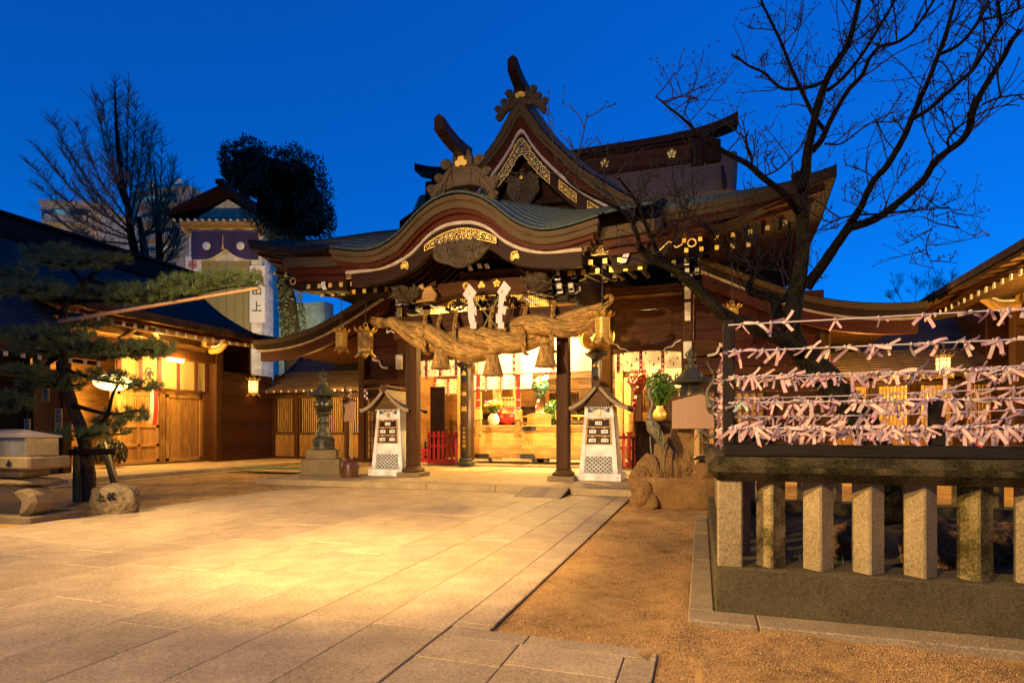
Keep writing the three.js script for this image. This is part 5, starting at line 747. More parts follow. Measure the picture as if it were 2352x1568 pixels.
// ---------- bronze lantern on a stone pedestal ----------
function bronzeLantern(x, z, y0, label) {
  const t = thing('bronze_lantern', [x, y0, z], label, 'lantern', 'bronze pedestal lanterns', PI / 7), q = (n, g, m, p) => lpart(p ?? t, n, g, m);
  q('stone_step', bx(-0.6, 0.6, 0, 0.05, -0.6, 0.6, 0.015, 'x'), M.stone); q('pedestal', bx(-0.54, 0.54, 0.052, 0.5, -0.54, 0.54, 0.015, 'x'), M.stone); q('pedestal', bx(-0.42, 0.42, 0.502, 0.76, -0.42, 0.42, 0.015, 'x'), M.stone);
  q('base', [lathe([[0, 0.76], [0.36, 0.76], [0.36, 0.8], [0.33, 0.82], [0.33, 1.02], [0.36, 1.04], [0.34, 1.08], [0.26, 1.12], [0.2, 1.2], [0.17, 1.24]], 6)], M.bronze);
  for (let i = 0; i < 6; i++) q('relief_panel', [rot(bx(-0.11, 0.11, 0.85, 0.99, 0.285, 0.3, 0.01), 'y', i * PI / 3 + PI / 6), ...[0, 1, 2].map(() => rot(tube(Array.from({ length: 8 }, (_, j) => [-0.08 + j * 0.022, 0.92 + 0.04 * sin(j * 1.9 + i), 0.303]), 0.009, 4), 'y', i * PI / 3 + PI / 6))], M.bronze);
  q('stem', lathe([[0.3, 1.1], [0.26, 1.14], [0.21, 1.2], [0.24, 1.24], [0.2, 1.3], [0.15, 1.4], [0.14, 1.5], [0.17, 1.56], [0.2, 1.58], [0.17, 1.62], [0.14, 1.7], [0.16, 1.78], [0.24, 1.82], [0.25, 1.86], [0.1, 1.88]], 20), M.bronze);
  const fb = q('firebox', lathe([[0.14, 1.87], [0.2, 1.92], [0.25, 2.02], [0.26, 2.14], [0.22, 2.26], [0.17, 2.32]], 12), M.black);
  const mesh = []; for (let i = 0; i < 24; i++) for (const s of [-1, 1]) { const p = []; for (let j = 0; j <= 6; j++) { const v = j / 6, a = i * PI / 12 + s * v * 0.7, r = 0.155 + 0.115 * sin(PI * (0.12 + v * 0.76)); p.push([cos(a) * r, 1.89 + v * 0.42, sin(a) * r]); } mesh.push(tube(p, 0.007, 4, 8)); } for (let i = 0; i < 6; i++) { const a = i * PI / 3; mesh.push(tube([[cos(a) * 0.18, 1.88, sin(a) * 0.18], [cos(a) * 0.28, 2.1, sin(a) * 0.28], [cos(a) * 0.19, 2.32, sin(a) * 0.19]], 0.016, 5, 8)); } q('openwork', mesh, M.bronze, fb);
  for (let i = 0; i < 6; i++) { const a = i * PI / 3 + PI / 6, g = []; for (const [u, v] of [[0, 1], [-0.87, -0.5], [0.87, -0.5]]) g.push(ball(u * 0.026, 2.1 + v * 0.026, 0.275, 0.026, 0.026, 0.01, 6, 4)); q('gilt_crest', rot(join(g), 'y', a), M.gold, fb); }
  const rf = q('roof', lathe([[0.1, 2.32], [0.3, 2.33], [0.46, 2.36], [0.47, 2.385], [0.38, 2.42], [0.28, 2.5], [0.2, 2.6], [0.12, 2.66], [0.1, 2.7]], 18), M.bronze);
  for (let i = 0; i < 6; i++) { const a = i * PI / 3 + PI / 6, sp = []; for (let j = 0; j <= 14; j++) { const th = -1.2 + j / 14 * 5.2, r = 0.07 * (1 - 0.045 * j); const R = 0.5 + r * cos(th); sp.push([cos(a) * R, 2.47 + r * sin(th), sin(a) * R]); } q('roof_curl', tube(sp, 0.016, 5, 24), M.bronze, rf); }
  q('finial', [lathe([[0.1, 2.68], [0.13, 2.74], [0.07, 2.78], [0.055, 2.82], [0.11, 2.88], [0.05, 2.9], [0, 2.9]], 14), ...[-2, -1, 0, 1, 2].map((i) => tube([[0.02 * i, 2.88, 0], [0.055 * i, 2.98, 0.01 * i], [0.035 * i, 3.06 + 0.06 * (2 - abs(i)), 0]], [0.022, 0.024, 0.004], 5)), ...[-1, 1].map((i) => tube([[0, 2.88, 0.02 * i], [0, 2.98, 0.07 * i], [0, 3.12, 0.03 * i]], [0.022, 0.024, 0.004], 5))], M.bronze);
}
{ const a = onY(728, 1092, PY0); bronzeLantern(a[0], a[2] - 0.3, PY0, 'tall bronze lantern on a square stone pedestal at the platform corner near the lattice corridor'); const b = at(1587, 900, 12.7); bronzeLantern(b[0], b[2], PY0, 'tall bronze lantern half hidden behind the blank notice board and rock basin'); }
// ---------- hanging lanterns ----------
function hangingLantern(x, y, z, k, chain, label, lit = 0, turn = 0) {                  // y = middle of the body, k = half width of the body
  const t = thing('hanging_lantern', [x, y, z], label, 'lantern', null, turn), q = (n, g, m, p) => lpart(p ?? t, n, g, m), b = q('body', lathe([[k * 0.98, -k * 1.4], [k * 1.05, k * 1.3]], 6), lit ? glow([1, 0.62, 0.2], lit) : M.brass);
  const fr = []; for (let i = 0; i < 6; i++) { const a = i * PI / 3; fr.push(tube([[sin(a) * k, -k * 1.45, cos(a) * k], [sin(a) * k * 1.06, k * 1.35, cos(a) * k * 1.06]], k * 0.07, 5)); const c = a + PI / 6; for (let j = 0; j < 7; j++) for (const s of [-1, 1]) { if (lit && j % 3) continue; const yy = -k * 1.15 + j * k * 0.3, R = k * 0.9; fr.push(tube([[sin(c) * R + cos(c) * k * 0.4 * s, yy, cos(c) * R - sin(c) * k * 0.4 * s], [sin(c) * R, yy + k * 0.24, cos(c) * R], [sin(c) * R - cos(c) * k * 0.1 * s, yy + k * 0.05, cos(c) * R + sin(c) * k * 0.1 * s]], k * 0.035, 4, 5)); } } for (const yy of [-1.4, -0.95, 0.85, 1.3]) fr.push(strip(new THREE.TorusGeometry(k * 1.03, k * 0.06, 5, 6).rotateX(PI / 2).rotateY(PI / 2).translate(0, k * yy, 0))); q('frame', fr, M.brass, b);
  const petal = (a, r0, y0, r1, y1, r2, y2, w) => sheet(4, 5, (u, v) => { const r = (1 - v) * (1 - v) * r0 + 2 * v * (1 - v) * r1 + v * v * r2, yy = (1 - v) * (1 - v) * y0 + 2 * v * (1 - v) * y1 + v * v * y2, ww = w * sin(PI * (0.12 + 0.87 * v)) * (u - 0.5) * 2; return [(sin(a) * r + cos(a) * ww) * k, (yy + 0.08 * (1 - 4 * (u - 0.5) ** 2)) * k, (cos(a) * r - sin(a) * ww) * k]; });
  for (let i = 0; i < 10; i++) q('lotus_petal', petal(i * PI / 5, 0.9, 1.3, 1.6, 1.45, 1.75, 2.05, 0.36), M.brass); for (let i = 0; i < 6; i++) q('skirt_petal', petal(i * PI / 3 + PI / 6, 0.85, -1.4, 1.1, -1.7, 1.75, -2.35, 0.55), M.brass);
  q('dome', lathe([[k * 1.0, k * 1.3], [k * 0.7, k * 1.6], [k * 0.3, k * 1.95], [k * 0.12, k * 2.2], [0, k * 2.25]], 12), M.brass); q('ring', strip(new THREE.TorusGeometry(k * 0.32, k * 0.06, 6, 18).translate(0, k * 2.5, 0)), M.brass);
  if (chain > k * 2.8 + 0.1) { const c = []; for (let yy = k * 2.8, i = 0; yy < chain; yy += 0.075, i++) c.push(strip(new THREE.TorusGeometry(0.028, 0.008, 4, 8).scale(0.7, 1.5, 1).rotateY(i % 2 ? PI / 2 : 0).translate(0, yy, 0))); q('chain', c, M.bronze); }
  if (lit) lampAt(AMBER, lit * 0.5, x, y, z, 4);
}
{ const L = (u, v, z, w, ch, label, lit, turn) => { const p = onZ(u, v, z); hangingLantern(...p, w / FOC * hypot(p[0], p[2]) * 0.95, ch, label, lit, turn); };
  L(784, 780, -17.2, 12.5, 1.35, 'smaller gilt hanging lantern with one bright face under the porch eave', 0, 0.35); L(839, 785, -15.2, 16, 1.4, 'hanging lantern nearest the frayed rope end under the porch eave', 0, 0.1); L(1383, 752, -14.0, 18, 1.5, 'large hanging lantern beside the curled rope end above the lotus lamp', 0, 0.2); L(1681, 725, -17.5, 12.5, 1.5, 'gilt hanging lantern on a long chain behind the cherry limb', 0, 0.1);
  L(581, 887, -21.8, 9.5, 0.5, 'glowing hanging lantern at the corner of the lattice corridor', 2.4, 0.3); L(2166, 838, -15, 11, 0.5, 'glowing hanging lantern behind the tied paper strips', 2.4, 0.2); }
// ---------- lotus lamp posts ----------
for (const [u, v, label, vb] of [[1069, 832, 'black lamp post with gilt writing and lotus bowl between red fence and flower vase', 0], [1370, 807, 'black lamp post with gilt writing and lotus bowl behind the kiosk by the ramp', 1]]) {
  const z = vb ? -17.6 : -19.7, p = onZ(u, v, z), x = p[0], yt = p[1], y0 = vb ? PY0 : 0.235, t = thing('lotus_lamp_post', [x, y0, z], label, 'lamp post'), k = vb ? 0.88 : 1, q = (n, g, m, r) => part(r ?? t, n, g, m);
  q('post', bx(x - 0.16 * k, x + 0.16 * k, y0 + 0.22, yt - 0.18, z - 0.16 * k, z + 0.16 * k, 0.03), M.black); q('inlay', bx(x - 0.115 * k, x + 0.115 * k, y0 + 0.5, yt - 0.75, z - 0.1, z + 0.162 * k, 0.004), M.brown); q('foot', [bx(x - 0.26, x + 0.26, y0, y0 + 0.12, z - 0.26, z + 0.26, 0.03), bx(x - 0.2, x + 0.2, y0 + 0.12, y0 + 0.24, z - 0.2, z + 0.2, 0.03)], M.bronze);
  q('head', strip(lathe([[0.16, -0.25], [0.2, -0.2], [0.26, -0.16], [0.34, -0.12], [0.37, -0.06], [0.34, 0], [0, 0]], 8).rotateY(PI / 8).translate(x, yt, z)), M.black);
  hexCrest(x, yt - 0.42, z + 0.16 * k, 0.05, t); ['奉', '献'].forEach((c, i) => q('gilt_character', strokes(c, x - 0.1 * k, yt - 1.05 - i * 0.55, z + 0.164 * k, 0.2 * k, 0.022), M.gold)); if (!vb) ['上', '中', '日', '本', '国'].forEach((c, i) => q('gilt_character', strokes(c, x - 0.055, yt - 2.35 - i * 0.16, z + 0.164, 0.11, 0.012), M.gold));
  const bowl = q('lotus_bowl', lathe([[0, 0.02], [0.2, 0.04], [0.36, 0.14], [0.42, 0.26], [0.4, 0.27], [0.33, 0.17], [0.18, 0.09], [0, 0.07]].map(([a, b]) => [a * k, b * k]), 24).translate(x, yt, z), M.brass);
  for (let i = 0; i < 8; i++) { const a = i * PI / 4 + 0.3; q('lotus_petal', sheet(4, 6, (s, w) => { const r = (0.3 + 0.34 * sin(w * 1.9) - 0.04 * w) * k, ww = 0.2 * k * sin(PI * (0.2 + 0.8 * w)) * (s - 0.5) * 2; return [x + sin(a) * r + cos(a) * ww, yt + (0.1 + 0.62 * pow(w, 1.3)) * k, z + cos(a) * r - sin(a) * ww]; }), M.brass, bowl); }
  q('glowing_bulb', ball(x, yt + 0.2 * k, z, 0.1), glow([1, 0.62, 0.12], 18), bowl); lampAt(new THREE.Color(1, 0.6, 0.14), vb ? 12 : 12, x, yt + 0.42, z, 4);
}
// ---------- carved masks on posts ----------
function mask(x, y, z, k, m, label, y0) {
  const t = thing('carved_mask', [x, y0, z], label, 'mask'), G = new THREE.SphereGeometry(1, 48, 40), p = G.attributes.position, gz = (a, b, s) => exp(-((a * a + b * b) / (s * s)));
  for (let i = 0; i < p.count; i++) { let X0 = p.getX(i), Y = p.getY(i), Z = p.getZ(i); const w = 0.80 + 0.10 * Y - 0.1 * pow(max(0, -Y), 2); let d = 0; if (Z > 0) { const s = abs(X0); d += 0.42 * gz(X0 * 1.4, (Y + 0.02) * 1.0, 0.3) + 0.2 * gz(s - 0.2, Y + 0.12, 0.16) + 0.26 * gz(s - 0.4, (Y - 0.5) * 1.8, 0.26) - 0.22 * gz(s - 0.38, Y - 0.22, 0.2) + 0.24 * gz(s - 0.56, Y + 0.12, 0.25) - 0.26 * gz(X0 * 0.45, (Y + 0.5) * 2.2, 0.22) + 0.18 * gz(X0 * 0.5, (Y + 0.3) * 2.6, 0.24) + 0.2 * gz(X0 * 0.7, (Y + 0.72) * 1.7, 0.28) + 0.08 * sin(9 * s + 6 * Y) * gz(X0, Y - 0.75, 0.4); } p.setXYZ(i, x + X0 * w * k, y + Y * k * 1.08, z + (Z > 0 ? Z * 0.45 + d * 1.35 : Z * 0.25) * k); }
  G.computeVertexNormals(); const f = part(t, 'face', G, m), q = (n, g, mm) => part(f, n, g, mm);
  for (const s of [-1, 1]) { q('eye', ball(x + s * 0.33 * k, y + 0.24 * k, z + 0.42 * k, 0.15 * k, 0.1 * k, 0.09 * k), M.gold); q('pupil', ball(x + s * 0.31 * k, y + 0.24 * k, z + 0.5 * k, 0.055 * k), M.black); q('brow', tube([[x + s * 0.1 * k, y + 0.38 * k, z + 0.62 * k], [x + s * 0.35 * k, y + 0.55 * k, z + 0.62 * k], [x + s * 0.62 * k, y + 0.7 * k, z + 0.3 * k]], [0.06 * k, 0.1 * k, 0.03 * k], 6), M.gold); q('ear', rock(x + s * 0.82 * k, y + 0.1 * k, z + 0.02 * k, 0.12 * k, 0.26 * k, 0.1 * k, 0.2, s, 1), m); }
  const tooth = []; for (let i = -4; i <= 4; i++) for (const e of [0, 1]) tooth.push(cbx(x + i * 0.085 * k, y + (-0.46 - e * 0.12) * k, z + (0.5 - 0.03 * abs(i)) * k, 0.075 * k, 0.1 * k, 0.06 * k, 0.01)); q('teeth', tooth, M.gold); q('mouth', ball(x, y - 0.52 * k, z + 0.4 * k, 0.42 * k, 0.15 * k, 0.1 * k), M.black);
  part(t, 'post', bx(x - 0.16, x + 0.16, y0 + 0.1, y - k * 0.9, z - 0.3, z, 0.02), M.post); part(t, 'post', bx(x - 0.12, x + 0.12, y - k * 0.95, y + 0.2, z - 0.28, z - 0.1, 0.02), M.post); part(t, 'foot', bx(x - 0.3, x + 0.3, y0, y0 + 0.12, z - 0.45, z + 0.15, 0.02), M.dark);
  for (const [a, b] of [[0.06, 1.25], [0.09, 1.6]]) { part(t, 'paper_charm', rot(bx(x - a - 0.05, x - a + 0.05, y - b * k - 0.25, y - b * k, z + 0.02, z + 0.025), 'z', -0.2, [x, y - b * k, z]), M.paper); part(t, 'red_charm', rot(bx(x - a - 0.02, x - a + 0.07, y - b * k - 0.42, y - b * k - 0.2, z + 0.026, z + 0.031), 'z', -0.2, [x, y - b * k, z]), M.redcloth); }
}
{ const a = onZ(1464, 876, -21.6); mask(...a, 0.40, mat([0.25, 0.010, 0.006], { t: 'blotch', rough: 0.4 }), 'large red carved mask with golden brows on a post', 0.235); const b = onZ(1240, 888, -22.6); mask(...b, 0.40, mat([0.03, 0.10, 0.05], { t: 'blotch', rough: 0.35 }), 'dark green carved mask with golden brows on a post beside the bright bulb', 0.235); }
// ---------- leafy branches in brass pots ----------
function pot(x, y, z, r, label) {
  const t = thing('potted_evergreen', [x, y, z], label, 'potted plant'); part(t, 'pot', lathe([[0, 0], [0.1, 0], [0.2, 0.1], [0.22, 0.22], [0.15, 0.36], [0.1, 0.42], [0.13, 0.48], [0.08, 0.48]]).translate(x, y, z), M.gold); const st = [], lf = [];
  for (let i = 0; i < 14; i++) { const a = rr(0, 6.3), e = rr(0, 1); st.push(tube([[x, y + 0.4, z], [x + cos(a) * r * e * 0.5, y + 0.8, z + sin(a) * r * e * 0.5], [x + cos(a) * r * e, y + 0.7 + r * 1.2, z + sin(a) * r * e]], [0.018, 0.006], 4)); }
  for (let i = 0; i < 900; i++) { const a = rr(0, 6.3), c = rr(-1, 1), q = r * pow(rnd(), 0.4), s = sqrt(1 - c * c); lf.push(strip(new THREE.CircleGeometry(0.07, 6).scale(0.5, 1, 1).rotateX(rr(-1.4, 1.4)).rotateY(rr(0, 6.3)).translate(x + cos(a) * s * q, y + 0.55 + r + c * q * 1.1, z + sin(a) * s * q))); } part(t, 'stems', st, M.bark); part(t, 'leaves', lf, M.sakaki);
}
{ const a = onZ(1276, 960, -22.2); pot(a[0], 1.1, a[2], 0.5, 'leafy green branches in a pot between the green mask and the porch pillar'); const b = onZ(1515, 966, -19.0); pot(b[0], b[1], b[2], 0.48, 'leafy green branches in a brass pot beside the red mask'); part(thing('pot_stand', [b[0], 0.235, b[2]], 'dark plain chest under the brass pot of leafy branches', 'chest'), 'chest_body', [bx(b[0] - 0.75, b[0] + 0.6, 0.16, b[1] - 0.05, b[2] - 0.4, b[2] + 0.25, 0.02), bx(b[0] - 0.8, b[0] + 0.65, b[1] - 0.049, b[1], b[2] - 0.45, b[2] + 0.3, 0.02)], M.dark); }
// ---------- low red fences ----------
function redFence(x0, x1, z, y0, h, label) { const t = thing('red_fence', [(x0 + x1) / 2, y0, z], label, 'fence', null), n = round((x1 - x0) / 0.19); for (let i = 0; i <= n; i++) { const x = mix(x0, x1, i / n); part(t, 'picket', bx(x - 0.05, x + 0.05, y0 + 0.08, y0 + h, z, z + 0.03, 0.008), M.vermilion); } for (const y of [0.12, h * 0.55, h * 0.86]) part(t, 'rail', bx(x0 - 0.06, x1 + 0.06, y0 + y - 0.05, y0 + y + 0.05, z - 0.035, z - 0.002, 0.008), M.vermilion); part(t, 'foot_board', bx(x0 - 0.06, x1 + 0.06, y0, y0 + 0.1, z + 0.032, z + 0.07, 0.008), M.vermilion); }
{ const z = -20.0; redFence(onZ(986, 1020, z)[0], onZ(1048, 1020, z)[0], z, 0.235, onZ(1010, 990, z)[1] - 0.235, 'low red picket fence between the dark chair and the lamp post'); redFence(onZ(1405, 1020, z)[0], onZ(1515, 1020, z)[0], z, 0.235, onZ(1440, 992, z)[1] - 0.24, 'low red picket fence behind the table with a white cloth'); redFence(onZ(960, 1040, -20.6)[0], onZ(984, 1040, -20.6)[0], -20.6, 0.235, 0.55, 'short red picket fence partly behind the dark chair'); }
// ---------- chair, table, boards, bin, ramp ----------
{ const a = onY(985, 1068, PY0), x = a[0] - 0.35, z = a[2] - 1.4, y = PY0, t = thing('dark_chair', [x, y, z], 'dark wooden chair behind a porch pillar beside the red fence', 'chair'), q = (n, g) => part(t, n, g, M.dark); q('seat', bx(x - 0.4, x + 0.3, y + 0.62, y + 0.68, z - 0.4, z + 0.3, 0.02)); q('backrest', bx(x - 0.4, x - 0.0, y + 0.85, y + 1.35, z - 0.4, z - 0.36, 0.02)); for (const [i, j, h] of [[-0.38, -0.38, 1.4], [0.26, -0.38, 1.4], [-0.38, 0.26, 0.9], [0.26, 0.26, 0.9]]) q('leg', bx(x + i - 0.03, x + i + 0.03, y, y + h, z + j - 0.03, z + j + 0.03, 0.01)); q('armrest', bx(x + 0.22, x + 0.32, y + 0.9, y + 0.95, z - 0.4, z + 0.3, 0.015)); q('stretcher', bx(x - 0.35, x + 0.23, y + 0.25, y + 0.3, z + 0.24, z + 0.28)); }
{ const a = onY(1455, 1080, PY0), x = a[0], z = a[2] - 0.2, y = PY0, T0 = onZ(1455, 1004, z)[1], t = thing('side_table', [x, y, z], 'dark wooden table draped with a white cloth beside the red fence', 'table'), q = (n, g, m = M.dark) => part(t, n, g, m); q('tabletop', bx(x - 0.08, x + 1.1, T0 - 0.08, T0, z - 0.6, z + 0.05, 0.015)); for (const [i, j] of [[-0.04, 0], [1.05, 0], [-0.04, -0.55], [1.05, -0.55]]) q('leg', bx(x + i - 0.035, x + i + 0.035, y, T0 - 0.08, z + j - 0.035, z + j + 0.035, 0.01)); q('stretcher', bx(x, x + 1.05, y + 0.6, y + 0.66, z - 0.03, z + 0.02)); q('cloth', [sheet(10, 8, (u, v) => [x + 0.06 + u * 0.52, T0 + 0.008 - v * 0.72, z + 0.062 + 0.01 * sin(u * 9) * v]), sheet(10, 2, (u, v) => [x + 0.06 + u * 0.52, T0 + 0.008, z + 0.062 - v * 0.6])], M.white); }
function board(pts, z, label, post, cap, name = 'notice_board') { const c = pts.reduce((s, p) => [s[0] + p[0] / pts.length, s[1] + p[1] / pts.length], [0, 0]), t = thing(name, [c[0], post, z], label, 'notice board'); part(t, 'board_panel', plate(pts, z, 0.05, 0.008), mat([0.46, 0.25, 0.125], { t: 'weave', rough: 0.7 })); part(t, 'post', bx(c[0] - 0.05, c[0] + 0.05, post, min(...pts.map((p) => p[1])) + 0.15, z - 0.07, z - 0.005, 0.01), M.warm); const n = pts.length; for (const [a, b] of cap) { const p = pts[a], r = pts[b], l = hypot(r[0] - p[0], r[1] - p[1]), m = [(p[0] + r[0]) / 2, (p[1] + r[1]) / 2]; part(t, 'cap_strip', rot(bx(m[0] - l / 2 - 0.05, m[0] + l / 2 + 0.03, m[1] + 0.01, m[1] + 0.04, z - 0.03, z + 0.085, 0.005), 'z', atan2(r[1] - p[1], r[0] - p[0]), [m[0], m[1], z]), M.brown); } }
{ const z = -12.0, q = (u, v) => onZ(u, v, z).slice(0, 2); board([q(1543, 984), q(1655, 984), q(1655, 919), q(1608, 904), q(1544, 920)], z, 'large blank peaked notice board behind the bronze cranes', 0, [[4, 3], [3, 2]]);
  const z2 = onY(804, 1085, PY0)[2], q2 = (u, v) => onZ(u, v, z2).slice(0, 2); board([q2(790, 967), q2(817, 967), q2(817, 922), q2(804, 917), q2(790, 922)], z2, 'small blank orange notice board on a thin post behind the round bin', PY0, [[4, 3], [3, 2]]); }
{ const a = onY(803, 1095, PY0), t = thing('round_bin', [a[0], PY0, a[2]], 'squat brown lacquered bin with a domed lid near the platform edge', 'bin'); const m = mat([0.085, 0.028, 0.008], { rough: 0.3, clearcoat: 0.5 }); lpart(t, 'bin_body', lathe([[0, 0], [0.24, 0], [0.26, 0.02], [0.265, 0.26], [0.25, 0.28]]), m); lpart(t, 'bin_rim', lathe([[0.25, 0.27], [0.275, 0.28], [0.275, 0.31], [0.25, 0.32]]), m); lpart(t, 'domed_lid', lathe([[0.25, 0.315], [0.235, 0.4], [0.18, 0.47], [0.08, 0.51], [0, 0.515]]), m); }
{ const a = onY(1180, 1140, 0), b = onY(1288, 1144, 0), t = thing('wooden_ramp', [(a[0] + b[0]) / 2, 0, -12.6], 'low ribbed wooden ramp laid against the platform edge', 'ramp'), x0 = a[0], x1 = b[0], z1 = a[2], z0 = -13.1, n = 13; for (let i = 0; i < n; i++) { const u = i / n, w = (i + 0.9) / n, za = mix(z1, z0, u), zb = mix(z1, z0, w), ya = mix(0.012, 0.15, u) + 0.012, yb = mix(0.012, 0.15, w) + 0.012; part(t, 'slat', sheet(1, 3, (p, q) => { const k = q * 3; return [mix(x0, x1, p), k < 1 ? ya - 0.02 : k < 2.5 ? mix(ya, yb, (k - 1) / 1.5) : yb - 0.02, k < 1 ? za : k < 2.5 ? mix(za, zb, (k - 1) / 1.5) : zb]; }), M.oldshingle); } for (const x of [x0, x1 - 0.04]) part(t, 'side_board', plate([[z0, 0], [z1, 0], [z1, 0.008], [z0, 0.155]].map(([p, q]) => [-p, q]), 0, 0.04).rotateY(PI / 2).translate(x, 0, 0), M.dark); }
// ---------- rock basin ----------
{
  const t = thing('rock_basin', [-0.6, 0, -10.9], 'rough stone water basin with a tall rock rising behind its rim', 'basin'), q = (u, v, d) => at(u, v, d);
  const b = q(1562, 1140, 11.3); const g = new THREE.IcosahedronGeometry(1, 14), p = g.attributes.position; for (let i = 0; i < p.count; i++) { let x = p.getX(i), y = p.getY(i), z = p.getZ(i); const n = 1 + 0.09 * fbm3(x * 2, y * 2, z * 2) + 0.03 * fbm3(x * 8, y * 8, z * 8); const sx = Math.sign(x) * pow(abs(x), 0.7), sz = Math.sign(z) * pow(abs(z), 0.75); let yy = y * 0.62 * n; const rr2 = x * x + z * z; if (yy > 0.28) yy = rr2 < 0.62 ? 0.12 : 0.28 + 0.02 * fbm3(x * 5, 0, z * 5); p.setXYZ(i, b[0] + sx * 0.93 * n, 0.30 + yy, b[2] - 0.1 + sz * 0.62 * n); } g.computeVertexNormals(); part(t, 'basin', buv(toCreasedNormals(g, 0.7), 'x'), M.rock);
  const r0 = q(1572, 1050, 11.75); part(t, 'tall_rock', [rock(r0[0], 0.75, r0[2] - 0.1, 0.62, 0.68, 0.4, 0.3, 4.2, 5), rock(r0[0] - 0.3, 0.7, r0[2] + 0.06, 0.32, 0.58, 0.3, 0.2, 8.1, 4), rock(r0[0] + 0.35, 0.65, r0[2] + 0.05, 0.34, 0.52, 0.3, 0.22, 2.7, 4)], M.rock);
  for (const [u, v, d, r, s] of [[1478, 1135, 11.0, 0.2, 1], [1470, 1105, 11.5, 0.26, 2], [1497, 1158, 10.9, 0.13, 3], [1484, 1162, 11.0, 0.14, 4], [1498, 1145, 10.95, 0.09, 5], [1492, 1085, 11.7, 0.3, 6], [1470, 1150, 11.3, 0.22, 7]]) { const c = q(u, v, d); part(t, 'cobble', rock(c[0], c[1], c[2], r * 0.9, r * 1.2, r * 0.9, 0.2, s * 3.3, 3), M.rock); }
  part(t, 'spout', tube([q(1595, 1052, 11.2), q(1620, 1046, 11.0), q(1640, 1040, 10.8)], [0.035, 0.045, 0.05], 8), M.black); part(t, 'water', sheet(1, 1, (u, v) => [b[0] + mix(-0.6, 0.6, u), 0.44, b[2] + mix(0.3, -0.45, v)]), mat([0.01, 0.012, 0.015], { rough: 0.06 }));
}
// ---------- bronze cranes ----------
{
  const Z = (a, b, d) => at((1950 + a / 2.85) / 1.3611, (1100 + b / 2.85) / 1.3611, d), px = (n, d) => n / 2.85 / 1.3611 / FOC * d;
  const patina = mat([0.22, 0.18, 0.095], { t: 'blotch', bump: 0.004, rough: 0.55, metal: 0.2 });
  function crane(name, label, d, path, rad, body, legs, beak) {
    const P = path.map(([a, b, o]) => Z(a, b, d + (o ?? 0))), t = thing('crane_statue', Z(path[0][0], path[0][1], d), label, 'statue');
    part(t, 'neck_and_head', tube(P, rad.map((r) => px(r, d)), 10, 30), patina); for (const bk of beak) part(t, 'beak', tube(bk.map(([a, b]) => Z(a, b, d)), [px(7, d), px(5, d), px(1.5, d)], 6), patina);
    if (body) { const A = Z(...body[0], d), B = Z(...body[1], d + 0.1), C = Z(...body[2], d + 0.15); part(t, 'body', tube([A, B, C], body[3].map((r) => px(r, d)), 16, 18, 0.04), patina); for (let i = 0; i < 22; i++) { const u = rnd(), c = [0, 1, 2].map((k) => mix(A[k], C[k], 0.25 + 0.7 * u)); part(t, 'feather', tube([[c[0] + rr(-0.1, 0.1), c[1] + rr(0, 0.12), c[2] + 0.1], [c[0] + rr(-0.02, 0.12), c[1] - 0.1, c[2] + 0.13], [c[0] + rr(0.02, 0.16), c[1] - rr(0.2, 0.3), c[2] + 0.08]], [0.012, 0.02, 0.004], 5), patina); } }
    for (const L of legs) part(t, 'leg', tube(L.map(([a, b]) => Z(a, b, d + 0.1)), [px(9, d), px(6, d), px(8, d), px(5, d), px(6, d)], 7), patina);
  }
  crane('a', 'bronze crane statue standing with raised beak and long thin legs', 10.9, [[240, 310], [225, 345], [228, 395], [250, 440], [248, 490], [232, 540], [228, 600]], [10, 17, 14, 13, 14, 18, 34], [[225, 600], [265, 680], [330, 790], [34, 62, 22]], [[[235, 745], [236, 800], [240, 860], [252, 960], [264, 1075]], [[312, 775], [316, 830], [322, 860], [326, 960], [330, 1072]]], [[[238, 325], [270, 280], [304, 238]]]);
  crane('b', 'bronze crane statue with an upright curved neck beside the post of tied papers', 10.3, [[805, 200], [812, 215], [806, 245], [765, 300], [742, 350], [742, 400], [758, 450], [775, 490]], [14, 18, 15, 13, 13, 15, 22, 42], [[765, 460], [800, 500], [850, 560], [40, 60, 30]], [], [[[795, 200], [770, 150], [742, 72]], [[808, 190], [765, 140], [726, 84]]]);
  crane('c', 'bronze crane statue bending its head down over the rock', 10.6, [[665, 715], [690, 700], [720, 720], [755, 748], [790, 735], [830, 690], [880, 660]], [14, 18, 13, 12, 13, 16, 26], [[870, 665], [930, 690], [1000, 740], [28, 60, 30]], [[[930, 720], [932, 800], [930, 860], [935, 960], [930, 1060]]], [[[655, 735], [620, 790], [577, 840]]]);
}
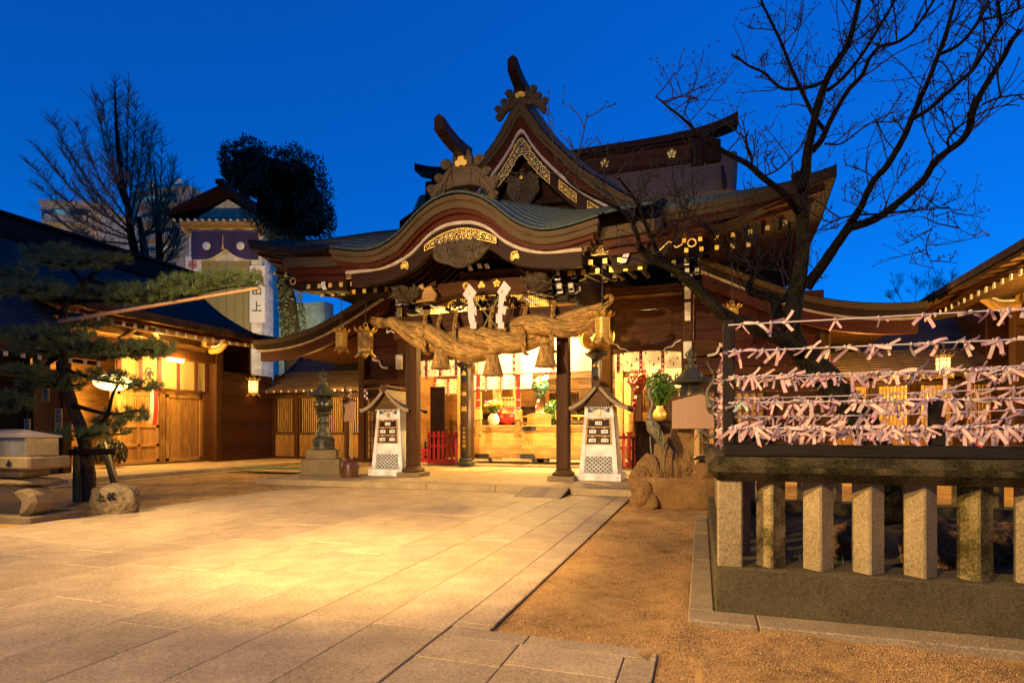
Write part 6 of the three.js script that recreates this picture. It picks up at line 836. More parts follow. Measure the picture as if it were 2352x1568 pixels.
// ---------- boulder with carved writing, stone stand ----------
{ const a = onY(236, 1178, 0), d = hypot(a[0], a[2]), t = thing('inscribed_boulder', [a[0], 0, a[2]], 'rounded granite boulder with two dark carved characters beside the pine', 'boulder'); part(t, 'stone', rock(a[0], 0.16, a[2] - 0.2, 0.50, 0.36, 0.34, 0.13, 5.5, 5), M.stone); const gs = []; ['上', '松'].forEach((c, i) => gs.push(...strokes(c, -0.10 + 0.17 * i, 0.42, 0, 0.145, 0.013, 0.05))); part(t, 'carved_writing', rot(rot(join(gs), 'x', -0.25), 'y', 0.62).translate(a[0] + 0.19, -0.03, a[2] + 0.19), M.void); }
{ const q = (u, v, d = 9.4) => at(u, v, d), t = thing('stone_offering_stand', [-9.6, 0, -5.6], 'stone offering stand with a metal roofed box on curved legs', 'stand'), turn = 0.12, o = q(0, 1000), P = (n, g, m = M.stone) => part(t, n, rot(join(g), 'y', turn, [o[0], 0, o[2]]), m), x0 = o[0] - 1.0, z1 = o[2] + 0.1, Y = (v) => q(50, v)[1], Xr = (u) => q(u, 1000)[0] + 0.06;
  P('ground_slab', bx(x0, Xr(104), -0.05, Y(1182), z1 - 0.9, z1 + 0.04, 0.015, 'x')); P('shelf_stone', rock((x0 + Xr(80)) / 2 + 0.25, (Y(1098) + Y(1118)) / 2, z1 - 0.35, 0.75, 0.075, 0.42, 0.12, 3, 4)); P('neck_block', bx(x0, Xr(52), Y(1096), Y(1074), z1 - 0.6, z1 - 0.1, 0.03)); P('upper_slab', bx(x0, Xr(97), Y(1076), Y(1047), z1 - 0.7, z1 + 0.02, 0.03, 'x')); P('carved_writing', strokes('奉', Xr(30), Y(1053), z1 + 0.021, 0.13, 0.006), M.black);
  P('metal_box', bx(x0, Xr(76), Y(1047), Y(1004), z1 - 0.6, z1 - 0.04, 0.012), mat([0.42, 0.36, 0.26], { t: 'blotch', rough: 0.4, metal: 0.7 })); P('metal_lid', [bx(x0, Xr(79), Y(1004), Y(1000), z1 - 0.64, z1, 0.006)], mat([0.5, 0.45, 0.38], { rough: 0.35, metal: 0.8 })); P('hipped_roof', sheet(1, 2, (u, v) => v < 0.4 ? [mix(x0, Xr(79), u), Y(1000), z1] : v < 0.8 ? [mix(x0, Xr(20), u), Y(985), z1 - 0.32] : [mix(x0, Xr(79), u), Y(1000), z1 - 0.64]), mat([0.30, 0.24, 0.2], { t: 'blotch', rough: 0.5, metal: 0.5 })); P('hip_end', sheet(1, 1, (u, v) => v ? [Xr(20), Y(985), z1 - 0.32] : [Xr(79), Y(1000), mix(z1, z1 - 0.64, u)]), mat([0.30, 0.24, 0.2], { rough: 0.5, metal: 0.5 }));
  const c = [[40, 1122], [62, 1117], [88, 1120], [105, 1134], [110, 1152], [98, 1172], [80, 1183], [62, 1182], [58, 1172], [66, 1160], [66, 1150], [52, 1140], [40, 1133]].map(([u, v]) => q(u, v).slice(0, 2)); P('curved_leg', plate(c, z1 - 0.45, 0.42, 0.06)); }
// ---------- thin rope with paper zigzags by the lattice, green mat ----------
{ const a = onZ(792, 892, -19.4), b = onZ(890, 888, -19.4), t = thing('paper_hung_rope', [a[0], a[1], -19.4], 'thin straw rope with small white paper zigzags before the lattice door', 'rope'), P = Array.from({ length: 9 }, (_, i) => { const u = i / 8; return [mix(a[0], b[0], u), mix(a[1], b[1], u) - 0.18 * u * (1 - u), -19.4]; }); part(t, 'straw_rope', tube(P, 0.012, 5), M.straw); for (const u of [0.12, 0.5, 0.86]) { const x = mix(a[0], b[0], u), y = mix(a[1], b[1], u) - 0.18 * u * (1 - u); for (let j = 0; j < 4; j++) part(t, 'paper_fold', rot(cbx(x + (j % 2 ? 0.025 : -0.025), y - 0.07 - j * 0.1, -19.39 + j * 0.004, 0.07, 0.11, 0.004), 'z', j % 2 ? 0.35 : -0.35, [x, y - j * 0.1, -19.4]), M.paper); } for (const e of [a, b]) part(t, 'stake', bx(e[0] - 0.03, e[0] + 0.03, PY0, e[1] + 0.1, -19.43, -19.37, 0.006), M.brown); }
{ const a = onY(560, 1072, 0.16), b = onY(672, 1064, 0.16); single('green_mat', bx(a[0], a[0] + 4.2, 0.146, 0.158, a[2] - 0.5, a[2] + 0.5, 0.004), mat([0.05, 0.13, 0.03], { t: 'weave', rough: 0.95 }), 'flat green mat laid on the walkway before the slatted corridor', 'mat'); }
// ---------- the two side buildings: eaves to the court, entrance bay ----------
function sideBuilding(s, label) {                         // s = -1: entrance side, +1: the far side; mirrored about the shrine's axis
  const t = thing('side_building', [CX + s * 17, 0, -16], label, 'building'), mx = (x) => s < 0 ? x : 2 * CX - x, q = (n, g, m, p) => part(p ?? t, n, g, m);
  const prof = { hi: spl([[-24, 8.6], [-22.5, 7.35], [-21, 6.45], [-19.5, 5.8], [-18, 5.5]]), lo: spl([[-24, 8.6], [-22.3, 7.0], [-20.5, 5.6], [-18.8, 4.5], [-17.3, 3.98]]) };
  for (const [f, xe, za, zb] of [[prof.hi, -18, -12.9, -22.2], ...(s < 0 ? [[prof.lo, -17.3, 4, -13.2]] : [[prof.hi, -18, -2, -12.9]])]) {
    const n = 22, sori = (z, x) => s > 0 ? 0.16 * sst(-15, -22, z) * (x > -20 ? 1 : 0.3) * 0 + 0 : 0.12 * sst(-18, -22, z) * sst(-23, -18, x);
    for (let k = 0; k < n; k++) { const a = mix(-24, xe, k / n), b = mix(-24, xe, (k + 1) / n); q('shingle_course', [sheet(1, 8, (u, v) => { const x = mix(a, b, u), z = mix(za, zb, v); return [mx(x), f(x) + sori(z, x) + 0.03 * u, z]; }, s < 0), sheet(1, 8, (u, v) => { const z = mix(za, zb, v); return [mx(b), f(b) + sori(z, b) + 0.03 - 0.045 * u, z]; }, s < 0)], M.slate); }
    const lip = (dy0, dy1, dx, m, nm) => q(nm, sheet(1, 10, (u, v) => { const z = mix(za, zb, v); return [mx(xe + 0.01 - dx), f(xe) + sori(z, xe) + mix(dy0, dy1, u), z]; }), m);
    lip(0.03, -0.16, 0, M.lip, 'eave_lip'); lip(-0.16, -0.26, 0.06, M.brown, 'eave_lip'); lip(-0.26, -0.36, 0.3, M.red, 'soffit_board');
    q('eave_ceiling', sheet(6, 1, (u, v) => { const x = mix(xe - 0.05, xe - 3.2, u); return [mx(x), f(x) - 0.2 - 0.1 * u, mix(za, zb, v)]; }), M.brown);
    for (let z = za - 0.25; z > zb + 0.1; z -= 0.42) { if (z > -6 && s < 0) continue; const y = f(xe) - 0.44 + sori(z, xe), x = xe - 0.42, r = q('rafter', rot(bx(mx(x) - (s < 0 ? 2.6 : 0), mx(x) + (s < 0 ? 0 : 2.6), y - 0.06, y + 0.06, z - 0.05, z + 0.05), 'z', s * 0.14, [mx(x), y, z]), M.brown); q('white_end', bx(mx(x + 0.002), mx(x + 0.025), y - 0.066, y + 0.066, z - 0.055, z + 0.055), M.white, r); }
    if (zb < -20) { q('verge', slabXY((x) => f(mx(x)) + 0.05, (x) => f(mx(x)) - 0.28, min(mx(-24), mx(xe)), max(mx(-24), mx(xe)), 20, zb - 0.15, zb + 0.02), M.lip); q('gable_wall', slabXY((x) => f(mx(x)) - 0.3, () => 3.2, min(mx(-24), mx(-20)), max(mx(-24), mx(-20)), 12, zb + 0.3, zb + 0.4), M.hall); }
  }
  q('ridge', [bx(mx(-24.35), mx(-23.65), 8.35, 9.15, -22.6, 4, 0.05, 'z'), bx(mx(-24.45), mx(-23.55), 9.15, 9.3, -22.8, 4, 0.04, 'z')], M.dark); q('rear_slope', sheet(1, 1, (u, v) => [mx(mix(-24, -30, u)), mix(8.6, 4, u), mix(4, -22.2, v)]), M.slate);
  // porch frame of the entrance bay
  for (const z of [-12.9, -19.9]) q('porch_post', bx(mx(-20) - 0.17, mx(-20) + 0.17, 0.15, 5.2, z - 0.17, z + 0.17, 0.02), M.post);
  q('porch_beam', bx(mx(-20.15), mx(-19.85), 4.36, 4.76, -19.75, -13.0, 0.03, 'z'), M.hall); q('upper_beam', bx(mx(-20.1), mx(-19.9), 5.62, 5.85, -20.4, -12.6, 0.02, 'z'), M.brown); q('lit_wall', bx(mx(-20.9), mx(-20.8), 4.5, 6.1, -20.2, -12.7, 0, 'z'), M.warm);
  const strut = []; for (const e of [-1, 1]) strut.push(tube([[mx(-19.95), 5.35, -16.4], [mx(-19.95), 5.3, -16.4 + e * 0.35], [mx(-19.95), 5.02, -16.4 + e * 0.6], [mx(-19.95), 4.82, -16.4 + e * 0.95]], [0.16, 0.14, 0.1, 0.06], 8)); strut.push(cbx(mx(-19.95), 5.36, -16.4, 0.2, 0.34, 0.5, 0.03)); q('frog_leg_strut', strut, M.brown);
  for (const z of [-13.4, -19.4]) { q('bracket_arm', [tube([[mx(-19.8), 4.85, z], [mx(-19.3), 4.9, z], [mx(-18.9), 5.2, z]], [0.14, 0.13, 0.09], 6), cbx(mx(-19.95), 5.25, z, 0.3, 0.5, 0.5, 0.04)], M.warm); q('white_edge', tube([[mx(-19.65), 5.02, z + 0.1], [mx(-19.3), 5.05, z + 0.1], [mx(-18.95), 5.3, z + 0.1]], 0.04, 6), M.white); }
  q('door_lintel', bx(mx(-21.1), mx(-20.85), 3.0, 3.3, -19.9, -16, 0.02, 'z'), M.door); q('back_wall', bx(mx(-22.8), mx(-22.7), 0.15, 5.6, -22, -12, 0, 'z'), M.door); q('lobby_ceiling', bx(mx(-22.7), mx(-20.2), 5.0, 5.06, -20.2, -12.6, 0, 'z'), M.warm);
  if (s > 0) { for (let y = 0.15; y < 4.5; y += 0.45) q('facade_board', bx(mx(-20.9), mx(-20.8), y, min(4.5, y + 0.44), -27, -4, 0.008, 'z'), M.hall); q('facade_wall', bx(mx(-20.95), mx(-20.91), 0.1, 6.3, -30, -20.2, 0), M.hall); }
  q('end_wall', bx(mx(-23.5), mx(-20), 0.15, 5.2, -20.3, -20.1, 0), M.hall);
  for (const [z0, z1, rib] of [[-20.0, -18.2, false], [-17.86, -16.1, true]]) {                // panelled sliding doors
    const x = mx(-20.95), d = q('sliding_door', bx(x - 0.03, x + 0.03, 0.2, 3.0, z0, z1, 0.005, 'y'), M.door), f = x - s * 0.03, rail = (y0, y1, a, b, m = M.rail) => q('door_rail', bx(f, f - s * 0.05, y0, y1, a, b, 0.006), m, d);
    rail(0.2, 0.35, z0, z1); rail(2.85, 3.0, z0, z1); rail(0.22, 2.98, z0, z0 + 0.13); rail(0.22, 2.98, z1 - 0.13, z1); if (rib) { rail(0.85, 0.97, z0, z1); rail(1.6, 1.72, z0, z1); rail(0.35, 1.6, (z0 + z1) / 2 - 0.05, (z0 + z1) / 2 + 0.05); for (let i = 1; i < 16; i++) q('door_rib', bx(f, f - s * 0.02, 1.72, 2.85, mix(z0, z1, i / 16) - 0.015, mix(z0, z1, i / 16) + 0.015), M.warm, d); } else for (let i = 1; i < 6; i++) q('door_board', bx(f, f - s * 0.008, 0.36, 2.84, mix(z0, z1, i / 6) - 0.006, mix(z0, z1, i / 6) + 0.006), M.warm, d);
  }
  for (const z of [-16.1, -18.03, -20.04]) q('door_post', bx(mx(-21) - 0.12, mx(-21) + 0.12, 0.15, 3.3, z - 0.14, z + 0.14, 0.02), M.door); q('door_sill', bx(mx(-21.1), mx(-20.7), 0.146, 0.2, -20, -16, 0.01, 'z'), M.brown); q('upper_panel', bx(mx(-21.0), mx(-20.94), 3.3, 4.6, -20, -16.1, 0, 'z'), M.door);
  // dark open frontage nearer the court entrance
  if (s < 0) { for (const z of [-12.9, -9.6, -6.4]) q('frontage_post', bx(-19.15, -18.85, 0.15, 3.9, z - 0.15, z + 0.15, 0.02), M.post); q('frontage_beam', bx(-19.12, -18.88, 3.05, 3.35, -12.7, 2, 0.02, 'z'), M.brown); q('dark_partition', bx(-20.3, -20.2, 0.15, 4.2, -12.7, 3, 0, 'z'), M.void); for (let i = 0; i < 9; i++) q('partition_board', bx(-19.5, -19.46, 0.15, 1.25, -12.5 + i * 0.62, -11.92 + i * 0.62, 0.01, 'y'), M.dark); q('frontage_wall', bx(-19.1, -18.95, 0.15, 3.05, -12.75, -12.0, 0.01, 'y'), M.brown); }
  return t;
}
sideBuilding(-1, 'wooden side building with a dark shingled roof and a lit entrance behind the pine');
sideBuilding(1, 'wooden building with a sweeping lit eave beyond the tied paper strips');
{ // entrance curtain, strip light, round lamp
  const x = -20.66, zz = (u) => onX(u, 850, x)[2], za = zz(270), zb = zz(472), t = thing('entrance_curtain', [x, 3.3, (za + zb) / 2], 'glowing yellow-white curtain with dark straps over the side entrance', 'curtain'), st = [271, 319, 364, 406, 446, 470].map(zz), m = M.cloth.clone(); m.transmission = 0.5; m.color.setRGB(0.85, 0.66, 0.24);
  for (let i = 0; i < 5; i++) part(t, 'cloth_panel', sheet(8, 4, (u, v) => [x + 0.04 * sin(u * 6.3) * (1 - v), mix(3.2, 4.42, v), mix(st[i], st[i + 1], u)]), m);
  for (const z of st) part(t, 'dark_strap', sheet(1, 4, (u, v) => [x + 0.07, mix(3.1, 4.44, v), z + (u - 0.5) * 0.15]), mat([0.16, 0.03, 0.03], { t: 'weave' }));
  const c = onX(342, 855, x + 0.06), g = []; for (const [a, b] of [[0, 1], [-0.87, -0.5], [0.87, -0.5]]) g.push(strip(new THREE.TorusGeometry(0.085, 0.03, 6, 16).rotateY(PI / 2).translate(c[0], c[1] + b * 0.1, c[2] + a * 0.1))); g.push(rot(tube([[c[0], c[1] - 0.26, c[2] - 0.16], [c[0], c[1] - 0.2, c[2]], [c[0], c[1] - 0.26, c[2] + 0.16]], 0.03, 5), 'y', 0)); part(t, 'crest', g, M.black);
  const f = onX(402, 827, -20.0), ft = thing('tube_light', [f[0], f[1], f[2]], 'short glowing tube light under the entrance beam', 'lamp'); part(ft, 'light_tube', tube([[f[0], f[1], f[2] + 0.35], [f[0], f[1], f[2] - 0.35]], 0.06, 8), glow([1, 0.85, 0.5], 7)); part(ft, 'fitting', bx(f[0] - 0.06, f[0] + 0.06, f[1] + 0.061, f[1] + 0.12, f[2] - 0.4, f[2] + 0.4, 0.01), M.white); lampAt(WARM, 30, f[0] + 0.3, f[1] - 0.25, f[2], 6);
  const r = onX(258, 878, -20.6), rt = thing('round_lamp', r, 'large round glowing paper lamp half hidden by pine needles', 'lamp'); part(rt, 'paper_shade', ball(r[0], r[1], r[2], 0.6, 0.3, 0.6, 20, 12), glow([1, 0.72, 0.3], 2.6)); part(rt, 'lamp_ring', strip(new THREE.TorusGeometry(0.3, 0.02, 5, 20).rotateX(PI / 2).translate(r[0], r[1] + 0.38, r[2])), M.black); lampAt(WARM, 34, r[0] + 0.85, r[1] - 0.4, r[2], 8);
  lampAt(WARM, 20, -19.7, 5.2, -16.9, 6); lampAt(WARM, 22, -19.5, 4.1, -15.6, 6); lampAt(WARM, 26, -21.9, 2.8, -14.6, 6);
  const n = onX(353, 935, -20.5), nt = thing('red_white_banner', n, 'narrow red and white cloth strip hanging before the panelled door', 'banner'); part(nt, 'white_half', sheet(2, 6, (u, v) => [n[0] + 0.05 * sin(v * 3), n[1] + 0.75 - v * 1.4, n[2] + 0.02 + u * 0.16 + 0.06 * v]), M.white); part(nt, 'red_half', sheet(2, 6, (u, v) => [n[0] + 0.05 * sin(v * 3), n[1] + 0.75 - v * 1.45, n[2] - 0.16 + u * 0.18 + 0.06 * v]), M.redcloth);
  lampAt(WARM, 70, 2 * CX + 19.4, 4.2, -15.5, 6); lampAt(WARM, 26, 2 * CX + 19.3, 4.4, -11, 6); lampAt(WARM, 30, -15.5, 3.0, -21.2, 6); lampAt(WARM, 60, 4.6, 3.4, -20.6, 8);
}
// wooden plaques tied among the pine and frontage
for (const [u, v, w, h, d, label] of [[105, 905, 15, 30, 12.2, 'small pale plaque with ink writing hanging high by the pine trunk'], [134, 965, 17, 56, 12.6, 'tall wooden plaque with ink writing beside the pine trunk'], [62, 976, 14, 30, 12.2, 'small pale plaque with ink writing above the metal roofed stand']]) { const p = at(u, v, d), k = d / FOC, W = w * k / 2, Hh = h * k / 2, t = thing('wooden_plaque', p, label, 'plaque', null, 0.3); lpart(t, 'plaque_board', bx(-W, W, -Hh, Hh, -0.012, 0.012, 0.004), M.pale); const n = h > 40 ? 5 : 3; lpart(t, 'ink_writing', ['奉', '納', '松', '上', '本'].slice(0, n).flatMap((c, i) => strokes(c, -W * 0.6, Hh * (0.9 - i * 1.8 / n), 0.013, W * 1.2, 0.009, 0.003)), M.black); lpart(t, 'string', tube([[0, Hh, 0], [0.01, Hh + 0.25, -0.05]], 0.004, 4), M.straw); }
// ---------- lattice corridors linking the wings to the hall ----------
function corridor(x0, x1, z, y0, label, lit, n) {
  const t = thing('lattice_corridor', [(x0 + x1) / 2, 0, z], label, 'corridor'), q = (nm, g, m, p) => part(p ?? t, nm, g, m), W = (x1 - x0) / n, yT = 3.05;
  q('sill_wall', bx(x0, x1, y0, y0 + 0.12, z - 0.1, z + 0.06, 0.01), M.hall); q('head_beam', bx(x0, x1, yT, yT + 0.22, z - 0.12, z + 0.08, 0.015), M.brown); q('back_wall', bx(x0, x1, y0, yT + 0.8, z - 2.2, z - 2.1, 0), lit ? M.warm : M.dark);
  for (const x of [x0, x1]) q('end_wall', bx(x - 0.05, x + 0.05, y0, yT + 1.2, z - 2.1, z - 0.13, 0), M.hall); q('top_board', bx(x0, x1, yT + 1.0, yT + 1.06, z - 2.3, z - 0.5, 0), M.dark);
  for (let i = 0; i <= n; i++) q('post', bx(x0 + W * i - 0.11, x0 + W * i + 0.11, y0, yT + 0.6, z - 0.12, z + 0.1, 0.015), M.post);
  for (let i = 0; i < n; i++) { const a = x0 + W * i + 0.13, b = x0 + W * (i + 1) - 0.13; q('dado_panel', bx(a, b, y0 + 0.121, 1.3, z - 0.06, z, 0.01, 'y'), M.door); q('rail', bx(a, b, 1.3, 1.42, z - 0.08, z + 0.04, 0.01), M.brown); const w = q('window_jamb', bx(a, a + 0.07, 1.421, yT - 0.001, z - 0.05, z + 0.03), M.brown); q('window_jamb', bx(b - 0.07, b, 1.421, yT - 0.001, z - 0.05, z + 0.03), M.brown); const m = max(8, round((b - a) / 0.13)); for (let k = 1; k < m; k++) { const x = mix(a + 0.07, b - 0.07, k / m); q('slat', bx(x - 0.024, x + 0.024, 1.421, yT - 0.001, z - 0.03, z + 0.01), M.warm, w); } }
  for (let k = 0; k < 10; k++) { const za = z + 0.95 - k * 0.24, y = yT + 0.36 + k * 0.11; q('shingle_course', [sheet(1, 1, (u, v) => [mix(x0 - 0.3, x1 + 0.3, u), y + v * 0.085 + 0.03 * (1 - v), za - 0.26 * v]), sheet(1, 1, (u, v) => [mix(x0 - 0.3, x1 + 0.3, u), y - 0.015 + v * 0.045, za])], M.shingle); } q('eave_board', bx(x0 - 0.3, x1 + 0.3, yT + 0.22, yT + 0.34, z + 0.84, z + 0.92, 0.01), M.brown); q('eave_ceiling', sheet(1, 1, (u, v) => [mix(x0 - 0.3, x1 + 0.3, u), yT + mix(0.33, 0.75, v), z + mix(0.85, -0.3, v)]), M.brown);
  for (let x = x0; x < x1; x += 0.42) { const r = q('rafter', bx(x - 0.035, x + 0.035, yT + 0.23, yT + 0.32, z, z + 0.83), M.brown); q('white_end', bx(x - 0.042, x + 0.042, yT + 0.225, yT + 0.315, z + 0.921, z + 0.94), M.white, r); }
  q('upper_roof', sheet(1, 6, (u, v) => [mix(x0 - 0.5, x1 + 0.5, u), yT + 1.3 + 1.6 * v + 0.5 * v * v, z - 1.2 - 2.6 * v]), M.slate); q('upper_eave', bx(x0 - 0.5, x1 + 0.5, yT + 1.0, yT + 1.3, z - 1.35, z - 1.2, 0.02), M.brown);
}
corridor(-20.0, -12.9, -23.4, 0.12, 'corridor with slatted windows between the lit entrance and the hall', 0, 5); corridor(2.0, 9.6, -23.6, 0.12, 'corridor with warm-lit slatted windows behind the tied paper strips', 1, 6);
lampAt(WARM, 40, 3.2, 2.6, -24.6, 6); lampAt(WARM, 22, 7.2, 2.6, -24.6, 6);
{ const t = thing('plank_wall', [-20, 0, -21.8], 'dark plank wall between the entrance post and the slatted corridor', 'wall'); for (let y = 0.15; y < 3.8; y += 0.36) part(t, 'plank', bx(-20.05, -19.95, y, y + 0.352, -23.3, -20.1, 0.006, 'z'), M.hall); }
// ---------- background: float shed with a purple curtain, flats ----------
{
  const c = at(520, 640, 44), t = thing('festival_shed', [c[0], 0, c[2]], 'tall white walled shed with a purple curtain and gabled roof', 'shed', null, 0.32), q = (n, g, m, p) => lpart(p ?? t, n, g, m), k = 44 / FOC, Y = (v) => EYE + (990 - v) * k, w = 82 * k;
  q('wall', bx(-w, w, 0, Y(520), -5, 0, 0), M.plaster); q('pier', bx(-w - 0.02, -w + 0.75, 0, Y(535), -0.3, 0.25, 0.02), M.plaster); q('pier', bx(w - 0.75, w + 0.02, 0, Y(535), -0.3, 0.25, 0.02), M.plaster); q('shutter', bx(-w + 0.75, w - 0.75, 0, Y(600), -0.2, 0.05, 0), mat([0.34, 0.28, 0.09], { t: 'weave', rough: 0.8 })); for (let i = 1; i < 6; i++) q('shutter_groove', bx(mix(-w + 0.75, w - 0.75, i / 6) - 0.02, mix(-w + 0.75, w - 0.75, i / 6) + 0.02, 0, Y(605), 0.05, 0.07), M.under);
  q('eave_beam', bx(-w - 0.4, w + 0.4, Y(525), Y(516), -0.2, 0.9, 0.03), M.warm); q('gable_wall', plate([[-w - 0.2, Y(508)], [w + 0.2, Y(508)], [0, Y(455)]], -0.4, 0.2), M.plaster); for (const s of [-1, 1]) { q('roof_slope', slabXY((x) => Y(436) - 0.46 * abs(x) - 0.02 * pow(abs(x), 1.5), (x) => Y(436) - 0.46 * abs(x) - 0.02 * pow(abs(x), 1.5) - 0.3, s < 0 ? -w - 1.3 : 0.003, s < 0 ? -0.003 : w + 1.3, 10, -6, 1.0), M.dark); q('bracket', tube([[s * (w - 0.3), Y(545), 0.2], [s * (w + 0.2), Y(535), 0.5], [s * (w + 0.3), Y(527), 0.8]], 0.14, 6), M.warm); }
  q('pent_roof', sheet(1, 3, (u, v) => [mix(-w - 0.9, w + 0.9, u), mix(Y(514), Y(500), v), mix(1.15, 0.1, v)]), M.dark); for (let i = 0; i < 14; i++) { const x = mix(-w - 0.7, w + 0.7, i / 13); q('rafter_end', bx(x - 0.06, x + 0.06, Y(518), Y(514), 0.9, 1.12), M.white); } q('ridge', bx(-0.3, 0.3, Y(436), Y(425), -6.2, 1.2, 0.06, 'z'), M.dark);
  const pc = mat([0.05, 0.03, 0.10], { t: 'weave', rough: 0.85 }), cu = q('purple_curtain', sheet(20, 6, (u, v) => { const x = mix(-w + 0.3, w - 0.1, u), drop = mix(Y(600), Y(574), pow(1 - abs(u * 2 - 1), 3)); return [x, mix(Y(537), drop, v), 0.42 + 0.05 * sin(u * 20)]; }), pc); for (const s of [-1, 1]) q('white_crest', [strip(new THREE.TorusGeometry(0.22, 0.1, 6, 18).scale(1, 1, 0.3).translate(s * w * 0.47, Y(569), 0.52)), ball(s * w * 0.47, Y(569), 0.52, 0.16, 0.16, 0.05)], M.white, cu); q('tassel', [tube([[0, Y(545), 0.6], [0, Y(560), 0.62]], 0.04, 5), cyl(0, Y(578), Y(560), 0.62, 0.12, 0.06, 8)], M.warm, cu);
  const sign = (x, chs, cols, y1, y0) => { const hh = y1 - y0, m = print(96, round(96 * hh / 1.15), (cx, W, Hh) => { cx.fillStyle = '#d9d2c0'; cx.fillRect(0, 0, W, Hh); [...chs].forEach((ch, i) => brush(cx, ch, 10, 14 + i * (W + 8), W - 26, 6, cols[i])); }), b = q('sign_board', bx(x - 0.58, x + 0.58, y0, y1, 0.26, 0.34), M.white), g = sheet(1, 1, (u, v) => [x + (u - 0.5) * 1.12, mix(y0, y1, v), 0.345]), uv = g.attributes.uv; for (let i = 0; i < uv.count; i++) uv.setXY(i, uv.getX(i) / 1.12, uv.getY(i) / hh); q('sign_writing', g, m, b); };
  sign(-w + 0.35, '奉山', ['#8f1d16', '#1a1714'], Y(592), Y(690)); sign(w - 0.25, '納山上', ['#8f1d16', '#1a1714', '#1a1714'], Y(612), Y(742));
}
single('pale_wall', bx(...(() => { const a = at(640, 760, 40), b = at(770, 690, 40); return [a[0], b[0], 0, b[1] - 0.3, a[2] - 1, a[2]]; })(), 0), mat([0.10, 0.16, 0.19], { t: 'blotch' }), 'pale bluish wall glimpsed below the porch eave behind the ivy trunk', 'wall');
function flats(u0, u1, v0, d, floors, label, turn, side) {
  const a = at(u0, v0, d), b = at(u1, v0, d), W = hypot(b[0] - a[0], b[2] - a[2]), t = thing('apartment_block', [(a[0] + b[0]) / 2, 0, (a[2] + b[2]) / 2], label, 'building', null, YAW + turn), q = (n, g, m, p) => lpart(p ?? t, n, g, m), Hh = a[1], cm = mat([0.52, 0.43, 0.31], { t: 'blotch', rough: 0.9 });
  q('wall', bx(-W / 2, W / 2, 0, Hh, -side, 0, 0), cm); q('parapet', bx(-W / 2 - 0.2, W / 2 + 0.2, Hh, Hh + 0.5, -side - 0.2, 0.25, 0.03), cm); q('drainpipe', cyl(W * 0.42, 0, Hh, 0.15, 0.12), cm);
  for (let f = 0; f < floors; f++) { const y = Hh - 2.6 - f * 3.1, n = max(1, floor(W / 7)); for (let i = 0; i < n; i++) { const x = -W / 2 + (i + 0.5) * W / n, ww = W / n * 0.3; q('balcony_slab', bx(x - ww - 0.4, x + ww + 0.4, y - 0.25, y - 0.1, 0.0, 1.1, 0.02), cm); const wd = q('window', bx(x - ww, x + ww, y + 0.25, y + 2.05, -0.15, 0.03), M.void); q('pane', bx(x - ww + 0.1, x - 0.06, y + 0.35, y + 1.95, 0.031, 0.06), f === 0 && i === 0 ? glow([0.3, 0.75, 0.85], 0.25, [0.05, 0.1, 0.12]) : mat([0.04, 0.06, 0.08], { rough: 0.1 }), wd); q('pane', bx(x + 0.06, x + ww - 0.1, y + 0.35, y + 1.95, 0.031, 0.06), (f * 3 + i) % 4 === 1 ? glow([1, 0.7, 0.35], 0.4, [0.2, 0.15, 0.1]) : mat([0.04, 0.06, 0.08], { rough: 0.1 }), wd); q('railing', bx(x - ww - 0.35, x + ww + 0.35, y + 0.0, y + 0.9, 1.02, 1.08, 0.01), cm); if (!i) q('louvre', Array.from({ length: 8 }, (_, k) => bx(x - ww - 1.3, x - ww - 0.5, y + 0.3 + k * 0.22, y + 0.42 + k * 0.22, 0.02, 0.12)), M.white); } }
}
flats(98, 225, 470, 78, 3, 'pale flat-roofed apartment block with a lit window behind the bare tree', 0.1, 9); flats(285, 445, 440, 105, 5, 'farther apartment block half hidden by the bare tree', -0.25, 14);
{ const t = [...scene.children].find((o) => o.userData.label?.startsWith('farther')); for (const [x, y] of [[-3, 1.2], [3.2, 0.9]]) { const h = at(365, 440, 105)[1]; lpart(t, 'roof_dish', [ball(x, h + y + 0.8, -1, 0.9, 0.9, 0.25), cyl(x, h, h + y + 0.5, -1.2, 0.12)], M.white); } lpart(t, 'stair_tower', bx(-4.5, 1.5, at(365, 440, 105)[1], at(365, 412, 105)[1], -8, -2), M.plaster); }
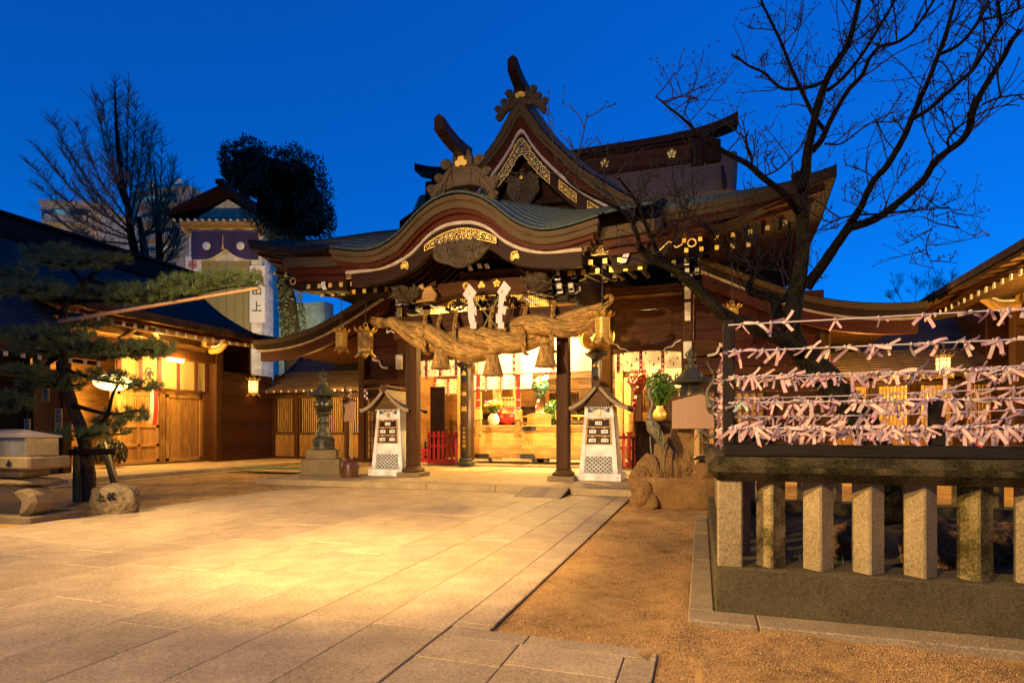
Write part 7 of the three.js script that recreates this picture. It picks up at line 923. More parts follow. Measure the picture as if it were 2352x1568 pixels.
// ---------- stone fence round the cherry tree ----------
const FX = 0.10, FZ = -4.85;
{
  const t = thing('stone_fence', [FX + 2, 0, FZ - 2], 'low granite fence of square posts under a heavy weathered cap', 'fence'), q = (n, g, m, l) => part(t, n, g, m, l), B0 = 0.385, C0 = 1.065, C1 = 1.25, x1 = 5.6, z1 = -9.6, w = 0.42;
  const foot = new THREE.Group(); foot.name = 'kerb_strip'; scene.add(foot); foot.userData.kind = 'structure';
  for (let x = FX - 0.2; x < x1;) { const e = min(x1, x + (x < 0 ? 0.5 : rr(1.6, 1.9))); stoneRun(foot, 'kerb_stone', x, e, -0.1, 0.035, FZ, FZ + 0.29, M.curb, 0.012); x = e; } for (let z = FZ + 0.0; z > z1;) { const e = z - rr(1.6, 2); stoneRun(foot, 'kerb_stone', FX - 0.2, FX, -0.1, 0.035, e, z, M.curb, 0.012); z = e; }
  const run = (a, b, z, front) => { for (let x = a; x < b;) { const e = min(b, x + (front ? 5.5 : 2.6)); q('base_block', buvOff(bx(x + 0.002, e - 0.002, -0.05, B0, z - w, z, 0.012, 'x')), M.base); q('cap_stone', buvOff(bx(x - (x === a ? 0.05 : 0), e - 0.002, C0, C1, z - w + 0.02, z + 0.06, 0.07, 'x')), M.cap); x = e; } };
  run(FX, x1, FZ, true); run(FX + w, x1, z1, false);
  for (let z = FZ - w - 0.002; z > z1 - w;) { const e = max(z1 - w, z - 2.4); q('base_block', buvOff(bx(FX, FX + w, -0.05, B0, e, z - 0.004, 0.012, 'z')), M.base); q('cap_stone', buvOff(bx(FX - 0.06, FX + w - 0.02, C0, C1, e, z - 0.004, 0.07, 'z')), M.cap); z = e; }
  const post = (x, z, turn, s = 0.16) => q('post', buvOff(rot(bx(x - s / 2, x + s / 2, B0 - 0.01, C0 + 0.01, z - s / 2, z + s / 2, 0.012), 'y', turn + rr(-0.07, 0.07), [x, 0, z])), rnd() < 0.25 ? M.mossy : M.fence);
  post(FX + 0.115, FZ - 0.12, 0, 0.185); for (let i = 1; i < 16; i++) post(FX + 0.085 + i * 0.338, FZ - 0.16, 0.72); for (let i = 1; i < 12; i++) post(FX + 0.2, FZ - 0.16 - i * 0.39, 0.78); for (let i = 0; i < 13; i++) post(FX + 0.6 + i * 0.4, z1 - 0.2, 0.78);
}
{ struct('planting_bed', (() => { const g = sheet(40, 40, (u, v) => { const x = mix(FX + 0.4, 5.6, u), z = mix(-9.6, FZ - 0.4, v); return [x, 0.2 + 0.05 * fbm3(x * 2, 0, z * 2) + 0.2 * exp(-((x - 1.95) ** 2 + (z + 7.2) ** 2) / 0.4), z]; }); return g; })(), mat([0.10, 0.075, 0.04], { t: 'sand', bump: 0.02, rough: 1 })); const gs = []; for (let i = 0; i < 1400; i++) { const x = rr(FX + 0.5, 4.5), z = rr(-7, FZ - 0.4); if (fbm3(x * 1.7, 4, z * 1.7) < 0.05) continue; const a = rr(0, 6.3), h = rr(0.03, 0.1); const g = new THREE.BufferGeometry(); g.setAttribute('position', new THREE.Float32BufferAttribute([x - 0.006, 0.18, z, x + 0.006, 0.18, z, x + cos(a) * 0.05, 0.2 + h, z + sin(a) * 0.05], 3)); g.computeVertexNormals(); gs.push(strip(g)); } tag(single('grass', gs, mat([0.06, 0.09, 0.02], { rough: 0.8 }), 'sparse green grass on the soil behind the fence posts', 'grass'), null, null, null, 'stuff');
  for (const [x, z, r, k] of [[1.45, -6.6, 0.28, 1], [2.1, -6.3, 0.33, 2], [2.7, -6.7, 0.3, 3]]) single('garden_stone', rock(x, 0.32, z, r, r * 0.9, r * 0.8, 0.25, k * 2.2, 3), M.rock, ['mossy garden stone behind the second and third fence posts', 'larger mossy garden stone behind the middle fence posts', 'mossy garden stone in the bed farthest along the fence'][k - 1], 'stone'); }
// ---------- rack for tied paper fortunes ----------
const rackLines = [];
{
  const t = thing('paper_rack', [1.5, 1.25, FZ - 0.2], 'dark wooden rack on the fence cap strung with white cords', 'rack'), m = mat([0.03, 0.022, 0.015], { t: 'wood', bump: 0.001, rough: 0.95 }), q = (n, g, mm = m) => part(t, n, g, mm), zr = FZ - 0.18, xp = onZ(1673, 900, zr)[0], top = onZ(1673, 737, zr)[1], x2 = onZ(2151, 900, zr)[0], top2 = onZ(2151, 916, zr)[1];
  q('bottom_beam', bx(FX + 0.07, 5.6, 1.252, 1.345, zr - 0.06, zr + 0.06, 0.008)); q('post', bx(xp - 0.045, xp + 0.045, 1.346, top, zr - 0.045, zr + 0.045, 0.008)); q('post', bx(x2 - 0.045, x2 + 0.045, 1.346, top2, zr - 0.045, zr + 0.045, 0.008)); q('post', bx(4.4, 4.49, 1.346, top, zr - 0.045, zr + 0.045, 0.008)); q('post', bx(xp - 0.045, xp + 0.045, 1.25, top - 0.1, -8.2, -8.11, 0.008));
  for (const [x, s] of [[xp, 1], [4.4, -1]]) q('curved_brace', plate([[0.045, 0], [0.36, 0], [0.3, 0.035], [0.19, 0.06], [0.11, 0.11], [0.07, 0.18], [0.045, 0.2]].map(([a, b]) => [x + s * a, 1.347 + b]), zr - 0.03, 0.06, 0.004)); q('post_cap', strip(new THREE.ConeGeometry(0.065, 0.03, 4).rotateY(PI / 4).translate(x2, top2 + 0.015, zr)));
  const line = (a, b, sag, den, far, nm) => { const P = Array.from({ length: 13 }, (_, i) => { const u = i / 12; return [mix(a[0], b[0], u), mix(a[1], b[1], u) - sag * 4 * u * (1 - u), mix(a[2], b[2], u)]; }); q('cord', tube(P, 0.006, 5), M.paper); rackLines.push([P, den, far, nm]); };
  const hs = [748, 808, 866, 925, 982].map((v) => onZ(1680, v, zr)[1]), xe = 3.6;
  hs.forEach((y, i) => { line([xp, y, zr + 0.05], [xe, y + 0.02, zr + 0.05], 0.008, [0.15, 0.058, 0.055, 0.048, 0.027][i], 0, ['topmost cord', 'second cord', 'third cord', 'fourth cord', 'lowest cord'][i]); line([xp, y, zr + 0.05], [xp + 0.01, y - 0.05, -8.1], 0.05, i ? 0.05 : 0.12, 1, ['topmost', 'second', 'third', 'fourth', 'lowest'][i] + ' side cord'); if (i > 0) { line([xp + 0.05, y - 0.06, -7.0], [xe + 1.2, y + 0.12, -6.4], 0.07, [0, 0.12, 0.085, 0.075, 0.05][i], 2); } });
  line([x2, 1.74, zr + 0.02], [3.9, 2.52, zr - 0.3], 0.03, 0.14, 0, 'cord rising steeply from the short post'); line([1.9, 1.46, -5.9], [4.4, 2.2, -6.6], 0.1, 0.09, 2);
}
{ // the paper strips: a knot and two folded tails
  const strips = [0, 1, 2].map((k) => print(64, 256, (c, w, h) => { c.fillStyle = ['#e9dfdc', '#e3d5d3', '#d9d6cc'][k]; c.fillRect(0, 0, w, h); c.strokeStyle = ['#c8504e', '#b03a78', '#c9704a'][k]; c.lineWidth = 6; c.strokeRect(3, 3, w - 6, h - 6); c.fillStyle = '#6b6470'; for (let y = 18; y < h - 14; y += 9) for (let x = 12; x < w - 12; x += 6) if ((x * 7 + y * 13 + k * 5) % 5 > 1) c.fillRect(x, y, 3, 4); })); for (const m of strips) m.color.setRGB(...[[0.90, 0.70, 0.56], [0.84, 0.60, 0.50], [0.94, 0.78, 0.62]][strips.indexOf(m)]);
  const green = mat([0.42, 0.5, 0.36], { rough: 0.8 });
  const protos = [];
  for (let k = 0; k < 14; k++) {
    const gs = [], w = rr(0.010, 0.0155), tail = (a, L, tw, cv) => { const g = sheet(1, 5, (u, v) => { const r = 0.008 + v * L, th = a + cv * v, o = (u - 0.5) * 2 * w * (v < 0.12 ? 0.6 : 1), ta = tw * v; return [cos(th) * r - sin(th) * o * cos(ta), sin(th) * r + cos(th) * o * cos(ta), o * sin(ta) + 0.012 * sin(v * 3 + k) + (v > 0.5 ? 0.02 * (v - 0.5) * (k % 3 - 1) : 0)]; }); const uv = g.attributes.uv; for (let i = 0; i < uv.count; i++) uv.setXY(i, uv.getX(i) / (2 * w), uv.getY(i) / 0.14); return g; };
    gs.push(tail(rr(-2.7, -1.7), rr(0.09, 0.15), rr(-0.5, 0.5), rr(-0.2, 0.2)), tail(k % 3 === 0 ? rr(-0.4, 0.9) : rr(-1.5, -0.3), rr(0.08, 0.13), rr(-0.5, 0.5), rr(-0.3, 0.1)));
    const kn = rot(tube([[-0.012, 0.006, 0], [0, 0.012, 0.012], [0.013, 0, 0.006], [0.004, -0.011, -0.008], [-0.012, 0.006, 0.002]], 0.0075, 5, 10), 'z', rr(0, 3)); kn.attributes.uv.array.forEach((_, i, A) => { A[i] = i % 2 ? 0.045 : 0.5; }); gs.push(kn); protos.push(join(gs));
  }
  let n = 0; const extra = [];
  const spots = []; for (const [P, den, far, nm] of rackLines) { let L = 0; const seg = P.slice(1).map((p, i) => hypot(p[0] - P[i][0], p[1] - P[i][1], p[2] - P[i][2])), tot = seg.reduce((a, b) => a + b, 0); for (let s = rr(0.03, den); s < tot - 0.02; s += den * (rnd() < 0.3 ? rr(1.4, 2.6) : rr(0.25, 1.0))) { let i = 0, r = s; while (i < seg.length - 1 && r > seg[i]) r -= seg[i++]; const u = r / seg[i], p = [0, 1, 2].map((k) => mix(P[i][k], P[i + 1][k], u)); if (p[0] < 2.75 || far === 2) spots.push([p, far, nm]); } }
  for (const [p, far, nm] of spots) {
    const k = floor(rnd() * 14), tone = rnd() < 0.05 ? 3 : floor(rnd() * 3), m = tone === 3 ? green : strips[tone], ry = far === 1 ? rr(0.7, 2.2) : rr(-0.6, 0.6), sc = rr(0.62, 1.12), rz = rr(-0.75, 0.75);
    if (n < 298 && far < 2) { const o = single('paper_strip', protos[k].clone(), m, `${['red edged', 'magenta edged', 'orange edged', 'pale green'][tone]} paper strip on the ${nm}${far ? (p[2] < -6.4 ? ' at its far end' : ' near the post') : ' above the ' + (['corner', 'second', 'third', 'fourth', 'fifth', 'sixth', 'seventh', 'eighth', 'ninth'][clamp(round((p[0] - FX - 0.085) / 0.338), 0, 8)]) + ' fence post'}`, 'paper strip', 'paper fortunes tied to the rack cords'); o.geometry = protos[k]; o.position.set(...p); o.rotation.set(rr(-0.5, 0.5), ry, rz); o.scale.setScalar(sc); n++; }
    else extra.push(protos[k].clone().applyMatrix4(new THREE.Matrix4().compose(v3(...p), new THREE.Quaternion().setFromEuler(new THREE.Euler(0, ry, rz)), v3(sc, sc, sc))));
  }
  tag(single('paper_strips', extra, strips[0], 'mass of paper fortune strips on the cords farther back', 'paper strips'), null, null, null, 'stuff');
  // papers above the left-hand tail of each cord are also wound round the post
}
// ---------- cherry tree: limbs traced from the photograph, each at its own distance ----------
{
  const t = thing('cherry_tree', [2.0, 0.2, -7.2], 'bare dark cherry tree with mossy trunk and spreading limbs behind the fence', 'tree');
  const A = (p) => [(2134 + p[0] / 2.2053) / 1.3611, p[1] / 2.2053 / 1.3611], Bq = (p) => [(2134 + p[0] / 2.2053) / 1.3611, (650 + p[1] / 2.2053) / 1.3611], C3 = (p) => [(1900 + p[0] / 3.92) / 1.3611, (700 + p[1] / 3.92) / 1.3611], Z1 = (p) => [(1750 + p[0] / 2.6133) / 1.3611, (350 + p[1] / 2.6133) / 1.3611];
  const D = 7.35, limbs = [], twigG = [];
  const limb = (f, pts, d0, d1, w0, w1, name = 'limb', seg = 0) => {            // w in pixels of the enlargements (2.2 per source pixel)
    const P = pts.map((p, i) => { const u = i / (pts.length - 1), [a, b] = f(p); return at(a, b, mix(d0, d1, u)); }), k = D / FOC / 2.2053 / 1.3611 / 2;
    part(t, name, tube(P, (u) => (Array.isArray(w0) ? (() => { const q = u * (w0.length - 1), i = min(w0.length - 2, floor(q)); return mix(w0[i], w0[i + 1], q - i); })() : mix(w0, w1, u)) * k * 0.88, (Array.isArray(w0) ? w0[0] : w0) > 45 ? 14 : 8, (pts.length - 1) * 5, 0.14), name === 'trunk' || f === C3 ? M.trunk : M.bark); limbs.push([P, (Array.isArray(w0) ? w0[0] : w0) * k, (Array.isArray(w0) ? w0.at(-1) : w1) * k]);
  };
  limb(Bq, [[1420, 2150], [1360, 1850], [1290, 1560], [1130, 1340], [960, 1140], [830, 1010], [765, 900], [752, 780], [772, 640], [805, 480], [828, 300], [828, 120], [822, -60], [812, -235]], D, D, [330, 260, 235, 215, 200, 165, 148, 138, 122, 106, 100, 98, 94, 88], 0, 'trunk');
  limb(A, [[822, 1400], [850, 1140], [868, 1010], [898, 870], [930, 720], [973, 600], [1010, 510], [1080, 400], [1140, 310], [1170, 200], [1200, 80], [1230, -60]], D, D - 0.5, [92, 72, 66, 58, 54, 50, 50, 46, 42, 38, 34, 30]);
  part(t, 'stump', tube([at(...A([835, 1300]), D - 0.08), at(...A([800, 1240]), D - 0.1), at(...A([786, 1190]), D - 0.1)], [0.085, 0.075, 0.07], 10), M.bark);
  limb(A, [[888, 1045], [955, 965], [1000, 870], [1080, 720], [1150, 610], [1235, 520], [1290, 400], [1360, 322], [1480, 290], [1580, 222], [1650, 130], [1745, -20]], D, D - 0.9, [50, 46, 40, 34, 34, 32, 26, 24, 22, 20, 18, 16]);
  limb(A, [[985, 905], [910, 810], [850, 690], [790, 560], [740, 450], [690, 320], [650, 230], [590, 110], [545, 10], [540, -40]], D, D + 0.5, 34, 16);
  limb(A, [[975, 560], [900, 592], [800, 608], [700, 612], [630, 570], [560, 500], [450, 450], [370, 385]], D, D + 0.7, 32, 16);
  limb(A, [[995, 625], [1080, 560], [1180, 450], [1260, 340], [1340, 210], [1400, 110], [1480, -30]], D - 0.1, D - 0.8, 30, 18);
  limb(A, [[805, 1470], [770, 1420], [680, 1320], [550, 1220], [450, 1130], [330, 1070], [220, 1000], [120, 930], [0, 815], [-120, 720], [-190, 660]], D, D - 1.0, [60, 52, 46, 44, 40, 34, 28, 24, 18, 12, 8]);
  limb(A, [[480, 1120], [468, 1060], [432, 975], [452, 900]], D - 0.4, D - 0.6, 22, 10); limb(A, [[560, 1215], [660, 1165], [760, 1070], [830, 990], [868, 930]], D - 0.3, D + 0.2, 14, 8);
  limb(Bq, [[850, 545], [960, 400], [1040, 280], [1110, 180], [1180, 70], [1230, -10], [1262, -85], [1322, -195], [1402, -285], [1472, -395], [1532, -505], [1582, -625], [1632, -745], [1692, -875], [1742, -1005], [1792, -1135], [1830, -1255], [1880, -1440]], D, D - 1.5, [88, 80, 72, 66, 58, 48, 46, 44, 44, 42, 40, 38, 34, 30, 28, 26, 22, 18]);
  limb(A, [[1165, 1562], [1260, 1535], [1380, 1478], [1480, 1400], [1580, 1318], [1670, 1228], [1740, 1110], [1840, 1030], [1930, 960], [1980, 870], [2000, 760], [2070, 620], [2150, 490], [2220, 380], [2270, 280], [2330, 205]], D - 0.3, D - 1.6, [66, 60, 54, 50, 48, 46, 44, 42, 42, 42, 46, 36, 32, 30, 28, 30]);
  limb(A, [[1598, 812], [1700, 750], [1800, 660], [1900, 570], [2000, 480], [2070, 370], [2130, 270], [2188, 170], [2180, 60], [2165, -20]], D - 1, D - 1.8, 30, 16); limb(A, [[1778, 372], [1900, 310], [2000, 205], [2060, 110], [2110, -10]], D - 1.2, D - 1.6, 24, 16); limb(A, [[2050, 138], [2180, 110], [2360, 48]], D - 1.5, D - 1.9, 16, 9); limb(A, [[2060, 722], [2160, 680], [2240, 662], [2360, 648]], D - 1.3, D - 1.6, 14, 9);
  limb(A, [[1838, 1025], [1828, 965], [1870, 900], [1960, 832], [1990, 790]], D - 1, D - 1.2, 18, 10); limb(A, [[1215, 1478], [1400, 1472], [1560, 1450], [1735, 1440]], D - 0.6, D - 0.2, 16, 13); limb(A, [[1732, 1442], [1722, 1560], [1680, 1680], [1700, 1780], [1745, 1885]], D - 0.2, D - 0.1, 6, 4); limb(A, [[1725, 1440], [1790, 1412], [1850, 1440], [1880, 1530], [1920, 1580], [2040, 1640]], D - 0.2, D, 6, 4); limb(A, [[1210, 1482], [1100, 1500], [1000, 1545], [900, 1610]], D - 0.5, D - 0.2, 14, 9);
  limb(A, [[980, 990], [1090, 990], [1190, 920], [1290, 850], [1370, 840]], D, D - 0.7, 16, 6);
  limb(C3, [[2330, 1560], [2150, 1420], [1800, 1275], [1400, 1090], [1150, 850], [950, 660], [750, 520], [560, 430], [430, 320], [350, 265]], D - 0.1, D - 0.9, [150, 150, 140, 128, 112, 96, 84, 78, 72, 62].map((x) => x * 0.72));
  limb(Z1, [[655, 1095], [620, 970], [570, 860], [480, 790], [380, 740], [230, 670], [100, 590], [20, 490], [-60, 380]], D - 0.9, D - 1.6, [34, 30, 28, 24, 20, 17, 13, 9, 6]); limb(Z1, [[825, 1190], [760, 1060], [700, 920], [640, 760], [560, 640], [480, 540]], D - 0.7, D - 1.2, 30, 14); limb(Z1, [[885, 1210], [930, 1040], [980, 840], [1100, 680]], D - 0.7, D - 1.3, 10, 5); limb(Z1, [[1290, 1040], [1200, 920], [1100, 840], [1010, 760]], D - 0.8, D - 1.4, 7, 3); limb(Z1, [[1500, 1420], [1400, 1220], [1300, 1060], [1180, 920]], D - 0.2, D - 1, 9, 5);
  limb(Bq, [[735, 830], [650, 720], [630, 630], [545, 600], [460, 570], [468, 505], [520, 430], [545, 330], [505, 180]], D, D + 0.3, [110, 92, 76, 66, 58, 44, 34, 24, 16]); limb(Bq, [[690, 640], [735, 560], [745, 400], [735, 100]], D + 0.1, D + 0.5, 44, 22);
  // twigs: curved shoots with buds at their tips
  const camR = v3(cos(YAW), 0, -sin(YAW));
  const bud = (p, r) => twigG.push(strip(new THREE.OctahedronGeometry(r, 0).scale(0.7, 1.3, 0.7).translate(p.x + rr(-r, r), p.y + rr(-r, r), p.z)));
  function shoot(p, dir, len, r, depth) {
    const P = [p.clone()], d = dir.clone(), n = 5, droop = rr(-0.5, 0.9), side = v3(rr(-1, 1), rr(-0.5, 0.5), rr(-1, 1)).multiplyScalar(0.35);
    for (let i = 0; i < n; i++) { d.add(side.clone().multiplyScalar(0.35)).add(v3(0, (i < 2 ? 0.18 : -0.14 * droop), 0)).add(v3(rr(-0.15, 0.15), rr(-0.15, 0.15), rr(-0.15, 0.15))).normalize(); P.push(P[i].clone().addScaledVector(d, len / n)); }
    twigG.push(tube(P.map((q) => q.toArray()), [r, r * 0.75, r * 0.5], 4, 8, 0, false)); for (let k = 0; k < 3; k++) bud(P[n], 0.008); if (rnd() < 0.6) bud(P[3], 0.007);
    if (depth > 0) for (let k = 0; k < (depth > 1 ? 4 : 2); k++) { const i = 1 + floor(rnd() * (n - 1)), q = P[i].clone().lerp(P[i + 1], rnd()), e = v3(rr(-1, 1), rr(-0.4, 1), rr(-1, 1)).normalize().lerp(d, 0.35).normalize(); shoot(q, e, len * rr(0.35, 0.65), r * 0.6, depth - 1); }
  }
  limbs.forEach(([P, r0, r1], li) => {
    if (li === 0) return; const c = new THREE.CatmullRomCurve3(P.map((p) => v3(...p)), false, 'centripetal'), L = c.getLength(), thin = r0 < 0.03;
    for (let s = L * 0.1; s < L; s += rr(0.065, 0.17) * (li === 20 || li === 9 ? 1.35 : 1)) { const u = s / L, r = mix(r0, r1, u); if (r > 0.06 && rnd() < 0.55) continue; const p = c.getPoint(u), T = c.getTangent(u), a = rr(0, 6.3), n1 = camR.clone().cross(T).normalize(), e = camR.clone().multiplyScalar(cos(a)).addScaledVector(n1, sin(a) * 0.7).addScaledVector(T, rr(0.1, 0.9)).add(v3(0, 0.25, 0)).normalize(); shoot(p, e, rr(0.25, 0.95) * (thin ? 0.7 : 1), rr(0.006, 0.010), rnd() < 0.45 ? 2 : 1); }
  });
  tag(part(t, 'twigs', twigG, M.twig), null, null, null, 'stuff');
}
// ---------- tall bare tree behind the side building ----------
{
  const d = 56, b = at(318, 640, d), t = thing('bare_tree', [b[0], 0, b[2]], 'tall bare tree with upswept twigs in front of the apartment blocks', 'tree'), k = d / FOC, twG = [], P = (u, v, o = 0) => at(u, v, d + o);
  const up = (a, n, w0, w1, nm) => { part(t, nm, tube(a, (u) => mix(w0, w1, u) * k, 7, 0, 0.1), M.bark); };
  const grow = (p, dir, len, r, lev) => { const Q = [p]; let D = dir.clone(); for (let i = 0; i < 3; i++) { D.add(v3(rr(-0.10, 0.10), 0.05, rr(-0.10, 0.10))).normalize(); Q.push(Q[i].clone().addScaledVector(D, len / 3)); } twG.push(tube(Q.map((q) => q.toArray()), [r, r * 0.4], 3, 3, 0, false)); if (lev > 0) for (let j = 0; j < (lev > 1 ? 8 : 4); j++) { const u = rr(0.15, 1), i = min(2, floor(u * 3)), q = Q[i].clone().lerp(Q[i + 1], u * 3 - i), e = D.clone().add(v3(rr(-0.9, 0.9), rr(-0.1, 0.35), rr(-0.9, 0.9))).normalize(); grow(q, e, len * rr(0.3, 0.55), r * 0.45, lev - 1); } };
  up([P(322, 720), P(318, 620), P(300, 540), P(292, 470), P(280, 420)], 0, 12, 5, 'trunk'); up([P(335, 640), P(330, 570), P(318, 500)], 0, 11, 6, 'trunk'); up([P(280, 425), P(268, 330), P(264, 250), P(262, 188)], 0, 5, 0.6, 'leader'); up([P(362, 690, 2), P(365, 600, 2), P(362, 520, 2), P(358, 440, 2), P(352, 370, 2)], 0, 11, 1, 'leader');
  const LD = [[285, 430, 262, 190], [285, 470, 215, 215], [290, 480, 232, 235], [288, 450, 295, 200], [296, 480, 312, 240], [300, 500, 335, 270], [290, 500, 175, 285], [292, 520, 115, 270], [295, 530, 78, 330], [296, 545, 66, 375], [298, 550, 90, 430], [305, 520, 352, 290], [362, 560, 340, 330], [362, 560, 372, 330], [362, 570, 400, 370], [362, 590, 425, 420], [362, 600, 450, 430], [364, 620, 440, 480], [300, 560, 100, 480], [300, 540, 140, 340], [310, 560, 395, 420], [362, 610, 410, 530], [300, 575, 180, 520], [365, 640, 330, 540], [300, 590, 220, 560]];
  for (const [a, b2, c, e] of LD) { const s = v3(...P(a, b2, rr(-2, 2))), q = v3(...P(c, e, rr(-4, 4))), m = s.clone().lerp(q, 0.5).add(v3(0, -1.0, 0)); part(t, 'branch', tube([s.toArray(), m.toArray(), q.toArray()], [2.4 * k, 1.3 * k, 0.35 * k], 5, 8), M.bark); const cv = new THREE.CatmullRomCurve3([s, m, q]), L = cv.getLength(), n = floor(L * 9); for (let i = 0; i < n; i++) { const u = rr(0.18, 1), p = cv.getPoint(u), T = cv.getTangent(u), e2 = T.clone().add(v3(rr(-1.2, 1.2), rr(-0.2, 0.35), rr(-1.1, 1.1))).normalize(); grow(p, e2, rr(1.0, 2.6) * (1.15 - 0.6 * u), 0.034, 1); } }
  tag(part(t, 'twigs', twG, mat([0.20, 0.11, 0.07], { rough: 0.9 })), null, null, null, 'stuff');
}
{ const twG = [], d = 42, t = thing('distant_tree', at(2100, 700, d), 'top of a small bare tree peeking over the low roof against the sky', 'tree'); const grow = (p, dir, len, r, lev) => { const q = p.clone().addScaledVector(dir, len); twG.push(tube([p.toArray(), p.clone().lerp(q, 0.5).add(v3(rr(-0.05, 0.05), rr(0, 0.05), 0)).toArray(), q.toArray()], [r, r * 0.5], 3, 2, 0, false)); if (lev) for (let i = 0; i < 6; i++) grow(p.clone().lerp(q, rr(0.3, 1)), dir.clone().add(v3(rr(-0.9, 0.9), rr(-0.2, 0.3), rr(-0.6, 0.6))).normalize(), len * rr(0.4, 0.6), r * 0.6, lev - 1); }; for (const [u, v, du, dv] of [[2080, 705, -35, -60], [2100, 705, 5, -65], [2125, 705, 15, -75], [2150, 700, 25, -70], [2060, 700, -25, -30], [2110, 700, 40, -50], [2170, 690, 20, -60]]) { const a = v3(...at(u, v, d)), b = v3(...at(u + du, v + dv, d)); grow(a, b.clone().sub(a).normalize(), a.distanceTo(b) * 0.75, 0.022, 3); } tag(part(t, 'twigs', twG, M.twig), null, null, null, 'stuff'); part(t, 'trunk', tube([at(2110, 1010, d), at(2112, 760, d), at(2110, 700, d)], [0.25, 0.18, 0.1], 7), M.bark); }
// ---------- clipped round evergreen with ivy on its trunk ----------
{
  const d = 39, k = d / FOC, b = at(665, 745, d), t = thing('round_evergreen', [b[0], 0, b[2]], 'dense dark round-headed evergreen tree rising beside the purple curtain', 'tree'), lobes = [[572, 372, 70, 52], [628, 395, 62, 55], [672, 415, 82, 78], [690, 470, 84, 88], [640, 470, 92, 92], [708, 505, 62, 58], [655, 510, 70, 48], [590, 420, 48, 50], [560, 395, 50, 40]];
  const L = lobes.map(([u, v, a, c]) => [v3(...at(u, v, d + rr(-0.6, 0.6))), a * k, c * k]), pos = [], base = [];
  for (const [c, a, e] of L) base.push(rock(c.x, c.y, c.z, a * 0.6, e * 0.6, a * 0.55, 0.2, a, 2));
  const N = 36000; for (let i = 0; i < N; i++) { const [c, a, e] = L[floor(rnd() * L.length)], th = rr(0, 6.3), cz = rr(-1, 1), s = sqrt(1 - cz * cz), n = v3(cos(th) * s, cz, sin(th) * s), cl = 0.90 + 0.24 * fbm3(c.x + n.x * 4, n.y * 4, n.z * 4) + rr(-0.16, 0.1), p = v3(c.x + n.x * a * cl, c.y + n.y * e * cl, c.z + n.z * a * 0.9 * cl); if (L.some(([q, a2, e2]) => q !== c && hypot((p.x - q.x) / a2, (p.y - q.y) / e2, (p.z - q.z) / a2) < 0.72)) continue; if (fbm3(p.x * 0.9, p.y * 0.9, p.z * 0.9 + 5) < -0.24) continue; const w = rr(0.06, 0.12), u1 = v3(rr(-1, 1), rr(-1, 1), rr(-1, 1)).normalize().multiplyScalar(w * 2), u2 = v3(rr(-1, 1), rr(-1, 1), rr(-1, 1)).cross(u1).normalize().multiplyScalar(w * 0.6); for (const q of [p.clone().sub(u2), p.clone().add(u2), p.clone().add(u1)]) pos.push(q.x, q.y, q.z); }
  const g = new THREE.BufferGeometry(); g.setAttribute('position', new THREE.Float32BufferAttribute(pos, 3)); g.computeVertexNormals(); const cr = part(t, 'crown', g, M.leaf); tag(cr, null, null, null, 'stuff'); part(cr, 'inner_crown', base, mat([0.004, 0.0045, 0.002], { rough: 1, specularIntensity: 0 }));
  part(t, 'trunk', tube([[b[0] + 0.5, 0, b[2]], at(668, 745, d), at(655, 660, d), at(650, 560, d)], [0.6, 0.55, 0.5, 0.4], 10, 0, 0.2), M.bark); const iv = []; for (let i = 0; i < 2600; i++) { const v = rr(520, 780), c = v3(...at(mix(650, 676, (v - 560) / 200), v, d)), a = rr(0, 6.3), R = rr(0.6, 0.82); const p = v3(c.x + cos(a) * R, c.y, c.z + sin(a) * R), u1 = v3(rr(-1, 1), rr(-1.2, 0.2), rr(-1, 1)).multiplyScalar(0.16), u2 = v3(rr(-1, 1), rr(-1, 1), rr(-1, 1)).multiplyScalar(0.07); for (const q of [p.clone().sub(u2), p.clone().add(u2), p.clone().add(u1)]) iv.push(q.x, q.y, q.z); } const gi = new THREE.BufferGeometry(); gi.setAttribute('position', new THREE.Float32BufferAttribute(iv, 3)); gi.computeVertexNormals(); tag(part(t, 'ivy', gi, mat([0.035, 0.05, 0.015])), null, null, null, 'stuff');
}
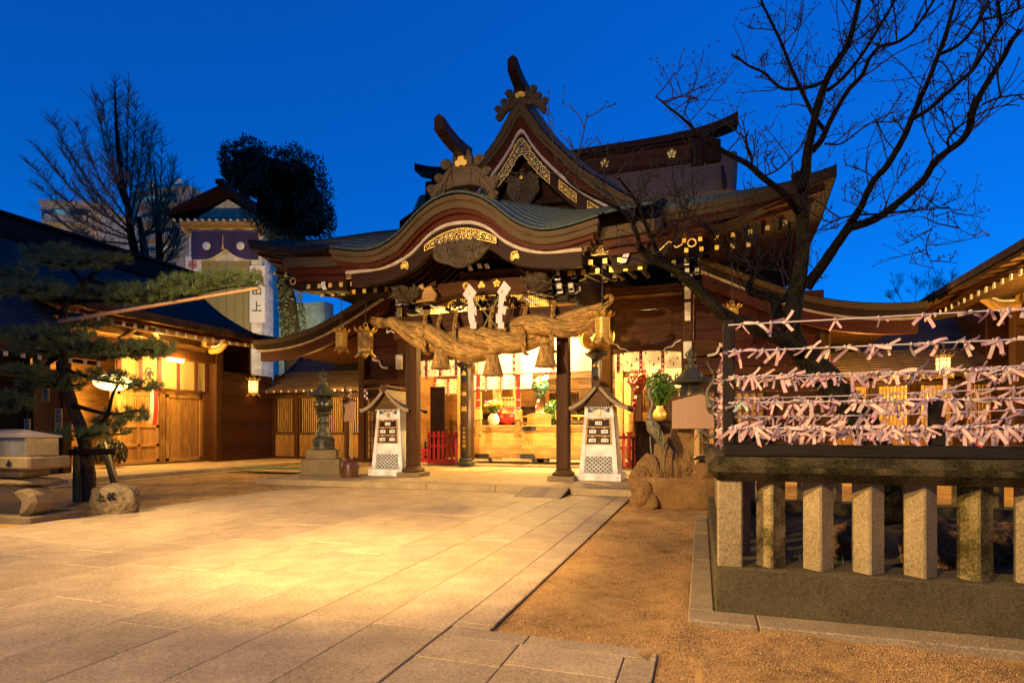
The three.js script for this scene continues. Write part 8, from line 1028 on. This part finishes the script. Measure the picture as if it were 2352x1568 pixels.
// ---------- trained pine with its pole and props ----------
{
  const t = thing('pine_tree', [-12.4, 0, -8.9], 'trained pine with layered needle pads and one long branch along a pole', 'tree'), d = 11.6, k = d / FOC;
  const Q = (p) => at(p[0], p[1], d + (p[2] ?? 0)); part(t, 'trunk', tube([[205, 1150], [200, 1060], [190, 1000], [165, 930], [148, 860], [142, 800], [140, 750], [150, 705], [178, 672], [200, 640]].map(Q), [0.13, 0.12, 0.115, 0.105, 0.095, 0.085, 0.075, 0.065, 0.055, 0.04], 10, 40, 0.16), M.pine);
  for (const br of [[[160, 695], [230, 690], [330, 690], [420, 680], [520, 660], [575, 655]], [[190, 650], [240, 610], [300, 600]], [[190, 650], [150, 610], [90, 600]], [[150, 760], [90, 775], [40, 780]], [[148, 800], [230, 820], [300, 815]], [[150, 850], [220, 870], [320, 885]], [[150, 880], [100, 890]], [[165, 930], [250, 950], [320, 940]], [[145, 810], [80, 855], [30, 900]], [[190, 640], [300, 665], [360, 660]], [[185, 1000], [240, 960], [260, 900], [280, 870]], [[145, 720], [80, 690], [20, 660]]]) part(t, 'branch', tube(br.map((p, i) => Q([p[0], p[1], (i % 2 ? 0.15 : -0.1)])), [0.05, 0.032, 0.014], 7, 16, 0.15), M.bark);
  const pads = [[170, 590, 130, 30, 0.3], [110, 570, 70, 18, 0.4], [60, 655, 95, 32, -0.4], [30, 625, 50, 20, -0.2], [235, 662, 80, 26, 0.2], [330, 662, 100, 30, 0], [430, 645, 100, 30, 0], [520, 632, 75, 26, 0], [585, 640, 22, 28, 0], [95, 762, 120, 26, -0.5], [165, 792, 165, 26, 0.1], [290, 800, 105, 28, 0.2], [340, 790, 70, 24, 0.3], [50, 848, 75, 16, -0.6], [130, 872, 95, 26, 0], [230, 855, 60, 18, 0.3], [325, 884, 52, 16, 0.1], [290, 872, 40, 14, 0.1], [25, 915, 55, 34, -0.6], [295, 945, 62, 22, 0.2], [250, 965, 40, 16, 0.3], [190, 990, 68, 20, -0.3], [260, 990, 40, 14, 0.2], [20, 760, 40, 20, -0.3], [300, 690, 60, 12, 0.1], [205, 740, 60, 14, 0.2]];
  for (const [u, v, ru, rv, o] of pads) {
    const pos = [], n = max(14, round(ru * rv / 25)), tw = [];
    for (let i = 0; i < n; i++) { const a = rr(0, 6.3), q = sqrt(rnd()), c = v3(...at(u + cos(a) * q * ru, v + sin(a) * q * rv * 0.7 + rv * 0.25, d + o + rr(-1, 1) * ru * k * 0.45)), ax = v3(cos(a) * q * 0.7 + rr(-0.4, 0.4), rr(0.4, 1.1) - (sin(a) > 0.5 ? 0.5 : 0), rr(-0.5, 0.5)).normalize(); if (i % 3 === 0) tw.push(tube([at(u, v + rv * 0.6, d + o), [c.x, c.y, c.z]].map((x) => [...x]), [0.012, 0.006], 3)); for (let j = 0; j < 30; j++) { const e = v3(rr(-1, 1), rr(-1, 1), rr(-1, 1)).normalize().addScaledVector(ax, 0.85).normalize(), len = rr(0.09, 0.16), w = v3(rr(-1, 1), rr(-1, 1), rr(-1, 1)).cross(e).normalize().multiplyScalar(0.005), p = c.clone().addScaledVector(ax, rr(-0.05, 0.05)), tip = p.clone().addScaledVector(e, len); for (const z of [p.clone().sub(w), p.clone().add(w), tip]) pos.push(z.x, z.y, z.z); } }
    const g = new THREE.BufferGeometry(); g.setAttribute('position', new THREE.Float32BufferAttribute(pos, 3)); g.computeVertexNormals(); const pm = part(t, 'needle_pad', g, M.needle); tag(pm, null, null, null, 'stuff'); if (tw.length) tag(part(pm, 'twigs', tw, M.bark), null, null, null, 'stuff');
  }
  const bp = single('bamboo_pole', (() => { const a = Q([134, 738, -0.3]), b = Q([592, 661, -0.25]), g = []; for (let i = 0; i < 13; i++) { const f = (u) => a.map((x, j) => mix(x, b[j], u)), p = f(i / 13), q = f((i + 0.97) / 13); g.push(tube([p, q], mix(0.042, 0.03, i / 13), 8)); g.push(tube([f((i + 0.95) / 13), f((i + 1) / 13)], mix(0.046, 0.034, i / 13), 8)); } return g; })(), mat([0.52, 0.28, 0.12], { t: 'wood', rough: 0.5 }), 'long tan bamboo pole propping the pine branch', 'pole');
  const g1 = onY(180, 1150, 0), h1 = at(183, 1018, hypot(g1[0], g1[2]) * 0.99); single('prop_post', tube([g1, [g1[0], h1[1] * 0.5, g1[2]], [g1[0] + 0.02, h1[1], g1[2]]], 0.105, 12), mat([0.14, 0.13, 0.04], { t: 'wood', rough: 0.5 }), 'upright thick green bamboo post under the pine', 'post'); const g2 = onY(268, 1125, 0), h2 = at(238, 1020, hypot(g2[0], g2[2]) * 0.98); single('slanting_prop', tube([g2, h2], 0.095, 10), M.brown, 'slanting wooden prop behind the inscribed boulder', 'prop'); const c1 = at(158, 1038, 11.3), c2 = at(262, 1036, 11.5); single('cross_pole', tube([c1, c2], 0.06, 8), M.bark, 'short level pole lashed between post and slanting prop', 'pole');
}
{ const b = onX(252, 1020, -20.2), lf = [], t = thing('round_shrub', [b[0], 0.15, b[2]], 'small dark rounded shrub in front of the lit entrance', 'shrub'); for (let i = 0; i < 1500; i++) { const a = rr(0, 6.3), c = rr(-0.6, 1), s = sqrt(1 - c * c), r = 0.55 * pow(rnd(), 0.2); lf.push(strip(new THREE.CircleGeometry(0.05, 5).scale(0.5, 1, 1).rotateX(rr(-1.5, 1.5)).rotateY(rr(0, 6.3)).translate(b[0] + cos(a) * s * r, 0.65 + c * r, b[2] + sin(a) * s * r))); } part(t, 'leaves', lf, M.leaf); part(t, 'stem', tube([[b[0], 0.1, b[2]], [b[0], 0.5, b[2]]], 0.05, 6), M.bark); }
renderer.render(scene, camera);
